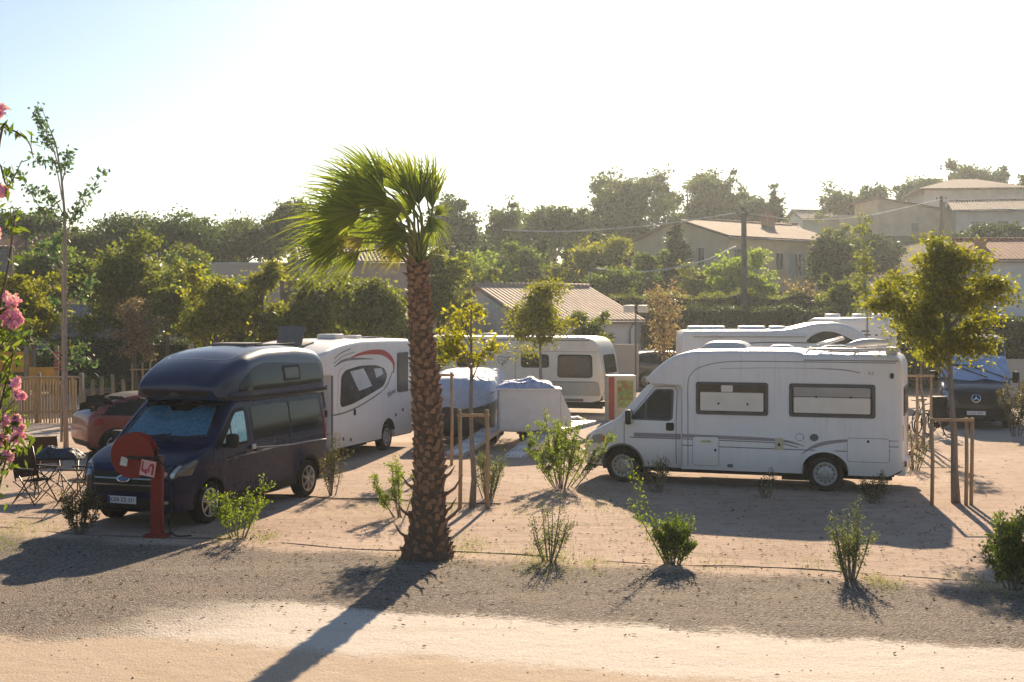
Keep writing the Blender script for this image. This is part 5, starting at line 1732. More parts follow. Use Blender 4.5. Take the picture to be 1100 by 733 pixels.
# old leaf bases in a spiral up the trunk
bm = nb()
rnd = random.Random(3)
kk = 0
z = .02
while z < 4.12:
    a = kk * 2.39996 + rnd.uniform(-.15, .15)
    r = zt_(z) / PS / 2 * .86
    c = pax(z)
    o = Vector((math.cos(a), math.sin(a), 0))
    tn = Vector((-o.y, o.x, 0))
    low = max(0, (.7 - z) / .7)
    ln = rnd.uniform(.07, .17) * (1 - .3 * (z / 4)) * (1 - .35 * low)
    wd = rnd.uniform(.045, .07) * (1 + .2 * low)
    out_ = rnd.uniform(.025, .06) + (.06 if rnd.random() < .05 else 0) + rnd.uniform(-.012, .012)
    b = c + o * (r - .02)
    vs = [bm.verts.new(b + tn * wd), bm.verts.new(b - tn * wd), bm.verts.new(b + o * (.012 + out_) + Vector((0, 0, ln)) - tn * wd * .45 + tn * rnd.uniform(-.02, .02)),
          bm.verts.new(b + o * (.012 + out_) + Vector((0, 0, ln)) + tn * wd * .45), bm.verts.new(b + o * .035 + Vector((0, 0, ln * .35))), bm.verts.new(b + o * (.0) + Vector((0, 0, ln * .9)))]
    for f in ((0, 1, 4), (1, 2, 4), (2, 3, 4), (3, 0, 4), (2, 5, 3), (0, 3, 5), (1, 5, 2)):
        bm.faces.new([vs[i] for i in f])
    kk += 1
    z += .0085 + .002 * rnd.random()
obj('leaf_bases', bm, PBOOT, palm)
# a few dry stubs sticking out of the foot
for a, zz, ln in ((2.9, .55, .30), (3.3, .95, .22), (.1, .5, .28), (-.3, .85, .35), (.4, .62, .25), (2.7, .25, .3), (-.1, 1.1, .2)):
    bm = nb()
    o = Vector((math.cos(a), -abs(math.sin(a)) * .6, 0))
    c = pax(zz) + o * (zt_(zz) / PS / 2 * .8)
    tube(bm, [c, c + o * ln * .5 + Vector((0, 0, ln * .35)), c + o * ln * .85 + Vector((0, 0, ln * .9))], [.028, .02, .004], 5)
    obj('dry_stub', bm, PBOOT, palm)
def frond_leaf_mat(name, c1, c2, tr):
    m, nt, out = nt_new(name)
    at = nt.nodes.new('ShaderNodeAttribute')
    at.attribute_name = 'tint'
    r = ramp(nt, at.outputs['Fac'], [(0, c1), (1, c2)])
    p = N(nt, 'ShaderNodeBsdfPrincipled', Roughness=.45)
    L(nt, r.outputs[0], p.inputs['Base Color'])
    t = N(nt, 'ShaderNodeBsdfTranslucent')
    L(nt, mixc(nt, 1.0, r.outputs[0], (1.5, 1.75, .65), 'MULTIPLY'), t.inputs[0])
    mx = N(nt, 'ShaderNodeMixShader')
    mx.inputs[0].default_value = tr
    L(nt, p.outputs[0], mx.inputs[1]); L(nt, t.outputs[0], mx.inputs[2]); L(nt, mx.outputs[0], out.inputs[0])
    return m
FROND = frond_leaf_mat('palm_frond_green', (.065, .095, .022), (.25, .25, .055), .6)
FRONDY = frond_leaf_mat('palm_frond_old', (.16, .13, .04), (.34, .28, .09), .4)
PET = mat('palm_petiole', (.16, .17, .05), .5, var=.2)
crown_base = pax(4.1)
def frond(hx, hy, ang, lpx, seed, dy=0.0, half=78, tilt=0.3, m=FROND, droop=.24, nlf=24):
    rnd = random.Random(seed)
    L_ = lpx / PS
    hy = hy - 20
    hub = Vector(((hx - CX) / PS - pb.x, dy, CAM_H - (hy - HZ) / PS))
    A = Vector((math.cos(R(ang)), 0, math.sin(R(ang))))
    A = (A + Vector((0, dy * .5, 0))).normalized()
    B_ = Vector((0, 1, 0))
    B_ = (B_ - A * B_.dot(A)).normalized()
    nrm0 = A.cross(B_).normalized()
    # the blade's own plane is turned about its axis
    S = (nrm0 * math.cos(tilt) + B_ * math.sin(tilt)).normalized()
    Nn = A.cross(S).normalized()
    wind = Vector((-1, 0, .02))
    bm = nb()
    lay = bm.faces.layers.float.new('tint')
    dphi = 2 * R(half) / nlf
    for k in range(nlf + 1):
        ph = -R(half) + dphi * k
        d = (A * math.cos(ph) + S * math.sin(ph)).normalized()
        ll = L_ * (1 - .22 * abs(ph) / R(half)) * rnd.uniform(.88, 1.08)
        sd_ = d.cross(Nn).normalized()
        n5 = 8
        prev = None
        tv = rnd.random()
        twist = rnd.uniform(-.15, .15)
        drp = droop * rnd.uniform(.6, 1.5)
        wb = rnd.uniform(.05, .20)
        for i in range(n5 + 1):
            t = i / n5
            bend = t * t * ll
            p = hub + d * ll * t * (1 - .12 * t) + wind * bend * wb + Vector((0, 0, -drp * bend * t * .7)) + Nn * twist * bend * t
            fr = .34
            wdt = ll * min(t, fr) * dphi * .58 + .003
            if t > fr:
                wdt *= max(0.06, 1 - ((t - fr) / (1 - fr)) ** .9)
            c0 = p + sd_ * wdt
            c1 = p - sd_ * wdt
            cm = p + Nn * wdt * .55
            row = (bm.verts.new(c0), bm.verts.new(cm), bm.verts.new(c1))
            if prev:
                for j in (0, 1):
                    f = bm.faces.new((prev[j], prev[j + 1], row[j + 1], row[j]))
                    f[lay] = min(1, max(0, tv * .7 + .3 * t))
            prev = row
    me = bpy.data.meshes.new('frond')
    bm.to_mesh(me)
    bm.free()
    me.materials.append(m)
    o = link(bpy.data.objects.new('frond', me), palm)
    bm = nb()
    b0 = crown_base + Vector((rnd.uniform(-.09, .09), rnd.uniform(-.09, .09), rnd.uniform(-.12, .06)))
    mid = b0.lerp(hub, .5) + Vector((.10, 0, .16)) * (hub - b0).length
    pts = spline([b0, mid, hub, hub + A * L_ * .22], 4)
    tube(bm, pts, [.022 - .016 * i / (len(pts) - 1) for i in range(len(pts))], 6)
    obj('petiole', bm, PET, o)
FR = [(450, 240, 94, 92, 0, 38, .2), (458, 236, 82, 86, .3, 34, .4), (444, 232, 106, 80, -.35, 36, .3), (430, 226, 118, 84, .3, 36, .4), (412, 222, 128, 88, -.1, 40, .2),
      (402, 226, 142, 92, .4, 42, .3), (396, 232, 155, 88, -.35, 42, .25), (388, 242, 167, 86, .15, 42, .3), (420, 240, 158, 70, -.5, 55, .6),
      (378, 254, 182, 84, -.2, 50, .2), (372, 264, 196, 78, .3, 50, .25), (376, 272, 210, 64, -.3, 48, .3), (400, 262, 204, 66, .5, 55, .5), (392, 250, 190, 70, -.55, 60, .5),
      (426, 258, 208, 56, .1, 45, .4), (434, 250, 184, 58, -.5, 60, .7), (440, 246, 150, 56, .5, 60, .7), (416, 232, 172, 72, 0, 55, .4),
      (462, 254, -58, 48, -.3, 42, .3), (456, 262, -84, 36, .25, 40, .3), (466, 250, 40, 30, .3, 40, .4), (464, 244, 90, 88, .1, 26, .2), (440, 272, 212, 48, -.3, 42, .3), (424, 214, 132, 60, .1, 30, .3), (366, 284, 200, 74, -.1, 42, .25), (384, 290, 214, 54, .25, 36, .3), (446, 246, 128, 52, -.1, 50, .5), (436, 264, 196, 50, .0, 55, .6)]
for i, (hx, hy, an, lp, dy, hf, ti) in enumerate(FR):
    frond(hx, hy, an, lp, 20 + i, dy * .9, hf, ti)
frond(428, 286, 205, 34, 90, -.1, 40, .2, FRONDY, .3, 18)
frond(432, 290, 214, 30, 91, .2, 40, .4, FRONDY, .3, 18)
frond(394, 278, 210, 40, 92, -.4, 40, .3, FRONDY, .2, 20)
for hx, hy in ((488, 262), (478, 276), (424, 276), (470, 240)):
    bm = nb()
    h_ = Vector(((hx - CX) / PS - pb.x, -.1, CAM_H - (hy - HZ) / PS))
    tube(bm, spline([crown_base - Vector((0, 0, .1)), crown_base.lerp(h_, .5) + Vector((0, 0, .05)), h_], 4), [.022, .022, .02, .02, .018, .016, .014, .012, .008], 6)
    obj('bare_petiole', bm, PET, palm)

# ---------------------------------------------------------------- young staked trees of the campsite
tree('young_tree', 'bushy yellow-green staked tree right of the broadside white motorhome', 1012, 23.4, 244, 404, 146, 'yellow', dens=1.0, leaf=.075, seed=11, base_px=1027, trunk_r=.075, bark=BARKG, clump=.15, nclump=120, limbs=16, shell=.6,
     lobes=[(0, 0, .05, .62, .62, .75), (.05, 0, .55, .4, .4, .4), (-.75, 0, .16, .36, .35, .32), (.7, 0, .1, .3, .3, .3), (.35, 0, -.6, .35, .3, .3), (-.35, 0, -.3, .4, .4, .4), (.55, .1, -.35, .3, .3, .4), (-.1, 0, -.7, .3, .3, .25)])
tree('young_tree', 'sparse golden-leaved staked sapling right of the palm', 506, 22.9, 303, 412, 84, 'gold', dens=.20, leaf=.085, seed=12, base_px=507, trunk_r=.055, bark=BARKG, shape='ragged', clump=.13, nclump=30, limbs=12)
tree('young_tree', 'round olive-green tree standing in front of the cream caravan', 579, 39.5, 301, 388, 80, 'yellow', dens=.75, leaf=.10, seed=13, base_px=582, trunk_r=.07, bark=BARKG, clump=.2, nclump=80, limbs=10,
     lobes=[(0, 0, .1, .75, .75, .8), (.1, 0, .5, .5, .5, .45), (-.45, 0, .0, .4, .4, .5), (.35, 0, -.2, .5, .4, .5), (.95, 0, -.05, .25, .2, .22), (-.35, 0, -.75, .25, .2, .25)])
tree('young_tree', 'thin tall sapling with a dark leafy top just right of the palm', 470, 29.5, 345, 400, 40, 'mid', dens=.35, leaf=.08, seed=14, base_px=468, trunk_r=.04, bark=BARKG, shape='ragged', clump=.12, limbs=6)
tree('dry_tree', 'dry pink-leaved upright tree in front of the dark grey SUV', 712, 52, 303, 396, 56, 'dry', dens=.16, leaf=.12, seed=15, base_px=714, trunk_r=.06, shape='column', clump=.2, nclump=80, limbs=14,
     lobes=[(0, 0, .45, .85, .8, .5), (0, 0, .0, .75, .7, .5), (.05, 0, -.5, .5, .5, .5), (-.2, 0, .7, .4, .4, .3), (.1, 0, -.85, .25, .3, .2)])
tree('dry_tree', 'dry pink-leaved small tree beside the log posts on the left', 148, 50, 316, 390, 54, 'dry', dens=.34, leaf=.12, seed=16, trunk_r=.05, shape='round', clump=.18, nclump=50, limbs=12, base_px=146)
# tall thin birch-like tree on the left
rng = np.random.default_rng(5)
Yb = 33.0
bs = F / Yb
bt = thing('slender_tree', 'very tall thin tree with sparse wispy branches on the left', 'tree', ((71 - CX) / bs, Yb, 0))
bx0 = (71 - CX) / bs
def Wb(px, py, dy=0):
    return Vector(((px - CX) / bs - bx0, dy, CAM_H - (py - HZ) / bs))
bm = nb()
main = [Vector((0, 0, -.1)), Wb(70, 400), Wb(69.5, 330), Wb(70, 270), Wb(69, 225), Wb(66, 190), Wb(60, 155), Wb(52, 135), Wb(44, 114)]
tube(bm, main, [.07, .06, .05, .042, .034, .026, .018, .012, .006], 8)
tube(bm, [Wb(66, 475) - Vector((0, 0, .0)), Wb(66, 400, .1), Wb(65, 300, .12), Wb(66, 255, .08)], [.035, .032, .026, .014], 7)
PL, DL = [], []
brs = [[(69, 232), (58, 214), (45, 205), (30, 205)], [(67, 215), (60, 180), (50, 172), (32, 175)], [(70, 262), (82, 224), (98, 205), (118, 182)], [(69, 240), (52, 226), (34, 236)], [(66, 200), (72, 172), (74, 165)],
       [(64, 182), (56, 155), (44, 128), (43, 112)], [(60, 165), (48, 150), (42, 125)], [(69, 250), (60, 262), (58, 285)], [(69, 300), (50, 270), (40, 262)], [(70, 330), (95, 310), (105, 300)],
       [(70, 395), (50, 372), (30, 360), (0, 350)], [(70, 400), (90, 388), (110, 392)], [(68, 395), (80, 378), (95, 370)], [(70, 350), (62, 330), (52, 325)], [(65, 215), (45, 225), (22, 190), (5, 186)], [(69, 225), (76, 235), (92, 215)]]
for i, b in enumerate(brs):
    dy = rng.uniform(-.3, .3)
    pts = spline([Wb(px_, py_, dy * k / len(b)) for k, (px_, py_) in enumerate(b)], 4)
    tube(bm, pts, [.018 - .014 * k / (len(pts) - 1) for k in range(len(pts))], 5)
    for k in range(34 + 12 * len(b)):
        f = .3 + .7 * rng.random()
        q = pts[int(f * (len(pts) - 1))]
        PL.append(tuple(q + Vector(rng.normal(size=3)) * .085))
        DL.append(tuple(Vector(rng.normal(size=3))))
obj('trunk', bm, bark_mat('pale_bark', (.22, .17, .13), (.42, .34, .28)), bt)
PL, DL = np.array(PL), np.array(DL)
leaf_mesh('crown', PL, DL, rdir(rng, len(PL)), .15, .5, rng, LM['blue'], bt)
# second slender tree, hazy, right of the back row
tree('slender_tree', 'thin young tree with a few pale leaves behind the long motorhome', 929, 47, 215, 340, 26, 'olive', dens=.14, leaf=.13, seed=17, trunk_r=.05, shape='column', clump=.15, bark=BARKG, limbs=6)
tree('slender_tree', 'thin bare-stemmed sapling by the bicycles', 991, 33, 300, 390, 30, 'olive', dens=.3, leaf=.10, seed=18, trunk_r=.045, shape='ragged', bark=BARKG, limbs=5)

stakes([494, 523], 22.7, 440, 0, (491, 526), 446, 'two pale stakes with a cross rail holding the golden sapling')
stakes([1001, 1038, 1044], 23.1, 449, 0, (998, 1045), 451, 'three stakes with a cross rail round the yellow-green tree')
stakes([470, 485], 29.2, 400, 0, (464, 488), 403, 'two thin stakes with a rail just right of the palm trunk')
stakes([974, 985, 1000], 32.7, 404, 0, (960, 1003), 404, 'three tall stakes with a rail by the bicycles')
stakes([142, 153, 161], 49.5, 390, 0, (140, 163), 397, 'tall stakes with a rail round the dry tree on the left')

# ---------------------------------------------------------------- shrubs along the drip line and between the pitches
shrub('young leafy shrub right of the red hose post', 256, 578, 494, 70, 'fresh', 7, 900, .055, 21)
shrub('brownish low shrub left of the red hose post', 86, 574, 505, 56, 'deadshrub', 14, 1500, .05, 22)
shrub('dark wispy shrub behind the rear of the navy campervan', 356, 521, 455, 26, 'deadshrub', 9, 700, .05, 23, Y=24.4)
shrub('fresh green shrub leaning out left of the palm trunk', 428, 556, 478, 66, 'fresh', 7, 900, .055, 24, lean=-.15)
shrub('large sprawling green shrub in front of the broadside motorhome nose', 604, 524, 432, 92, 'fresh', 16, 2800, .065, 25, spread=1.1)
shrub('airy grey-green shrub in the middle of the foreground bed', 591, 604, 528, 52, 'grey', 9, 700, .042, 26)
shrub('compact green shrub with one long leaning shoot', 722, 607, 545, 50, 'mid', 12, 1900, .055, 27)
shrub('grey-green shrub on upright stems right of the compact one', 913, 624, 532, 52, 'grey', 11, 1300, .042, 28)
shrub('large dense dark green shrub at the right edge', 1090, 634, 540, 80, 'mid', 16, 3200, .075, 29, aspect=.4)
shrub('purple-brown wispy shrub against the broadside motorhome door', 706, 529, 486, 36, 'deadshrub', 10, 600, .045, 30)
shrub('small dark tuft of stems under the broadside motorhome', 823, 535, 500, 22, 'deadshrub', 8, 260, .045, 31)
shrub('bushy brown shrub at the rear wheel of the broadside motorhome', 938, 541, 502, 40, 'deadshrub', 11, 800, .045, 32)
shrub('grey dusty shrub between the ramps and the golden sapling', 524, 536, 472, 42, 'grey', 12, 1300, .045, 33)
shrub('faded green shrub at the right front of the black van', 1092, 466, 392, 40, 'deadshrub', 12, 1400, .08, 34, Y=36)
shrub('brown low shrub behind the rear of the broadside motorhome', 982, 505, 452, 28, 'deadshrub', 9, 500, .05, 35)
shrub('small green plant below the cabinet picture', 590, 470, 430, 34, 'fresh', 8, 600, .06, 36)
sh = shrub('single long shoot leaning over the compact green shrub', 716, 606, 488, 30, 'fresh', 2, 150, .05, 37, lean=-.42, straight=True, name='shoot', cat='plant')
shrub('tall weed by the drip line left of the palm', 345, 500, 476, 18, 'deadshrub', 6, 160, .05, 38)

# ---------------------------------------------------------------- oleander close on the left edge
Yo = 8.2
os_ = F / Yo
ol = thing('oleander', 'tall oleander with pink flower clusters at the left edge', 'bush', ((-40 - CX) / os_, Yo, 0))
ox = (-40 - CX) / os_
rng = np.random.default_rng(9)
bm = nb()
PL, DL = [], []
def Wo(px, py, dy=0):
    return Vector(((px - CX) / os_ - ox, dy, CAM_H - (py - HZ) / os_))
fl = [(12, 322, 13), (15, 337, 9), (2, 338, 8), (9, 348, 8), (20, 346, 6), (0, 118, 9), (2, 205, 8), (16, 410, 7), (20, 424, 8), (6, 452, 7), (18, 450, 6), (3, 472, 10), (20, 470, 8), (8, 490, 7), (-6, 250, 8), (22, 462, 5)]
for i, (a, b, r_) in enumerate(fl):
    root_ = Vector((rng.uniform(-.2, .2), rng.uniform(-.3, .3), 0))
    e = Wo(a, b)
    pts = spline([root_, Wo(-44 - rng.uniform(0, 20), b + 160), Wo(a - 26, b + 40), e], 6)
    tube(bm, pts, [.010 - .007 * k / (len(pts) - 1) for k in range(len(pts))], 5)
    for k in range(26):
        f = .7 + .3 * rng.random()
        q = pts[int(f * (len(pts) - 1))]
        PL.append(tuple(q + Vector(rng.normal(size=3)) * .06)); DL.append(tuple(Vector(rng.normal(size=3)) * .8 + Vector((.1, 0, .5))))
for b in ([(-20, 320), (0, 150), (12, 140), (30, 152), (36, 170)], [(-20, 320), (-4, 180), (8, 200), (24, 172)], [(-20, 620), (0, 520), (10, 480), (18, 438)], [(-20, 420), (6, 300), (14, 250), (16, 232)], [(-30, 600), (0, 440), (10, 400), (14, 376)], [(-30, 500), (-4, 420), (6, 390), (18, 380)]):
    pts = spline([Wo(x_, y_) for x_, y_ in b], 5)
    tube(bm, pts, [.010 - .007 * k / (len(pts) - 1) for k in range(len(pts))], 5)
    for k in range(26):
        f = .3 + .7 * rng.random()
        q = pts[int(f * (len(pts) - 1))]
        PL.append(tuple(q + Vector(rng.normal(size=3)) * .03)); DL.append(tuple(Vector(rng.normal(size=3)) * .8 + Vector((.1, 0, .5))))
obj('branches', bm, BARK, ol)
PL, DL = np.array(PL), np.array(DL)
leaf_mesh('foliage', PL, DL, rdir(rng, len(PL)), .08, .3, rng, LM['mid'], ol)
PINK = leaf_mat('pink_petals', (.74, .24, .52), (.80, .38, .66), (.86, .58, .78), .25)
for a, b, r_ in fl:
    c = Wo(a, b)
    P_, D_ = [], []
    for k in range(int(9 + r_)):
        fc = c + Vector(rdir(rng, 1)[0]) * (r_ * .75 / os_) * rng.uniform(.5, 1)
        nz = rdir(rng, 1)[0]
        u = np.cross(nz, [0.3, .2, 1]); u /= np.linalg.norm(u)
        w2 = np.cross(nz, u)
        for j in range(5):
            an = 2 * PI * j / 5
            d = u * math.cos(an) + w2 * math.sin(an) + nz * .3
            P_.append(np.array(fc) + d * .013); D_.append(d)
    P_, D_ = np.array(P_), np.array(D_)
    leaf_mesh('flower_cluster', P_, D_, rdir(rng, len(P_)) * .3 + np.array([0, -1, .3]), .028, .8, rng, PINK, ol)

# ================================================================== BUILDINGS
def plaster(name, col):
    return mat(name, col, .9, var=.10, scale=1.2, bump=.25, bscale=25, spec=.2)
TILE1 = roof_tiles('buff_clay_tiles', (.34, .23, .16), (.44, .32, .23))
TILE2 = roof_tiles('brown_clay_tiles', (.24, .155, .115), (.32, .22, .16))
TILE3 = roof_tiles('red_clay_tiles', (.28, .10, .06), (.38, .16, .10))
TRIM = mat('pale_render_trim', (.55, .49, .42), .8)
SHUT = mat('pale_blue_shutter', (.28, .36, .42), .6)
DARKW = mat('dark_window_glass', (.035, .04, .045), .15, coat=.4)
def slope_mesh(p, th):
    """roof slab in its own frame: local x along the eave, local y up the slope; returns bmesh and matrix"""
    a, b, c, d = [Vector(q) for q in p]        # eave left, eave right, ridge right, ridge left
    ex = (b - a).normalized()
    n = ex.cross(d - a).normalized()
    if n.z < 0: n = -n
    ey = n.cross(ex).normalized()
    M = Matrix((ex, ey, n)).transposed().to_4x4()
    M.translation = a
    Mi = M.inverted()
    bm = nb()
    lo = [bm.verts.new(Mi @ q) for q in (a, b, c, d)]
    hi = [bm.verts.new(Mi @ (q + n * th)) for q in (a, b, c, d)]
    bm.faces.new(lo[::-1]); bm.faces.new(hi)
    for i in range(4):
        bm.faces.new((lo[i], lo[(i + 1) % 4], hi[(i + 1) % 4], hi[i]))
    return bm, M
def roof_part(root, name, p, tile, th=.14):
    bm, M = slope_mesh(p, th)
    o = obj(name, bm, tile, root, None)
    o.matrix_local = M
    return o
def opening(wall_root, u, z, w_, h, side, ln, wd, kind='window', shutters=False, frame=None):
    """window or door with frame, recessed-looking pane and sill on one wall of a house (local box ln x wd)"""
    fr = frame or TRIM
    if side == 'S': M = Matrix.Translation((u, -wd / 2, z))
    elif side == 'N': M = Matrix.Translation((u, wd / 2, z)) @ Matrix.Rotation(PI, 4, 'Z')
    elif side == 'W': M = Matrix.Translation((-ln / 2, u, z)) @ Matrix.Rotation(-PI / 2, 4, 'Z')
    else: M = Matrix.Translation((ln / 2, u, z)) @ Matrix.Rotation(PI / 2, 4, 'Z')
    bm = nb()
    f = .07
    for c, s_ in (((0, -.03, h / 2 + f / 2), (w_ + 2 * f, .12, f)), ((0, -.05, -h / 2 - f / 2), (w_ + 4 * f, .18, f)), ((-w_ / 2 - f / 2, -.03, 0), (f, .12, h)), ((w_ / 2 + f / 2, -.03, 0), (f, .12, h)), ((0, -.02, 0), (.04, .06, h))):
        box(bm, c, s_)
    o = obj(kind, bm, fr, wall_root, None)
    o.matrix_local = M
    bm = nb()
    box(bm, (0, -.004, 0), (w_, .02, h))
    obj('pane', bm, DARKW, o)
    if shutters:
        for sg in (-1, 1):
            bm = nb()
            box(bm, (sg * (w_ * .75 + .10), -.06, 0), (w_ * .5, .05, h + .06))
            for k in range(int(h / .12)):
                box(bm, (sg * (w_ * .75 + .10), -.09, -h / 2 + .06 + k * .12), (w_ * .42, .02, .05))
            obj('shutter', bm, SHUT, o)
    return o
def house(label, x, y, rot, ln, wd, eave, rise, wall, tile, zb=0.0, over=.35, roof='gable', wins=(), chim=None, cat='house', name='house', group=None, thick=.16):
    t = thing(name, label, cat, (x, y, zb), rot, group)
    bm = nb()
    hx, hy = ln / 2, wd / 2
    if roof == 'gable':
        v = [bm.verts.new(p_) for p_ in ((-hx, -hy, -3), (hx, -hy, -3), (hx, hy, -3), (-hx, hy, -3), (-hx, -hy, eave), (hx, -hy, eave), (hx, hy, eave), (-hx, hy, eave), (-hx, 0, eave + rise), (hx, 0, eave + rise))]
        for f in ((0, 1, 5, 4), (2, 3, 7, 6), (1, 2, 6, 9, 5), (3, 0, 4, 8, 7), (4, 5, 9, 8), (6, 7, 8, 9), (3, 2, 1, 0)):
            bm.faces.new([v[i] for i in f])
    elif roof == 'mono':
        v = [bm.verts.new(p_) for p_ in ((-hx, -hy, -3), (hx, -hy, -3), (hx, hy, -3), (-hx, hy, -3), (-hx, -hy, eave + rise), (hx, -hy, eave), (hx, hy, eave), (-hx, hy, eave + rise))]
        for f in ((0, 1, 5, 4), (2, 3, 7, 6), (1, 2, 6, 5), (3, 0, 4, 7), (4, 5, 6, 7), (3, 2, 1, 0)):
            bm.faces.new([v[i] for i in f])
    else:
        box(bm, (0, 0, (eave - 3) / 2), (ln, wd, eave + 3))
    obj('wall', bm, wall, t, None)
    e = over
    if roof == 'gable':
        dz = rise / hy * e
        for sg in (-1, 1):
            roof_part(t, 'roof', [(-hx - e, sg * (hy + e), eave - dz + .01), (hx + e, sg * (hy + e), eave - dz + .01), (hx + e, 0, eave + rise + .01), (-hx - e, 0, eave + rise + .01)], tile, thick)
        bm = nb()
        tube(bm, [(-hx - e, 0, eave + rise + thick), (hx + e, 0, eave + rise + thick)], .13, 8)
        obj('ridge', bm, tile, t)
        for sg in (-1, 1):
            bm = nb()
            tube(bm, [(-hx - e, sg * (hy + e + .05), eave - dz + .02), (hx + e, sg * (hy + e + .05), eave - dz + .02)], .06, 6)
            tube(bm, [(hx - .3, sg * (hy + e), eave - dz), (hx - .3, sg * (hy + .08), eave - dz - .35), (hx - .3, sg * (hy + .08), 0)], .045, 6)
            obj('gutter', bm, mat('zinc_gutter', (.30, .29, .28), .5, .4), t)
    elif roof == 'mono':
        dz = rise / ln * e
        roof_part(t, 'roof', [(hx + e, hy + e, eave - dz + .01), (hx + e, -hy - e, eave - dz + .01), (-hx - e, -hy - e, eave + rise + dz + .01), (-hx - e, hy + e, eave + rise + dz + .01)][::1], tile, thick)
    elif roof == 'hip':
        r_ = min(hx, hy)
        rx = hx - r_ * .9
        A_ = [(-hx - e, -hy - e, eave), (hx + e, -hy - e, eave), (hx + e, hy + e, eave), (-hx - e, hy + e, eave)]
        Rd = [(-rx, 0, eave + rise), (rx, 0, eave + rise)]
        bm = nb()
        a = [bm.verts.new(q) for q in A_]
        b = [bm.verts.new(q) for q in Rd]
        c = [bm.verts.new((q[0], q[1], q[2] - .16)) for q in A_]
        for f in ((a[0], a[1], b[1], b[0]), (a[1], a[2], b[1]), (a[2], a[3], b[0], b[1]), (a[3], a[0], b[0])):
            bm.faces.new(f)
        for i in range(4):
            bm.faces.new((c[i], c[(i + 1) % 4], a[(i + 1) % 4], a[i]))
        bm.faces.new(c[::-1])
        obj('roof', bm, tile, t)
    else:
        bm = nb()
        box(bm, (0, 0, eave + .08), (ln + .2, wd + .2, .16))
        obj('parapet', bm, tile, t)
    for w_ in wins:
        opening(t, *w_[:4], w_[4], ln, wd, kind=(w_[6] if len(w_) > 6 else 'window'), shutters=(w_[5] if len(w_) > 5 else False))
    if chim:
        cx_, cy_, cz_, cw, ch_ = chim
        bm = nb()
        box(bm, (cx_, cy_, cz_), (cw, cw * .8, ch_))
        box(bm, (cx_, cy_, cz_ + ch_ / 2 + .05), (cw * 1.25, cw * 1.05, .1))
        for k in (-.25, .25):
            box(bm, (cx_ + k * cw, cy_, cz_ + ch_ / 2 + .2), (.08, .3, .2))
        obj('chimney', bm, mat('chimney_brick', (.36, .20, .13), .9), t)
    return t

# white service building with buff tiles behind the caravan
house('white single-storey building with a buff tiled gable roof behind the cream caravan', 1.0, 63.2, R(33), 6.0, 8.2, 3.1, 1.5, plaster('white_render', (.70, .66, .62)), TILE1,
      wins=((-.8, 2.35, .55, .45, 'W'), (2.2, 1.5, .8, 1.0, 'W'), (1.2, 2.2, 1.0, .5, 'S')))
# house on the slope with two wings of roof
X_, Y_ = XY(790, 97)
house('large tan two-storey house with a broad gable on the hillside', X_, Y_, R(38), 11.8, 9.4, 4.3, 1.35, plaster('tan_render', (.64, .48, .31)), TILE2, zb=4.4, chim=(2.6, -.9, 5.5, .8, 1.5),
      wins=((-5.0, 2.9, .7, 1.1, 'S'), (-.6, 2.7, .8, 1.2, 'S', False), (1.4, 2.5, .8, 1.6, 'S', True), (4.4, 2.5, .8, 1.6, 'S', True), (1.6, 2.7, 1.4, 1.0, 'W', True), (-2.2, 3.0, .6, 1.2, 'W')))
X_, Y_ = XY(803, 106)
house('low upper roof rising behind the large tan house', X_, Y_, R(0), 7.5, 5, 5.0, .7, plaster('tan_render', (.4, .3, .22)), TILE2, zb=4.8, wins=((0, 4.4, .8, .7, 'S'),))
# hilltop villa and the wings below it
X_, Y_ = XY(1036, 134)
house('pale villa with a hipped tile roof at the top of the hill', X_, Y_, R(-6), 9.6, 8, 5.0, 1.3, plaster('pale_villa_render', (.68, .61, .52)), TILE2, zb=10.9, roof='hip', over=.7, wins=((1.2, 3.1, 1.5, 1.1, 'S'), (-2.6, 3.1, 1.0, 1.1, 'S')))
X_, Y_ = XY(985, 122)
house('long beige house with a sloping roofline below the villa', X_, Y_, R(4), 9.8, 6.5, 3.6, 1.6, plaster('beige_render', (.66, .50, .35)), TILE2, zb=8.6, roof='mono', wins=((3.6, 1.6, .7, 1.1, 'S'), (-1.5, 2.6, .6, .8, 'S')))
X_, Y_ = XY(914, 120)
house('flat-roofed beige annexe left of the long beige house', X_, Y_, R(3), 3.6, 5, 3.9, 0, plaster('beige_render', (.47, .36, .27)), TRIM, zb=8.2, roof='flat', wins=((.6, 3.2, .5, .7, 'S'),))
X_, Y_ = XY(1078, 118)
house('low white house with brown roofs right of the long beige house', X_, Y_, R(-12), 9, 7, 3.9, 1.0, plaster('cream_render', (.55, .49, .42)), TILE2, zb=8.6, wins=((-2.9, 2.4, .8, 1.0, 'S'), (-.6, 2.3, .9, 1.2, 'S'), (2.2, 2.4, .9, 1.0, 'S')))
X_, Y_ = XY(876, 150)
house('small pale green house with a brown roof on the skyline', X_, Y_, R(10), 5.2, 5, 4.2, 1.0, plaster('pale_green_render', (.46, .50, .42)), TILE2, zb=9.9, wins=((.8, 2.6, .8, 1.0, 'S'),))
# right-hand house with red tiles
X_, Y_ = XY(1105, 70)
house('pale blue-white house with a red tiled roof at the right edge', X_, Y_, R(-4), 7.4, 8, 5.4, 1.1, plaster('blue_white_render', (.60, .62, .66)), TILE3, zb=.7, chim=(-3.0, -1.6, 5.9, .5, 1.0), wins=((0.6, 3.9, .9, 1.1, 'S', True),))
X_, Y_ = XY(926, 84)
house('small white outbuilding among the trees below the beige houses', X_, Y_, R(0), 5.6, 4, 3.0, .7, plaster('white_render', (.56, .52, .5)), TILE1, zb=1.9, wins=((-1.6, 1.7, .8, 1.2, 'S'), (.9, 1.7, .8, 1.2, 'S')))
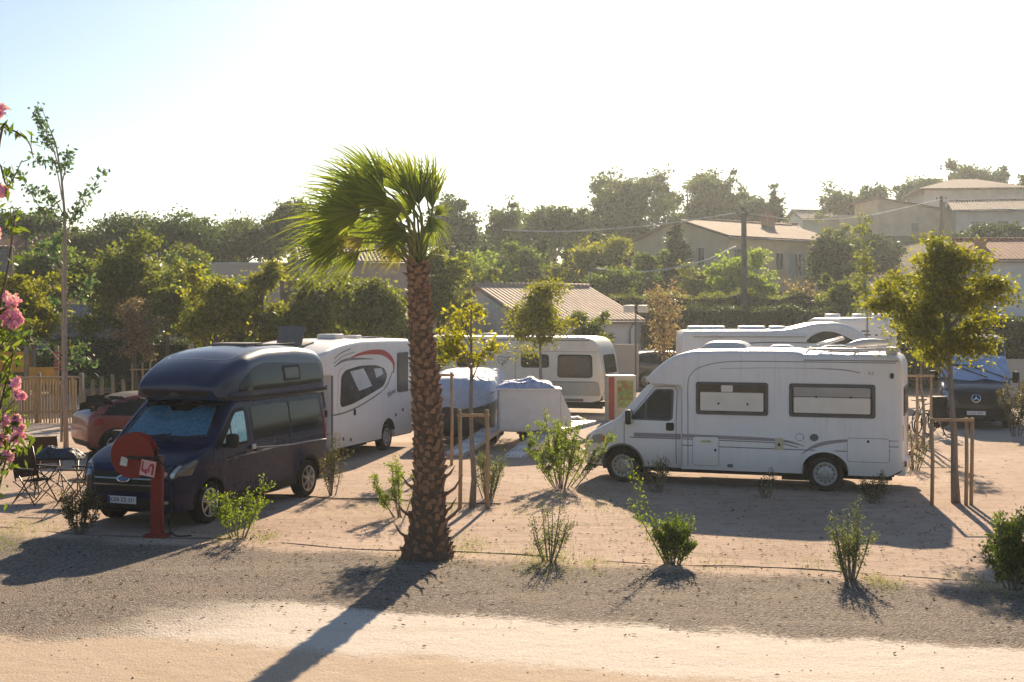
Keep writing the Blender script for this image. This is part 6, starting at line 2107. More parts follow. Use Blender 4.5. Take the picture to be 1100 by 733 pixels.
# left: long plain wall-like building, roofs in the trees
X_, Y_ = XY(252, 84)
house('long plain tan flat-roofed building behind the yellow-green trees', X_, Y_, R(-2), 7.2, 6, 4.6, 0, plaster('pink_tan_render', (.56, .44, .37)), TRIM, zb=terrain(X_, Y_), roof='flat', wins=((1.8, 2.6, .9, 1.1, 'S'), (-2.0, 2.6, .9, 1.1, 'S')))
X_, Y_ = XY(385, 82)
house('pink house with a brown roof glimpsed beyond the palm fronds', X_, Y_, R(14), 7.5, 6, 4.9, 1.0, plaster('pink_render', (.46, .32, .27)), TILE2, zb=terrain(X_, Y_), wins=((1.5, 2.8, .8, 1.0, 'S'), (-1.5, 2.8, .8, 1.0, 'S')))
X_, Y_ = XY(-70, 60)
house('brown-roofed house at the left edge behind the trees', X_, Y_, R(20), 6, 5, 4.8, 1.5, plaster('ochre_render', (.40, .28, .18)), TILE2, wins=((0, 2.6, .8, 1.0, 'S'),))
X_, Y_ = XY(20, 96)
house('low red-brown house under the umbrella pine on the left', X_, Y_, R(-5), 8, 6, 4.6, 1.2, plaster('red_brown_render', (.34, .20, .15)), TILE3, zb=terrain(X_, Y_), wins=((1, 3.0, .9, 1.0, 'S'),))
X_, Y_ = XY(410, 60)
house('white utility building behind the olive trees and the red-swoosh motorhome', X_, Y_, R(5), 7, 4, 3.2, .6, plaster('white_render', (.56, .52, .5)), TILE1, wins=((-1.5, 2.1, .8, .8, 'S'), (1.3, 2.1, .8, .8, 'S')))

# slatted grey shed beside the SUV
sx, sy = XY(705, 68)
S = thing('shed', 'blue-grey slatted shed behind the dark grey SUV', 'shed', (sx, sy, terrain(sx, sy)), R(2))
bm = nb()
box(bm, (0, 0, 1.35), (2.9, 2.2, 2.7))
obj('wall', bm, mat('blue_grey_boards', (.26, .28, .34), .6), S)
bm = nb()
for k in range(9):
    box(bm, (0, -1.13, .2 + k * .29), (2.94, .05, .25), Matrix.Rotation(R(8), 3, 'X') if False else None)
obj('cladding', bm, mat('blue_grey_boards', (.26, .28, .34)), S)
bm = nb()
box(bm, (0, 0, 2.74), (3.1, 2.5, .08))
obj('roof', bm, GREYP, S)
# boundary walls
def wall_run(label, px0, px1, Y, h, m, rot=0):
    x0, x1 = XY(px0, Y)[0], XY(px1, Y)[0]
    bm = nb()
    box(bm, (0, 0, h / 2), (x1 - x0, .2, h))
    box(bm, (0, 0, h + .04), (x1 - x0 + .04, .28, .08))
    o = obj('garden_wall', bm, m, None, None, loc=((x0 + x1) / 2, Y, terrain((x0 + x1) / 2, Y)))
    o.rotation_euler = (0, 0, rot)
    return tag(o, label, 'wall')
wall_run('low plain rendered wall between the service building and the shed', 655, 686, 58, 1.95, plaster('grey_beige_wall', (.46, .40, .35)))
wall_run('pale wall at the right edge behind the black van', 1076, 1180, 52, 1.5, plaster('grey_beige_wall', (.46, .4, .35)))

# marquee and tiled shelter on the left
mx, my = XY(100, 56)
Mq = thing('marquee', 'grey-white marquee with a blue end panel behind the dark hedge on the left', 'marquee', (mx, my, 0), 0)
bm = nb()
v = [bm.verts.new(p_) for p_ in ((-1.7, 0, 2.1), (2.4, 0, 1.9), (2.4, 3, 1.9), (-1.7, 3, 2.1), (-1.2, 1.2, 3.35), (1.2, 1.4, 2.8))]
for f in ((0, 1, 5, 4), (1, 2, 5), (2, 3, 4, 5), (3, 0, 4)):
    bm.faces.new([v[i] for i in f])
bmesh.ops.solidify(bm, geom=bm.faces[:], thickness=.03)
obj('canopy', bm, cloth_mat('tent_canvas', (.42, .42, .43), 2), Mq)
bm = nb()
prism(bm, [(-2.6, 1.9), (-1.4, 1.9), (-1.4, 3.15), (-2.3, 2.75)], .2, .26)
obj('blue_panel', bm, mat('blue_canvas', (.02, .08, .22), .7), Mq)
bm = nb()
for q in ((-1.6, .05), (2.3, .05), (-1.6, 2.9), (2.3, 2.9)):
    tube(bm, [(q[0], q[1], 0), (q[0], q[1], 2.0)], .035, 6)
obj('poles', bm, ALU, Mq)
bm = nb()
box(bm, (.3, .08, 1.1), (3.6, .03, 1.9))
obj('side_cloth', bm, cloth_mat('tent_side', (.35, .36, .38), 2), Mq)
mx, my = XY(133, 66)
house('small shelter with a grey tiled roof behind the marquee', mx, my, R(-3), 5.4, 4, 2.5, .9, plaster('grey_beige_wall', (.4, .35, .3)), roof_tiles('grey_tiles', (.20, .19, .19), (.30, .28, .27)), zb=terrain(mx, my), cat='shelter', name='shelter', wins=((0, 1.4, .8, .8, 'S'),))

# ---------------------------------------------------------------- background trees
P_ = [  # label, px, Y, ytop, ybot, wpx, kind, shape, dens, seed, lpx
    ('umbrella pine on a forked trunk at the far left', 28, 92, 226, 262, 76, 'pine', 'umbrella', 1.2, 31, 3.2),
    ('lower pine crown between the umbrella pine and the thin tree', 98, 88, 236, 296, 90, 'pine2', 'umbrella', 1.2, 32, 3.2),
    ('great dome-shaped pine on the left skyline', 166, 86, 220, 292, 128, 'pine', 'umbrella', 1.5, 33, 3.2),
    ('pine just right of the great dome-shaped pine', 262, 92, 230, 288, 96, 'pine2', 'umbrella', 1.3, 34, 3.2),
    ('small rounded pine behind the thin tall tree', 60, 96, 246, 300, 70, 'pine', 'umbrella', 1.2, 35, 3.2),
    ('pine rising behind the left fronds of the palm', 322, 94, 206, 290, 76, 'pine', 'umbrella', 1.2, 36, 3.2),
    ('pine hidden behind the middle of the palm crown', 385, 98, 214, 300, 90, 'pine', 'umbrella', 1.2, 37, 3.2),
    ('tall ragged pine right of the palm crown', 492, 98, 204, 300, 78, 'pine', 'round', 1.4, 38, 3.2),
    ('second ragged pine with a gap to its left', 545, 104, 214, 296, 58, 'pine2', 'round', 1.3, 39, 3.2),
    ('low dusty pine on the middle skyline', 596, 108, 216, 276, 74, 'pine2', 'umbrella', 1.3, 40, 3.2),
    ('broad massive pine left of the tan house', 676, 118, 184, 270, 96, 'pine2', 'round', 1.5, 41, 3.2),
    ('feathery tall pine behind the gable of the tan house', 738, 124, 178, 262, 66, 'pine2', 'ragged', 1.5, 42, 3.2),
    ('tall pine with an open crown above the tan roof', 776, 126, 182, 250, 62, 'pine2', 'round', 1.2, 43, 3.2),
    ('small pine crown just left of the utility pole top', 804, 122, 204, 250, 40, 'pine', 'umbrella', 1.0, 44, 3.2),
    ('pointed cedar on the skyline right of the utility pole', 832, 122, 198, 256, 38, 'pine', 'cone', 1.2, 45, 3.2),
    ('rounded tree left of the beige annexe on the skyline', 905, 138, 202, 238, 44, 'pine2', 'round', 1.2, 46, 3.2),
    ('rounded tree right behind the beige annexe', 934, 142, 198, 240, 44, 'pine', 'round', 1.2, 47, 3.2),
    ('low round tree left of the villa', 988, 150, 190, 226, 50, 'pine2', 'umbrella', 1.2, 48, 3.2),
    ('big round crown behind the villa roof', 1038, 156, 176, 220, 56, 'pine2', 'round', 1.2, 49, 3.2),
    ('small round tree right of the villa roof', 1072, 154, 184, 216, 26, 'pine', 'round', 1.2, 50, 3.2),
    ('dark tree at the right edge beside the villa', 1100, 132, 188, 250, 34, 'pine', 'round', 1.2, 51, 3.2),
    ('pine filling the skyline left of the cedar', 640, 112, 208, 280, 60, 'pine', 'round', 1.2, 52, 3.2),
    ('hazy pine filling the gap right of the palm top', 566, 122, 222, 280, 60, 'pine2', 'round', 1.0, 53, 3.2),
    ('low dark pine behind the long tan building', 220, 100, 244, 290, 80, 'pine', 'umbrella', 1.2, 54, 3.2),
]
for lb, px, Y, yt, yb, wp, kd, sh_, dn, sd_, lp in P_:
    tree('pine_tree' if 'pine' in lb else 'background_tree', lb, px, Y, yt - 2, yb + (6 if Y > 128 else 22) * (0 if 'forked' in lb else 1), wp * 1.15, kd, dn * 1.0, lp, shape=sh_, seed=sd_, group='trees on the skyline', limbs=10, clump=.095 * wp / 2 / (F / Y) + .10, trunk_r=.22, shell=.36)
M_ = [
    ('low dark tree under the broad olive-green one', 150, 57, 300, 366, 90, 'dark', 'round', 1.0, 161, 3.6),
    ('low mid green tree behind the bright yellow-green one', 255, 55, 300, 372, 70, 'mid', 'round', 1.0, 162, 3.6),
    ('low mid green tree behind the two olive trees by the palm', 365, 55, 305, 372, 90, 'mid', 'round', 1.0, 163, 3.6),
    ('green filling tree between the dome-shaped pine and the broad olive tree', 205, 72, 262, 330, 60, 'olive', 'round', 1.0, 164, 3.6),
    ('olive tree hiding the right wall of the service building', 634, 57.5, 334, 372, 40, 'olive', 'ragged', 1.0, 165, 3.4),
    ('small green tree against the left gable of the service building', 500, 56, 318, 366, 38, 'yellow', 'ragged', .8, 166, 3.4),
    ('yellow-green tree behind the oleander at the left edge', 28, 46, 292, 376, 90, 'yellow', 'round', .9, 61, 3.6),
    ('broad olive-green tree above the marquee', 144, 54, 258, 352, 118, 'olive', 'round', 1.1, 62, 3.6),
    ('olive tree just left of the broad one', 100, 58, 268, 345, 70, 'mid', 'round', 1.0, 63, 3.6),
    ('bright yellow-green tree above the navy campervan roof', 232, 48, 290, 368, 74, 'yellow', 'round', .9, 64, 3.6),
    ('yellow-green tree right of the bright one above the campervan', 282, 50, 284, 362, 58, 'yellow', 'ragged', 1.0, 65, 3.6),
    ('olive tree under the lower palm fronds', 338, 50, 292, 368, 78, 'olive', 'round', .9, 66, 3.6),
    ('olive-gold tree left of the palm trunk', 398, 49, 288, 366, 84, 'olive', 'round', .9, 67, 3.6),
    ('green tree right behind the top of the palm trunk', 472, 54, 262, 348, 62, 'olive', 'round', 1.0, 68, 3.6),
    ('wide pale lime bush on the slope behind the white building', 520, 82, 272, 318, 84, 'lime', 'round', 1.1, 69, 3.2),
    ('tree with a golden-green top left of the tan house', 640, 84, 246, 330, 72, 'yellow', 'round', 1.1, 70, 3.2),
    ('green tree between the two narrow cypresses', 596, 82, 278, 330, 50, 'olive', 'round', 1.0, 71, 3.2),
    ('green tree below the golden-topped tree', 655, 76, 284, 330, 56, 'mid', 'round', 1.0, 72, 3.2),
    ('feathery lime green bush in front of the tan house', 796, 78, 270, 326, 74, 'lime', 'round', 1.0, 73, 3.2),
    ('small yellow-green tree at the foot of the tan gable', 748, 80, 284, 330, 40, 'olive', 'round', 1.0, 74, 3.2),
    ('dark evergreen at the right corner of the tan house', 893, 82, 250, 312, 60, 'dark', 'round', 1.2, 75, 3.2),
    ('olive tree below the flat-roofed annexe', 904, 92, 240, 290, 50, 'olive', 'round', 1.0, 76, 3.2),
    ('green tree behind the domed motorhome roof', 905, 68, 296, 336, 48, 'olive', 'round', 1.0, 77, 3.2),
    ('dark tree in front of the long beige house', 950, 96, 244, 292, 58, 'dark', 'round', 1.0, 78, 3.2),
    ('dark green hedge-like tree below the low white house', 1064, 92, 238, 268, 70, 'dark', 'umbrella', 1.1, 79, 3.2),
    ('green tree at the left end of the tan gable', 696, 82, 268, 322, 36, 'mid', 'round', 1.0, 80, 3.2),
    ('dark green tree behind the service building', 560, 84, 256, 316, 52, 'mid', 'round', 1.0, 81, 3.2),
    ('bushy tree in front of the pale blue-white house', 1042, 58, 318, 366, 44, 'dark', 'round', 1.0, 82, 3.4),
    ('reddish-brown bush beside the utility pole foot', 858, 72, 296, 346, 48, 'dry', 'round', .55, 83, 3.2),
    ('low green tree behind the umbrella of yellow leaves on the right', 975, 74, 292, 350, 70, 'olive', 'round', 1.0, 84, 3.4),
    ('dense tree behind the cream caravan roof', 520, 70, 288, 330, 46, 'olive', 'round', .8, 85, 3.2),
    ('olive tree in the gap left of the long tan building', 196, 66, 268, 350, 60, 'mid', 'round', 1.0, 86, 3.4),
    ('yellowish tree right of the marquee', 180, 52, 300, 352, 50, 'olive', 'round', .9, 87, 3.4),
    ('dark tree in front of the low red-brown house', 50, 70, 262, 330, 90, 'mid', 'round', 1.0, 88, 3.4),
    ('green tree on the slope above the shed', 720, 86, 272, 330, 36, 'dark', 'round', .9, 89, 3.2),
    ('dusty tree behind the pink house', 430, 88, 260, 310, 60, 'mid', 'round', 1.0, 90, 3.2),
    ('dark shrubby tree under the tall ragged pine', 500, 90, 262, 310, 60, 'dark', 'round', 1.0, 91, 3.2),
    ('dark shrubby tree in the middle of the slope', 620, 92, 262, 310, 60, 'dark', 'round', 1.0, 92, 3.2),
    ('dark shrubby tree under the massive pine', 668, 100, 250, 300, 70, 'dark', 'round', 1.0, 93, 3.2),
    ('dark shrubby tree under the pine behind the palm', 340, 88, 262, 310, 70, 'dark', 'round', 1.0, 94, 3.2),
]
for lb, px, Y, yt, yb, wp, kd, sh_, dn, sd_, lp in M_:
    tree('tree', lb, px, Y, yt, yb + 10, wp * 1.1, kd, dn * (.3 if kd == 'dry' else 1.15), lp, shape=sh_, seed=sd_, group='trees behind the campsite', limbs=10, clump=.105 * wp / 2 / (F / Y) + .07, trunk_r=.12)
for i, (px, Y, yt, yb, wp, lb) in enumerate(((582, 88, 250, 322, 20, 'narrow dark cypress in the middle of the slope'), (611, 86, 258, 318, 18, 'second narrow cypress right of the first one'), (725, 88, 234, 300, 26, 'dark cypress in front of the tan gable'),
                                            (548, 92, 262, 310, 14, 'slim dark cypress behind the service building'), (498, 86, 276, 306, 12, 'small slim cypress near the lime bush'))):
    tree('cypress', lb, px, Y, yt, yb, wp, 'dark', 1.6, 2.8, shape='column', seed=100 + i, group='cypresses on the slope', limbs=4, clump=.22, trunk_r=.12)

# hedges
hedge('long clipped green hedge behind the back row of motorhomes', 655, 915, 72, 1.6, 318, 'olive', 1, .35)
hedge('lower dark hedge in front of the clipped green one', 690, 900, 66, 1.4, 332, 'dark', 2, .3)
hedge('dark clipped hedge with a sunlit top left of the navy campervan', 58, 205, 55.5, 1.3, 367, 'dark', 3, .1)
hedge('dark hedge behind the black van on the right', 1040, 1130, 54, 1.5, 343, 'dark', 4, .2)
hedge('clipped hedge below the right-hand house', 950, 1060, 60, 1.4, 352, 'mid', 5, .2)
hedge('low green hedge behind the olive trees left of the palm', 205, 440, 58, 1.3, 352, 'mid', 6, .25)

# utility poles, wires and lamps
def pole(label, px, Y, ytop, r, m, arms=True):
    x = XY(px, Y)[0]
    z0 = terrain(x, Y)
    h = CAM_H - (ytop - HZ) * Y / F - z0
    t = thing('utility_pole', label, 'utility pole', (x, Y, z0))
    bm = nb()
    tube(bm, [(0, 0, -.3), (.02, 0, h * .5), (0, 0, h)], [r * 1.25, r * 1.1, r * .85], 10)
    obj('shaft', bm, m, t)
    if arms:
        bm = nb()
        box(bm, (0, -.05, h - .25), (.9, .08, .08))
        for q in (-.38, 0, .38):
            tube(bm, [(q, -.05, h - .21), (q, -.05, h - .05)], .03, 6)
        obj('cross_arm', bm, GREYP, t)
    return t
POLEW = bark_mat('grey_pole_wood', (.10, .08, .065), (.20, .165, .13), 14)
pole('tall wooden utility pole in front of the tan house', 799, 70, 224, .16, POLEW)
pole('dark utility pole in front of the long beige house', 1011, 108, 211, .16, POLEW)
def wire(label, pts, r=.03):
    P3 = [W(*p_) for p_ in pts]
    o = Vector(P3[0])
    bm = nb()
    tube(bm, spline([p_ - o for p_ in P3], 6), r, 5)
    ob = obj('cable', bm, mat('grey_cable', (.55, .52, .47), .6), None, None, loc=o)
    return tag(ob, label, 'cable')
wire('upper overhead cable sagging left from the utility pole', [(799, 228, 69.8), (765, 233, 72), (720, 240, 74), (670, 245, 77), (600, 249, 80), (540, 247, 84)], .045)
wire('lower looping cable from the tan house to the left', [(790, 265, 84), (760, 279, 80), (725, 288, 78), (690, 292, 77), (655, 291, 76), (640, 288, 75)], .05)
wire('thin cable from the utility pole to the beige houses', [(799, 229, 69.8), (860, 236, 80), (930, 232, 92), (1011, 214, 107.8)], .02)
wire('thin cable running right from the dark pole', [(1011, 214, 107.8), (1050, 222, 104), (1110, 226, 98)], .02)
def lamp(label, px, Y, ytop, heads, arm):
    x = XY(px, Y)[0]
    z0 = terrain(x, Y)
    h = CAM_H - (ytop - HZ) * Y / F - z0
    t = thing('street_lamp', label, 'street lamp', (x, Y, z0))
    bm = nb()
    tube(bm, [(0, 0, 0), (0, 0, h)], [.045, .035], 8)
    if not heads:
        tube(bm, [(0, 0, h), (.2, 0, h + .03), (arm, 0, h + .03)], .035, 6)
    obj('post', bm, GREYP, t)
    if heads:
        for q in (-.3, .3):
            bm = nb()
            box(bm, (q, -.1, h), (.46, .25, .32), None, .03)
            obj('lamp_head', bm, mat('pale_lamp_housing', (.62, .58, .50), .5), t, 40)
    else:
        bm = nb()
        box(bm, (arm, 0, h), (.5, .2, .1), None, .03)
        obj('lamp_head', bm, GREYP, t, 40)
lamp('short post with two pale floodlight boxes left of the dry tree', 683, 56, 332, True, 0)
lamp('slim street lamp post with a short arm behind the service building', 634, 74, 290, False, .7)

# ---------------------------------------------------------------- left side: posts, fence, playground, pots, chairs
for i, px in enumerate((80, 90, 99.5, 109, 121, 132)):
    Yp = 48.5 + .3 * (i % 2)
    x = XY(px, Yp)[0]
    h = 1.05 + .12 * math.sin(i * 2.1)
    bm = nb()
    tube(bm, [(0, 0, -.1), (.01 * (i - 3), 0, h * .6), (.02 * math.sin(i), 0, h)], [.075, .07, .068], 9)
    o = obj('log_post', bm, WOODG, None, None, loc=(x, Yp, 0))
    ords = ['leftmost', 'second from left', 'third from left', 'fourth from left', 'fifth from left', 'rightmost']
    tag(o, f'short round log post, {ords[i]} in the row by the dark hedge', 'post', 'round log posts in a row')
fx, fy = XY(30, 40.5)
Fn = thing('picket_fence', 'fence of thin upright wooden slats at the far left', 'fence', (fx, fy, 0), R(3))
bm = nb()
rnd = random.Random(5)
for k in range(34):
    x = -1.45 + k * .088
    hh = 1.38 + rnd.uniform(-.06, .06)
    box(bm, (x, 0, hh / 2), (.05 + rnd.uniform(-.01, .01), .025, hh), Matrix.Rotation(R(rnd.uniform(-1.2, 1.2)), 3, 'Y'))
obj('slats', bm, bark_mat('golden_slat_wood', (.36, .20, .08), (.55, .34, .15), 18), Fn)
for z in (.35, 1.40):
    bm = nb()
    tube(bm, [(-1.5, .04, z), (1.6, .04, z + .02)], .035, 7)
    obj('rail', bm, WOOD, Fn)
for x in (-1.5, .3, 1.6):
    bm = nb()
    tube(bm, [(x, .1, 0), (x, .1, 1.55)], .07, 8)
    obj('post', bm, WOODG, Fn)
px_, py_ = XY(26, 45)
Pg = thing('playground_frame', 'wooden climbing frame with yellow panels behind the slat fence', 'playground', (px_, py_, 0), R(8))
for x in (-1.0, .2, 1.2):
    for y in (-.6, .6):
        bm = nb()
        tube(bm, [(x, y, 0), (x, y, 2.3)], .075, 8)
        obj('post', bm, WOODG, Pg)
YEL = mat('yellow_board', (.50, .24, .03), .6, var=.2)
for c, s_ in (((-.4, -.66, 1.75), (1.1, .04, .7)), ((.75, -.66, 1.3), (.9, .04, .55)), ((-.4, .66, 1.7), (1.1, .04, .6))):
    bm = nb()
    box(bm, c, s_, None, .01)
    obj('panel', bm, YEL, Pg)
bm = nb()
box(bm, (.1, 0, 1.0), (2.4, 1.3, .06))
obj('platform', bm, WOODG, Pg)
bm = nb()
for k in range(5):
    box(bm, (1.25, -.66, 1.5 + k * .14), (.28, .05, .06))
obj('rungs', bm, mat('red_board', (.35, .06, .03), .6), Pg)
for i, (px, Yp, r_, h) in enumerate(((97, 50.5, .32, .5), (113, 51.5, .30, .45))):
    x = XY(px, Yp)[0]
    t = thing('planter', ('round grey planter behind the log posts, the left one' if i == 0 else 'round grey planter behind the log posts, the right one'), 'planter', (x, Yp, 0), 0, 'grey planters')
    bm = nb()
    lathe(bm, [(r_ * .7, 0), (r_, h), (r_ * 1.05, h), (r_ * .95, h - .04), (.01, h - .06)], 20, 'Z')
    obj('pot', bm, mat('grey_pot', (.28, .26, .24), .8), t)
    rng = np.random.default_rng(i)
    P3 = rng.normal(size=(220, 3)) * .16 + np.array([0, 0, h + .2])
    leaf_mesh('foliage', P3, rdir(rng, 220), rdir(rng, 220), .09, .5, rng, LM['mid'], t)

def camp_chair(label, px, Y, rot, fabric, m2=None):
    t = thing('camping_chair', label, 'chair', (XY(px, Y)[0], Y, 0), rot, 'folding camping chairs')
    mm = mat('dark_tube', (.05, .045, .042), .4, .5)
    for sy in (-1, 1):
        bm = nb()
        tube(bm, [(-.28, sy * .26, 0), (.24, sy * .26, .62)], .012, 6)
        tube(bm, [(.28, sy * .26, 0), (-.22, sy * .26, .62)], .012, 6)
        obj('leg', bm, mm, t)
        bm = nb()
        box(bm, (.0, sy * .27, .635), (.50, .06, .03), None, .01)
        obj('armrest', bm, BLACKP, t)
    bm = nb()
    for x in (-.27, .27):
        tube(bm, [(x, -.26, .02), (x, .26, .40)], .010, 6)
        tube(bm, [(x, .26, .02), (x, -.26, .40)], .010, 6)
    obj('cross_brace', bm, mm, t)
    bm = nb()
    n = 6
    rows = [[bm.verts.new((-.22 + .46 * i / n, -.25 + .5 * j / n, .42 - .05 * math.sin(PI * j / n) * math.sin(PI * min(1, i / n + .1)))) for j in range(n + 1)] for i in range(n + 1)]
    for i in range(n):
        for j in range(n):
            bm.faces.new((rows[i][j], rows[i + 1][j], rows[i + 1][j + 1], rows[i][j + 1]))
    bmesh.ops.solidify(bm, geom=bm.faces[:], thickness=.015)
    obj('seat', bm, fabric, t, 50)
    bm = nb()
    rows = [[bm.verts.new((-.24 - .12 * i / n - .03 * math.sin(PI * j / n), -.26 + .52 * j / n, .45 + .52 * i / n)) for j in range(n + 1)] for i in range(n + 1)]
    for i in range(n):
        for j in range(n):
            bm.faces.new((rows[i][j], rows[i + 1][j], rows[i + 1][j + 1], rows[i][j + 1]))
    bmesh.ops.solidify(bm, geom=bm.faces[:], thickness=.015)
    obj('backrest', bm, fabric, t, 50)
    bm = nb()
    for sy in (-1, 1):
        tube(bm, [(-.2, sy * .26, .40), (-.37, sy * .26, .98)], .012, 6)
    obj('back_frame', bm, mm, t)
    return t
BRF = mat('brown_chair_fabric', (.10, .055, .032), .9, var=.2)
BKF = mat('black_chair_fabric', (.018, .016, .016), .9, var=.2)
camp_chair('brown folding camping chair left of the camping table', 38, 23.4, R(-28), BRF)
camp_chair('black folding camping chair nearest the navy campervan', 84, 23.3, R(170), BKF)
camp_chair('brown folding camping chair seen behind the camping table', 50, 25.4, R(-60), BRF)
tx, ty = XY(62, 24.4)
Tb = thing('camping_table', 'dark folding camping table between the camping chairs', 'table', (tx, ty, 0), R(12))
bm = nb()
box(bm, (0, 0, .70), (.95, .62, .03), None, .008)
obj('table_top', bm, BLACKP, Tb, 40)
for sx_ in (-1, 1):
    bm = nb()
    tube(bm, [(sx_ * .38, -.28, 0), (sx_ * .34, .28, .68)], .013, 6)
    tube(bm, [(sx_ * .38, .28, 0), (sx_ * .34, -.28, .68)], .013, 6)
    obj('leg', bm, mat('dark_tube', (.05, .045, .042)), Tb)
lump('cloth', 'heap of dark blue patterned cloth on the camping table', 'cloth', cloth_mat('dark_blue_cloth', (.03, .05, .085), 9), (tx, ty, .716), .85, .5, .22, 8.0)

# ---------------------------------------------------------------- red fire hose post
hp = G(169, 577)
Hp = thing('hose_reel_post', 'red fire hose reel on a red post in front of the navy campervan', 'fire hose reel', (hp.x, hp.y, 0), R(-8))
REDP = mat('fire_red_paint', (.21, .016, .007), .5, var=.12, dust=.05, spec=.3)
bm = nb()
prism(bm, [(-.085, .03), (.085, .03), (.085, 1.12), (.06, 1.20), (-.06, 1.20), (-.085, 1.12)], -.06, .06)
bmesh.ops.bevel(bm, geom=bm.edges[:], offset=.008, segments=2, affect='EDGES')
obj('post', bm, REDP, Hp, 40)
bm = nb()
box(bm, (0, 0, .02), (.36, .26, .05), None, .008)
for x in (-.13, .13):
    tube(bm, [(x, -.09, .04), (x, -.09, .065)], .014, 6)
obj('base_plate', bm, REDP, Hp, 40)
bm = nb()
dc = (-.30, -.17, 1.26)
lathe(bm, [(.30, -.07), (.335, -.075), (.345, -.06), (.335, -.045), (.20, -.05), (.10, -.055)], 40, 'Y', dc, closed=True)
lathe(bm, [(.19, -.05), (.19, .10)], 28, 'Y', dc)
lathe(bm, [(.335, .095), (.345, .11), (.335, .125), (.02, .12)], 40, 'Y', dc)
obj('reel_disc', bm, REDP, Hp, 30)
bm = nb()
for k in range(9):
    a0 = k * .7
    pts = [(dc[0] + (.21 + .008 * k) * math.cos(a), dc[1] - .035 + .016 * k, dc[2] + (.21 + .008 * k) * math.sin(a)) for a in [a0 + 2 * PI * q / 24 for q in range(25)]]
    tube(bm, pts, .014, 6)
e = Vector(dc)
tube(bm, spline([e + Vector((.22, .03, 0)), e + Vector((.40, .05, -.1)), (.16, .08, .9), (.18, .1, .4), (.16, .08, .12), (.30, .02, .02), (.5, .1, .015)], 5), .014, 6)
obj('hose', bm, BLACKP, Hp)
bm = nb()
tube(bm, [(-.36, -.27, 1.235), (-.1, -.27, 1.225), (.10, -.20, 1.23)], .022, 8)
box(bm, (.08, -.12, 1.22), (.10, .18, .08), None, .01)
tube(bm, [(0, -.10, 1.30), (.06, -.10, 1.36)], .02, 6)
obj('arm_bracket', bm, mat('dark_iron', (.03, .025, .022), .5, .5), Hp)
bm = nb()
box(bm, (0, 0, 0), (.11, .004, .13), None)
sg = obj('sticker', bm, mat('sticker_white', (.60, .54, .48), .6), Hp, None, loc=(-.42, -.252, 1.17))
sg.rotation_euler = (0, R(12), 0)
SR = mat('sign_red', (.34, .025, .03), .5)
SW = mat('sign_pale', (.66, .36, .34), .5)
bm = nb()
box(bm, (0, 0, 0), (.235, .012, .235))
sn = obj('hose_sign', bm, SW, Hp, None, loc=(-.02, -.30, 1.08))
sn.rotation_euler = (0, R(-10) * -1, 0)
bm = nb()
def fl_box(x, z, w_, h):
    box(bm, (x, -.0075, z), (w_, .003, h))
for x, z, w_, h in ((-.108, 0, .012, .23), (.108, 0, .012, .23), (0, .108, .23, .012), (0, -.108, .23, .012)):
    pass
# reel-and-hose pictogram
prism(bm, [(.01, .02), (.03, .07), (.075, .085), (.10, .05), (.10, -.09), (.065, -.09), (.065, .03), (.045, .05), (.03, .02), (.035, -.06), (.01, -.06)], -.0095, -.006)
prism(bm, [(-.10, .09), (-.075, .09), (-.075, -.01), (-.05, -.035), (-.02, -.035), (-.02, -.07), (-.075, -.065), (-.10, -.04)], -.0095, -.006)
prism(bm, [(-.04, -.02), (0, .0), (.0, -.09), (-.04, -.08)], -.0115, -.0096)
obj('pictogram', bm, SR, sn)

# ---------------------------------------------------------------- bicycles by the black van
def bicycle(label, px, Y, rot, m):
    t = thing('bicycle', label, 'bicycle', (XY(px, Y)[0], Y, 0), rot, 'bicycles parked by the black van')
    for x in (-.52, .52):
        bm = nb()
        pts = [(x + .33 * math.cos(a), 0, .34 + .33 * math.sin(a)) for a in [2 * PI * k / 28 for k in range(29)]]
        tube(bm, pts, .02, 6)
        w_ = obj('wheel', bm, TYRE, t)
        bm = nb()
        for k in range(14):
            a = 2 * PI * k / 14
            tube(bm, [(x, 0, .34), (x + .32 * math.cos(a), 0, .34 + .32 * math.sin(a))], .003, 3)
        obj('spokes', bm, CHROME, w_)
    bm = nb()
    bb, st_, hd_ = (-.05, 0, .30), (-.17, 0, .80), (.36, 0, .82)
    for a, b in ((bb, st_), (st_, hd_), (bb, (.38, 0, .74)), (bb, (-.52, 0, .34)), (st_, (-.52, 0, .34)), (hd_, (.52, 0, .34)), (hd_, (.33, 0, .98))):
        tube(bm, [a, b], .017, 7)
    obj('frame', bm, m, t)
    bm = nb()
    tube(bm, [(.30, -.29, 1.02), (.36, -.1, 1.0), (.36, .1, 1.0), (.30, .29, 1.02)], .013, 6)
    obj('handlebar', bm, BLACKP, t)
    bm = nb()
    tube(bm, [(-.17, 0, .8), (-.19, 0, .93)], .013, 6)
    box(bm, (-.18, 0, .95), (.26, .15, .05), None, .02)
    obj('saddle', bm, BLACKP, t, 40)
    bm = nb()
    lathe(bm, [(.09, -.03), (.09, .03)], 16, 'Y', bb)
    for s_ in (-1, 1):
        tube(bm, [(-.05, s_ * .06, .30), (-.05 + s_ * .12, s_ * .06, .30 - s_ * .10), (-.05 + s_ * .12, s_ * .16, .30 - s_ * .10)], .01, 5)
    obj('crank', bm, BLACKP, t)
    return t
bicycle('silver bicycle behind the tall stakes, left of the others', 976, 35.5, R(20), CHROME)
bicycle('dark bicycle seen end-on beside the black van', 1008, 36.2, R(-75), BLACKP)
bicycle('grey bicycle between the silver one and the black van', 994, 37.2, R(48), GREYP)
bk = thing('bag', 'black saddlebag hung over the end-on bicycle', 'bag', (XY(1009, 36.0)[0], 36.0, .55), R(10))
bm = nb()
box(bm, (0, 0, .25), (.36, .26, .62), None, .09)
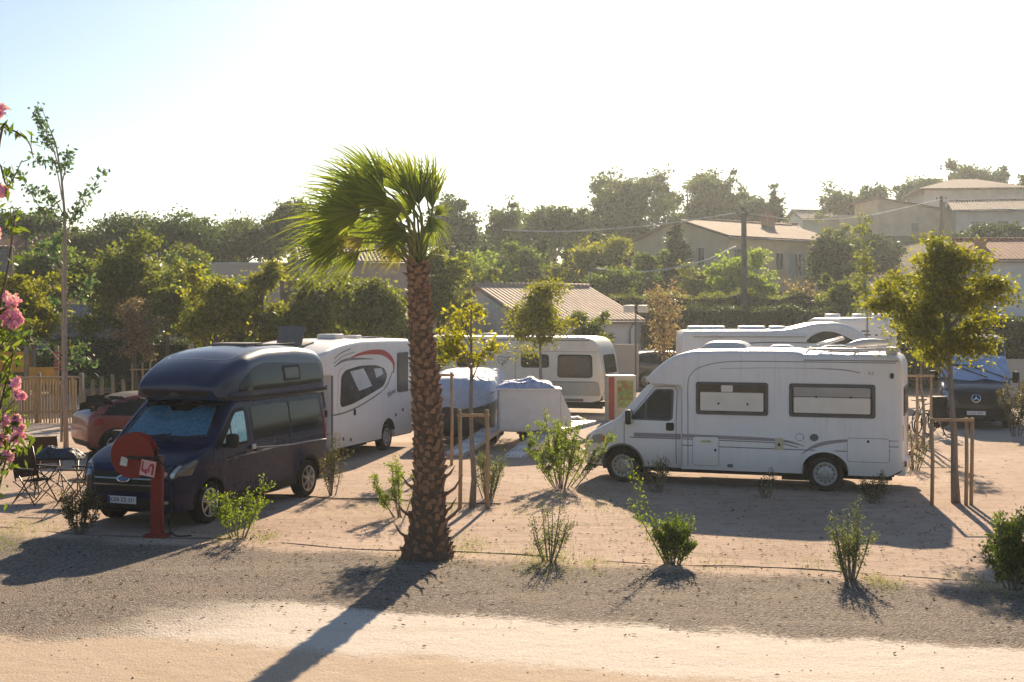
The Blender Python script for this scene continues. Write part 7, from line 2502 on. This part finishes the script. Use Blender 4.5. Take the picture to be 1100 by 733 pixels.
obj('body', bm, BKF, bk, 50)
bm = nb()
box(bm, (0, -.01, .50), (.38, .28, .14), None, .05)
obj('flap', bm, BLACKP, bk, 50)

# ---------------------------------------------------------------- drip hose, grass, litter, stones
bm = nb()
pts = []
for k in range(90):
    x = -9 + k * .22
    pts.append((x, 18.28 - .28 * x + .10 * math.sin(k * .35) + .12 * noise.noise(Vector((k * .15, 0, 0))), .006 + .03 * noise.noise(Vector((k * .23, 3, 0)))))
tube(bm, pts, .008, 6)
tag(obj('drip_hose', bm, mat('black_hose', (.05, .04, .032), .8, dust=.8)), 'thin black irrigation hose lying along the edge of the bed', 'hose')
bm = nb()
pts = [(-6.5 + k * .3, 24.9 - .32 * k * .3 * .9 + .1 * math.sin(k), .016) for k in range(22)]
tube(bm, pts, .012, 6)
tag(obj('drip_hose', bm, mat('black_hose', (.03, .026, .022))), 'thin black hose crossing the sand behind the navy campervan', 'hose')
rng = np.random.default_rng(77)
def blades(name, kind, spots, size, aspect=.10, label=None, lay=False):
    P_, D_ = [], []
    for px, py, rp, n in spots:
        g = G(px, py)
        s = F / g.y
        for _ in range(n):
            q = rng.normal(size=2) * rp / s * .5
            x, y = g.x + q[0], g.y + q[1] * (2.4 if not lay else 2.0)
            P_.append((x, y, size * (.42 if not lay else 0) + (.02 if lay else .0)))
            D_.append((rng.normal() * (.35 if not lay else 1), rng.normal() * (.35 if not lay else 1), 1 if not lay else rng.normal() * .12))
    P_, D_ = np.array(P_), np.array(D_)
    Nn_ = rdir(rng, len(P_)) if not lay else rdir(rng, len(P_)) * .3 + np.array([0, 0, 1])
    o = leaf_mesh(name, P_, D_, Nn_, size, aspect, rng, LM[kind])
    return tag(o, kind='stuff')
blades('grass', 'grass', [(585, 603, 34, 900), (500, 588, 34, 500), (640, 606, 22, 300), (945, 626, 22, 420), (20, 568, 40, 700), (250, 576, 26, 450), (285, 578, 16, 260), (395, 545, 40, 300), (480, 545, 26, 300), (555, 548, 46, 300),
        (650, 542, 40, 500), (690, 552, 30, 260), (1060, 630, 30, 500), (585, 604, 60, 500), (490, 592, 50, 300), (30, 572, 60, 500), (870, 607, 20, 120), (770, 608, 30, 120), (160, 575, 30, 150), (0, 590, 30, 300), (430, 604, 30, 120), (1000, 498, 34, 300), (1040, 520, 30, 140), (910, 450, 40, 100),
        (700, 505, 30, 80), (540, 500, 60, 150), (1085, 478, 30, 160), (520, 470, 20, 60), (350, 505, 24, 120)], .05)
blades('dry_litter', 'straw', [(px, py, 90, 90) for px in range(-20, 1130, 75) for py in (445, 470, 500, 530, 560, 585, 608)], .05, .2, lay=True)
blades('fallen_leaves', 'litter', [(px, py, 110, 28) for px in range(-20, 1130, 90) for py in (450, 490, 520, 550, 580, 604, 640)] + [(459, 600, 60, 160), (591, 606, 40, 60), (722, 610, 40, 60), (912, 626, 40, 60), (255, 580, 40, 60), (680, 545, 120, 160), (900, 545, 120, 160)], .06, .55, lay=True)
# loose stones
bm = nb()
rnd = random.Random(12)
for k in range(900):
    py = 440 + 300 * rnd.random() ** .6
    px = rnd.uniform(-60, 1160)
    g = G(px, py)
    v = g.y + .28 * g.x
    r = rnd.uniform(.005, .012) * (1.8 if rnd.random() < .05 else 1)
    if v > 18.3: r *= 1.5
    if v < 14.7 and rnd.random() < .75: continue
    c = Vector((g.x, g.y, r * .35 + .004))
    ring = [bm.verts.new(c + Vector((r * rnd.uniform(.7, 1.2) * math.cos(2 * PI * j / 5), r * rnd.uniform(.7, 1.2) * math.sin(2 * PI * j / 5), -r * .3))) for j in range(5)]
    tp = bm.verts.new(c + Vector((rnd.uniform(-.3, .3) * r, rnd.uniform(-.3, .3) * r, r * .7)))
    for j in range(5):
        bm.faces.new((ring[j], ring[(j + 1) % 5], tp))
tag(obj('loose_stones', bm, mat('pale_stone', (.26, .215, .17), 1.0, var=.35, scale=.9)), kind='stuff')

# scrub bushes between the trees of the slope
protos = []
for k, kd in enumerate(('dark', 'mid', 'olive')):
    t = tree('bush', 'dark rounded bush in the scrub on the slope' , 550, 100, 300, 345, 62, kd, .9, 3.2, shape='round', seed=200 + k, group='scrub bushes on the slope', limbs=4, clump=.4, trunk_r=.08)
    t['label'] = ('dark green rounded bush in the scrub on the slope', 'mid green rounded bush in the scrub on the slope', 'olive green rounded bush in the scrub on the slope')[k]
    protos.append(t)
rnd = random.Random(41)
first = [True] * 3
spots = []
for k in range(44):
    Yb_ = rnd.uniform(64, 112)
    pxb = rnd.uniform(-30, 1130)
    x = XY(pxb, Yb_)[0]
    if 640 < pxb < 905 and 84 < Yb_ < 108: continue
    if 480 < pxb < 700 and Yb_ < 70: continue
    if 900 < pxb and Yb_ > 66 and Yb_ < 76: continue
    spots.append((x, Yb_))
for k, (x, y) in enumerate(spots):
    p_ = protos[k % 3]
    if first[k % 3]:
        first[k % 3] = False
        c = p_
    else:
        c = copy_tree(p_)
    z0 = terrain(x, y)
    sc = rnd.uniform(.75, 1.25)
    c.location = (x, y, z0 - .6)
    c.rotation_euler = (0, 0, rnd.uniform(0, 6.28))
    c.scale = (sc * rnd.uniform(.9, 1.3), sc * rnd.uniform(.9, 1.3), sc)
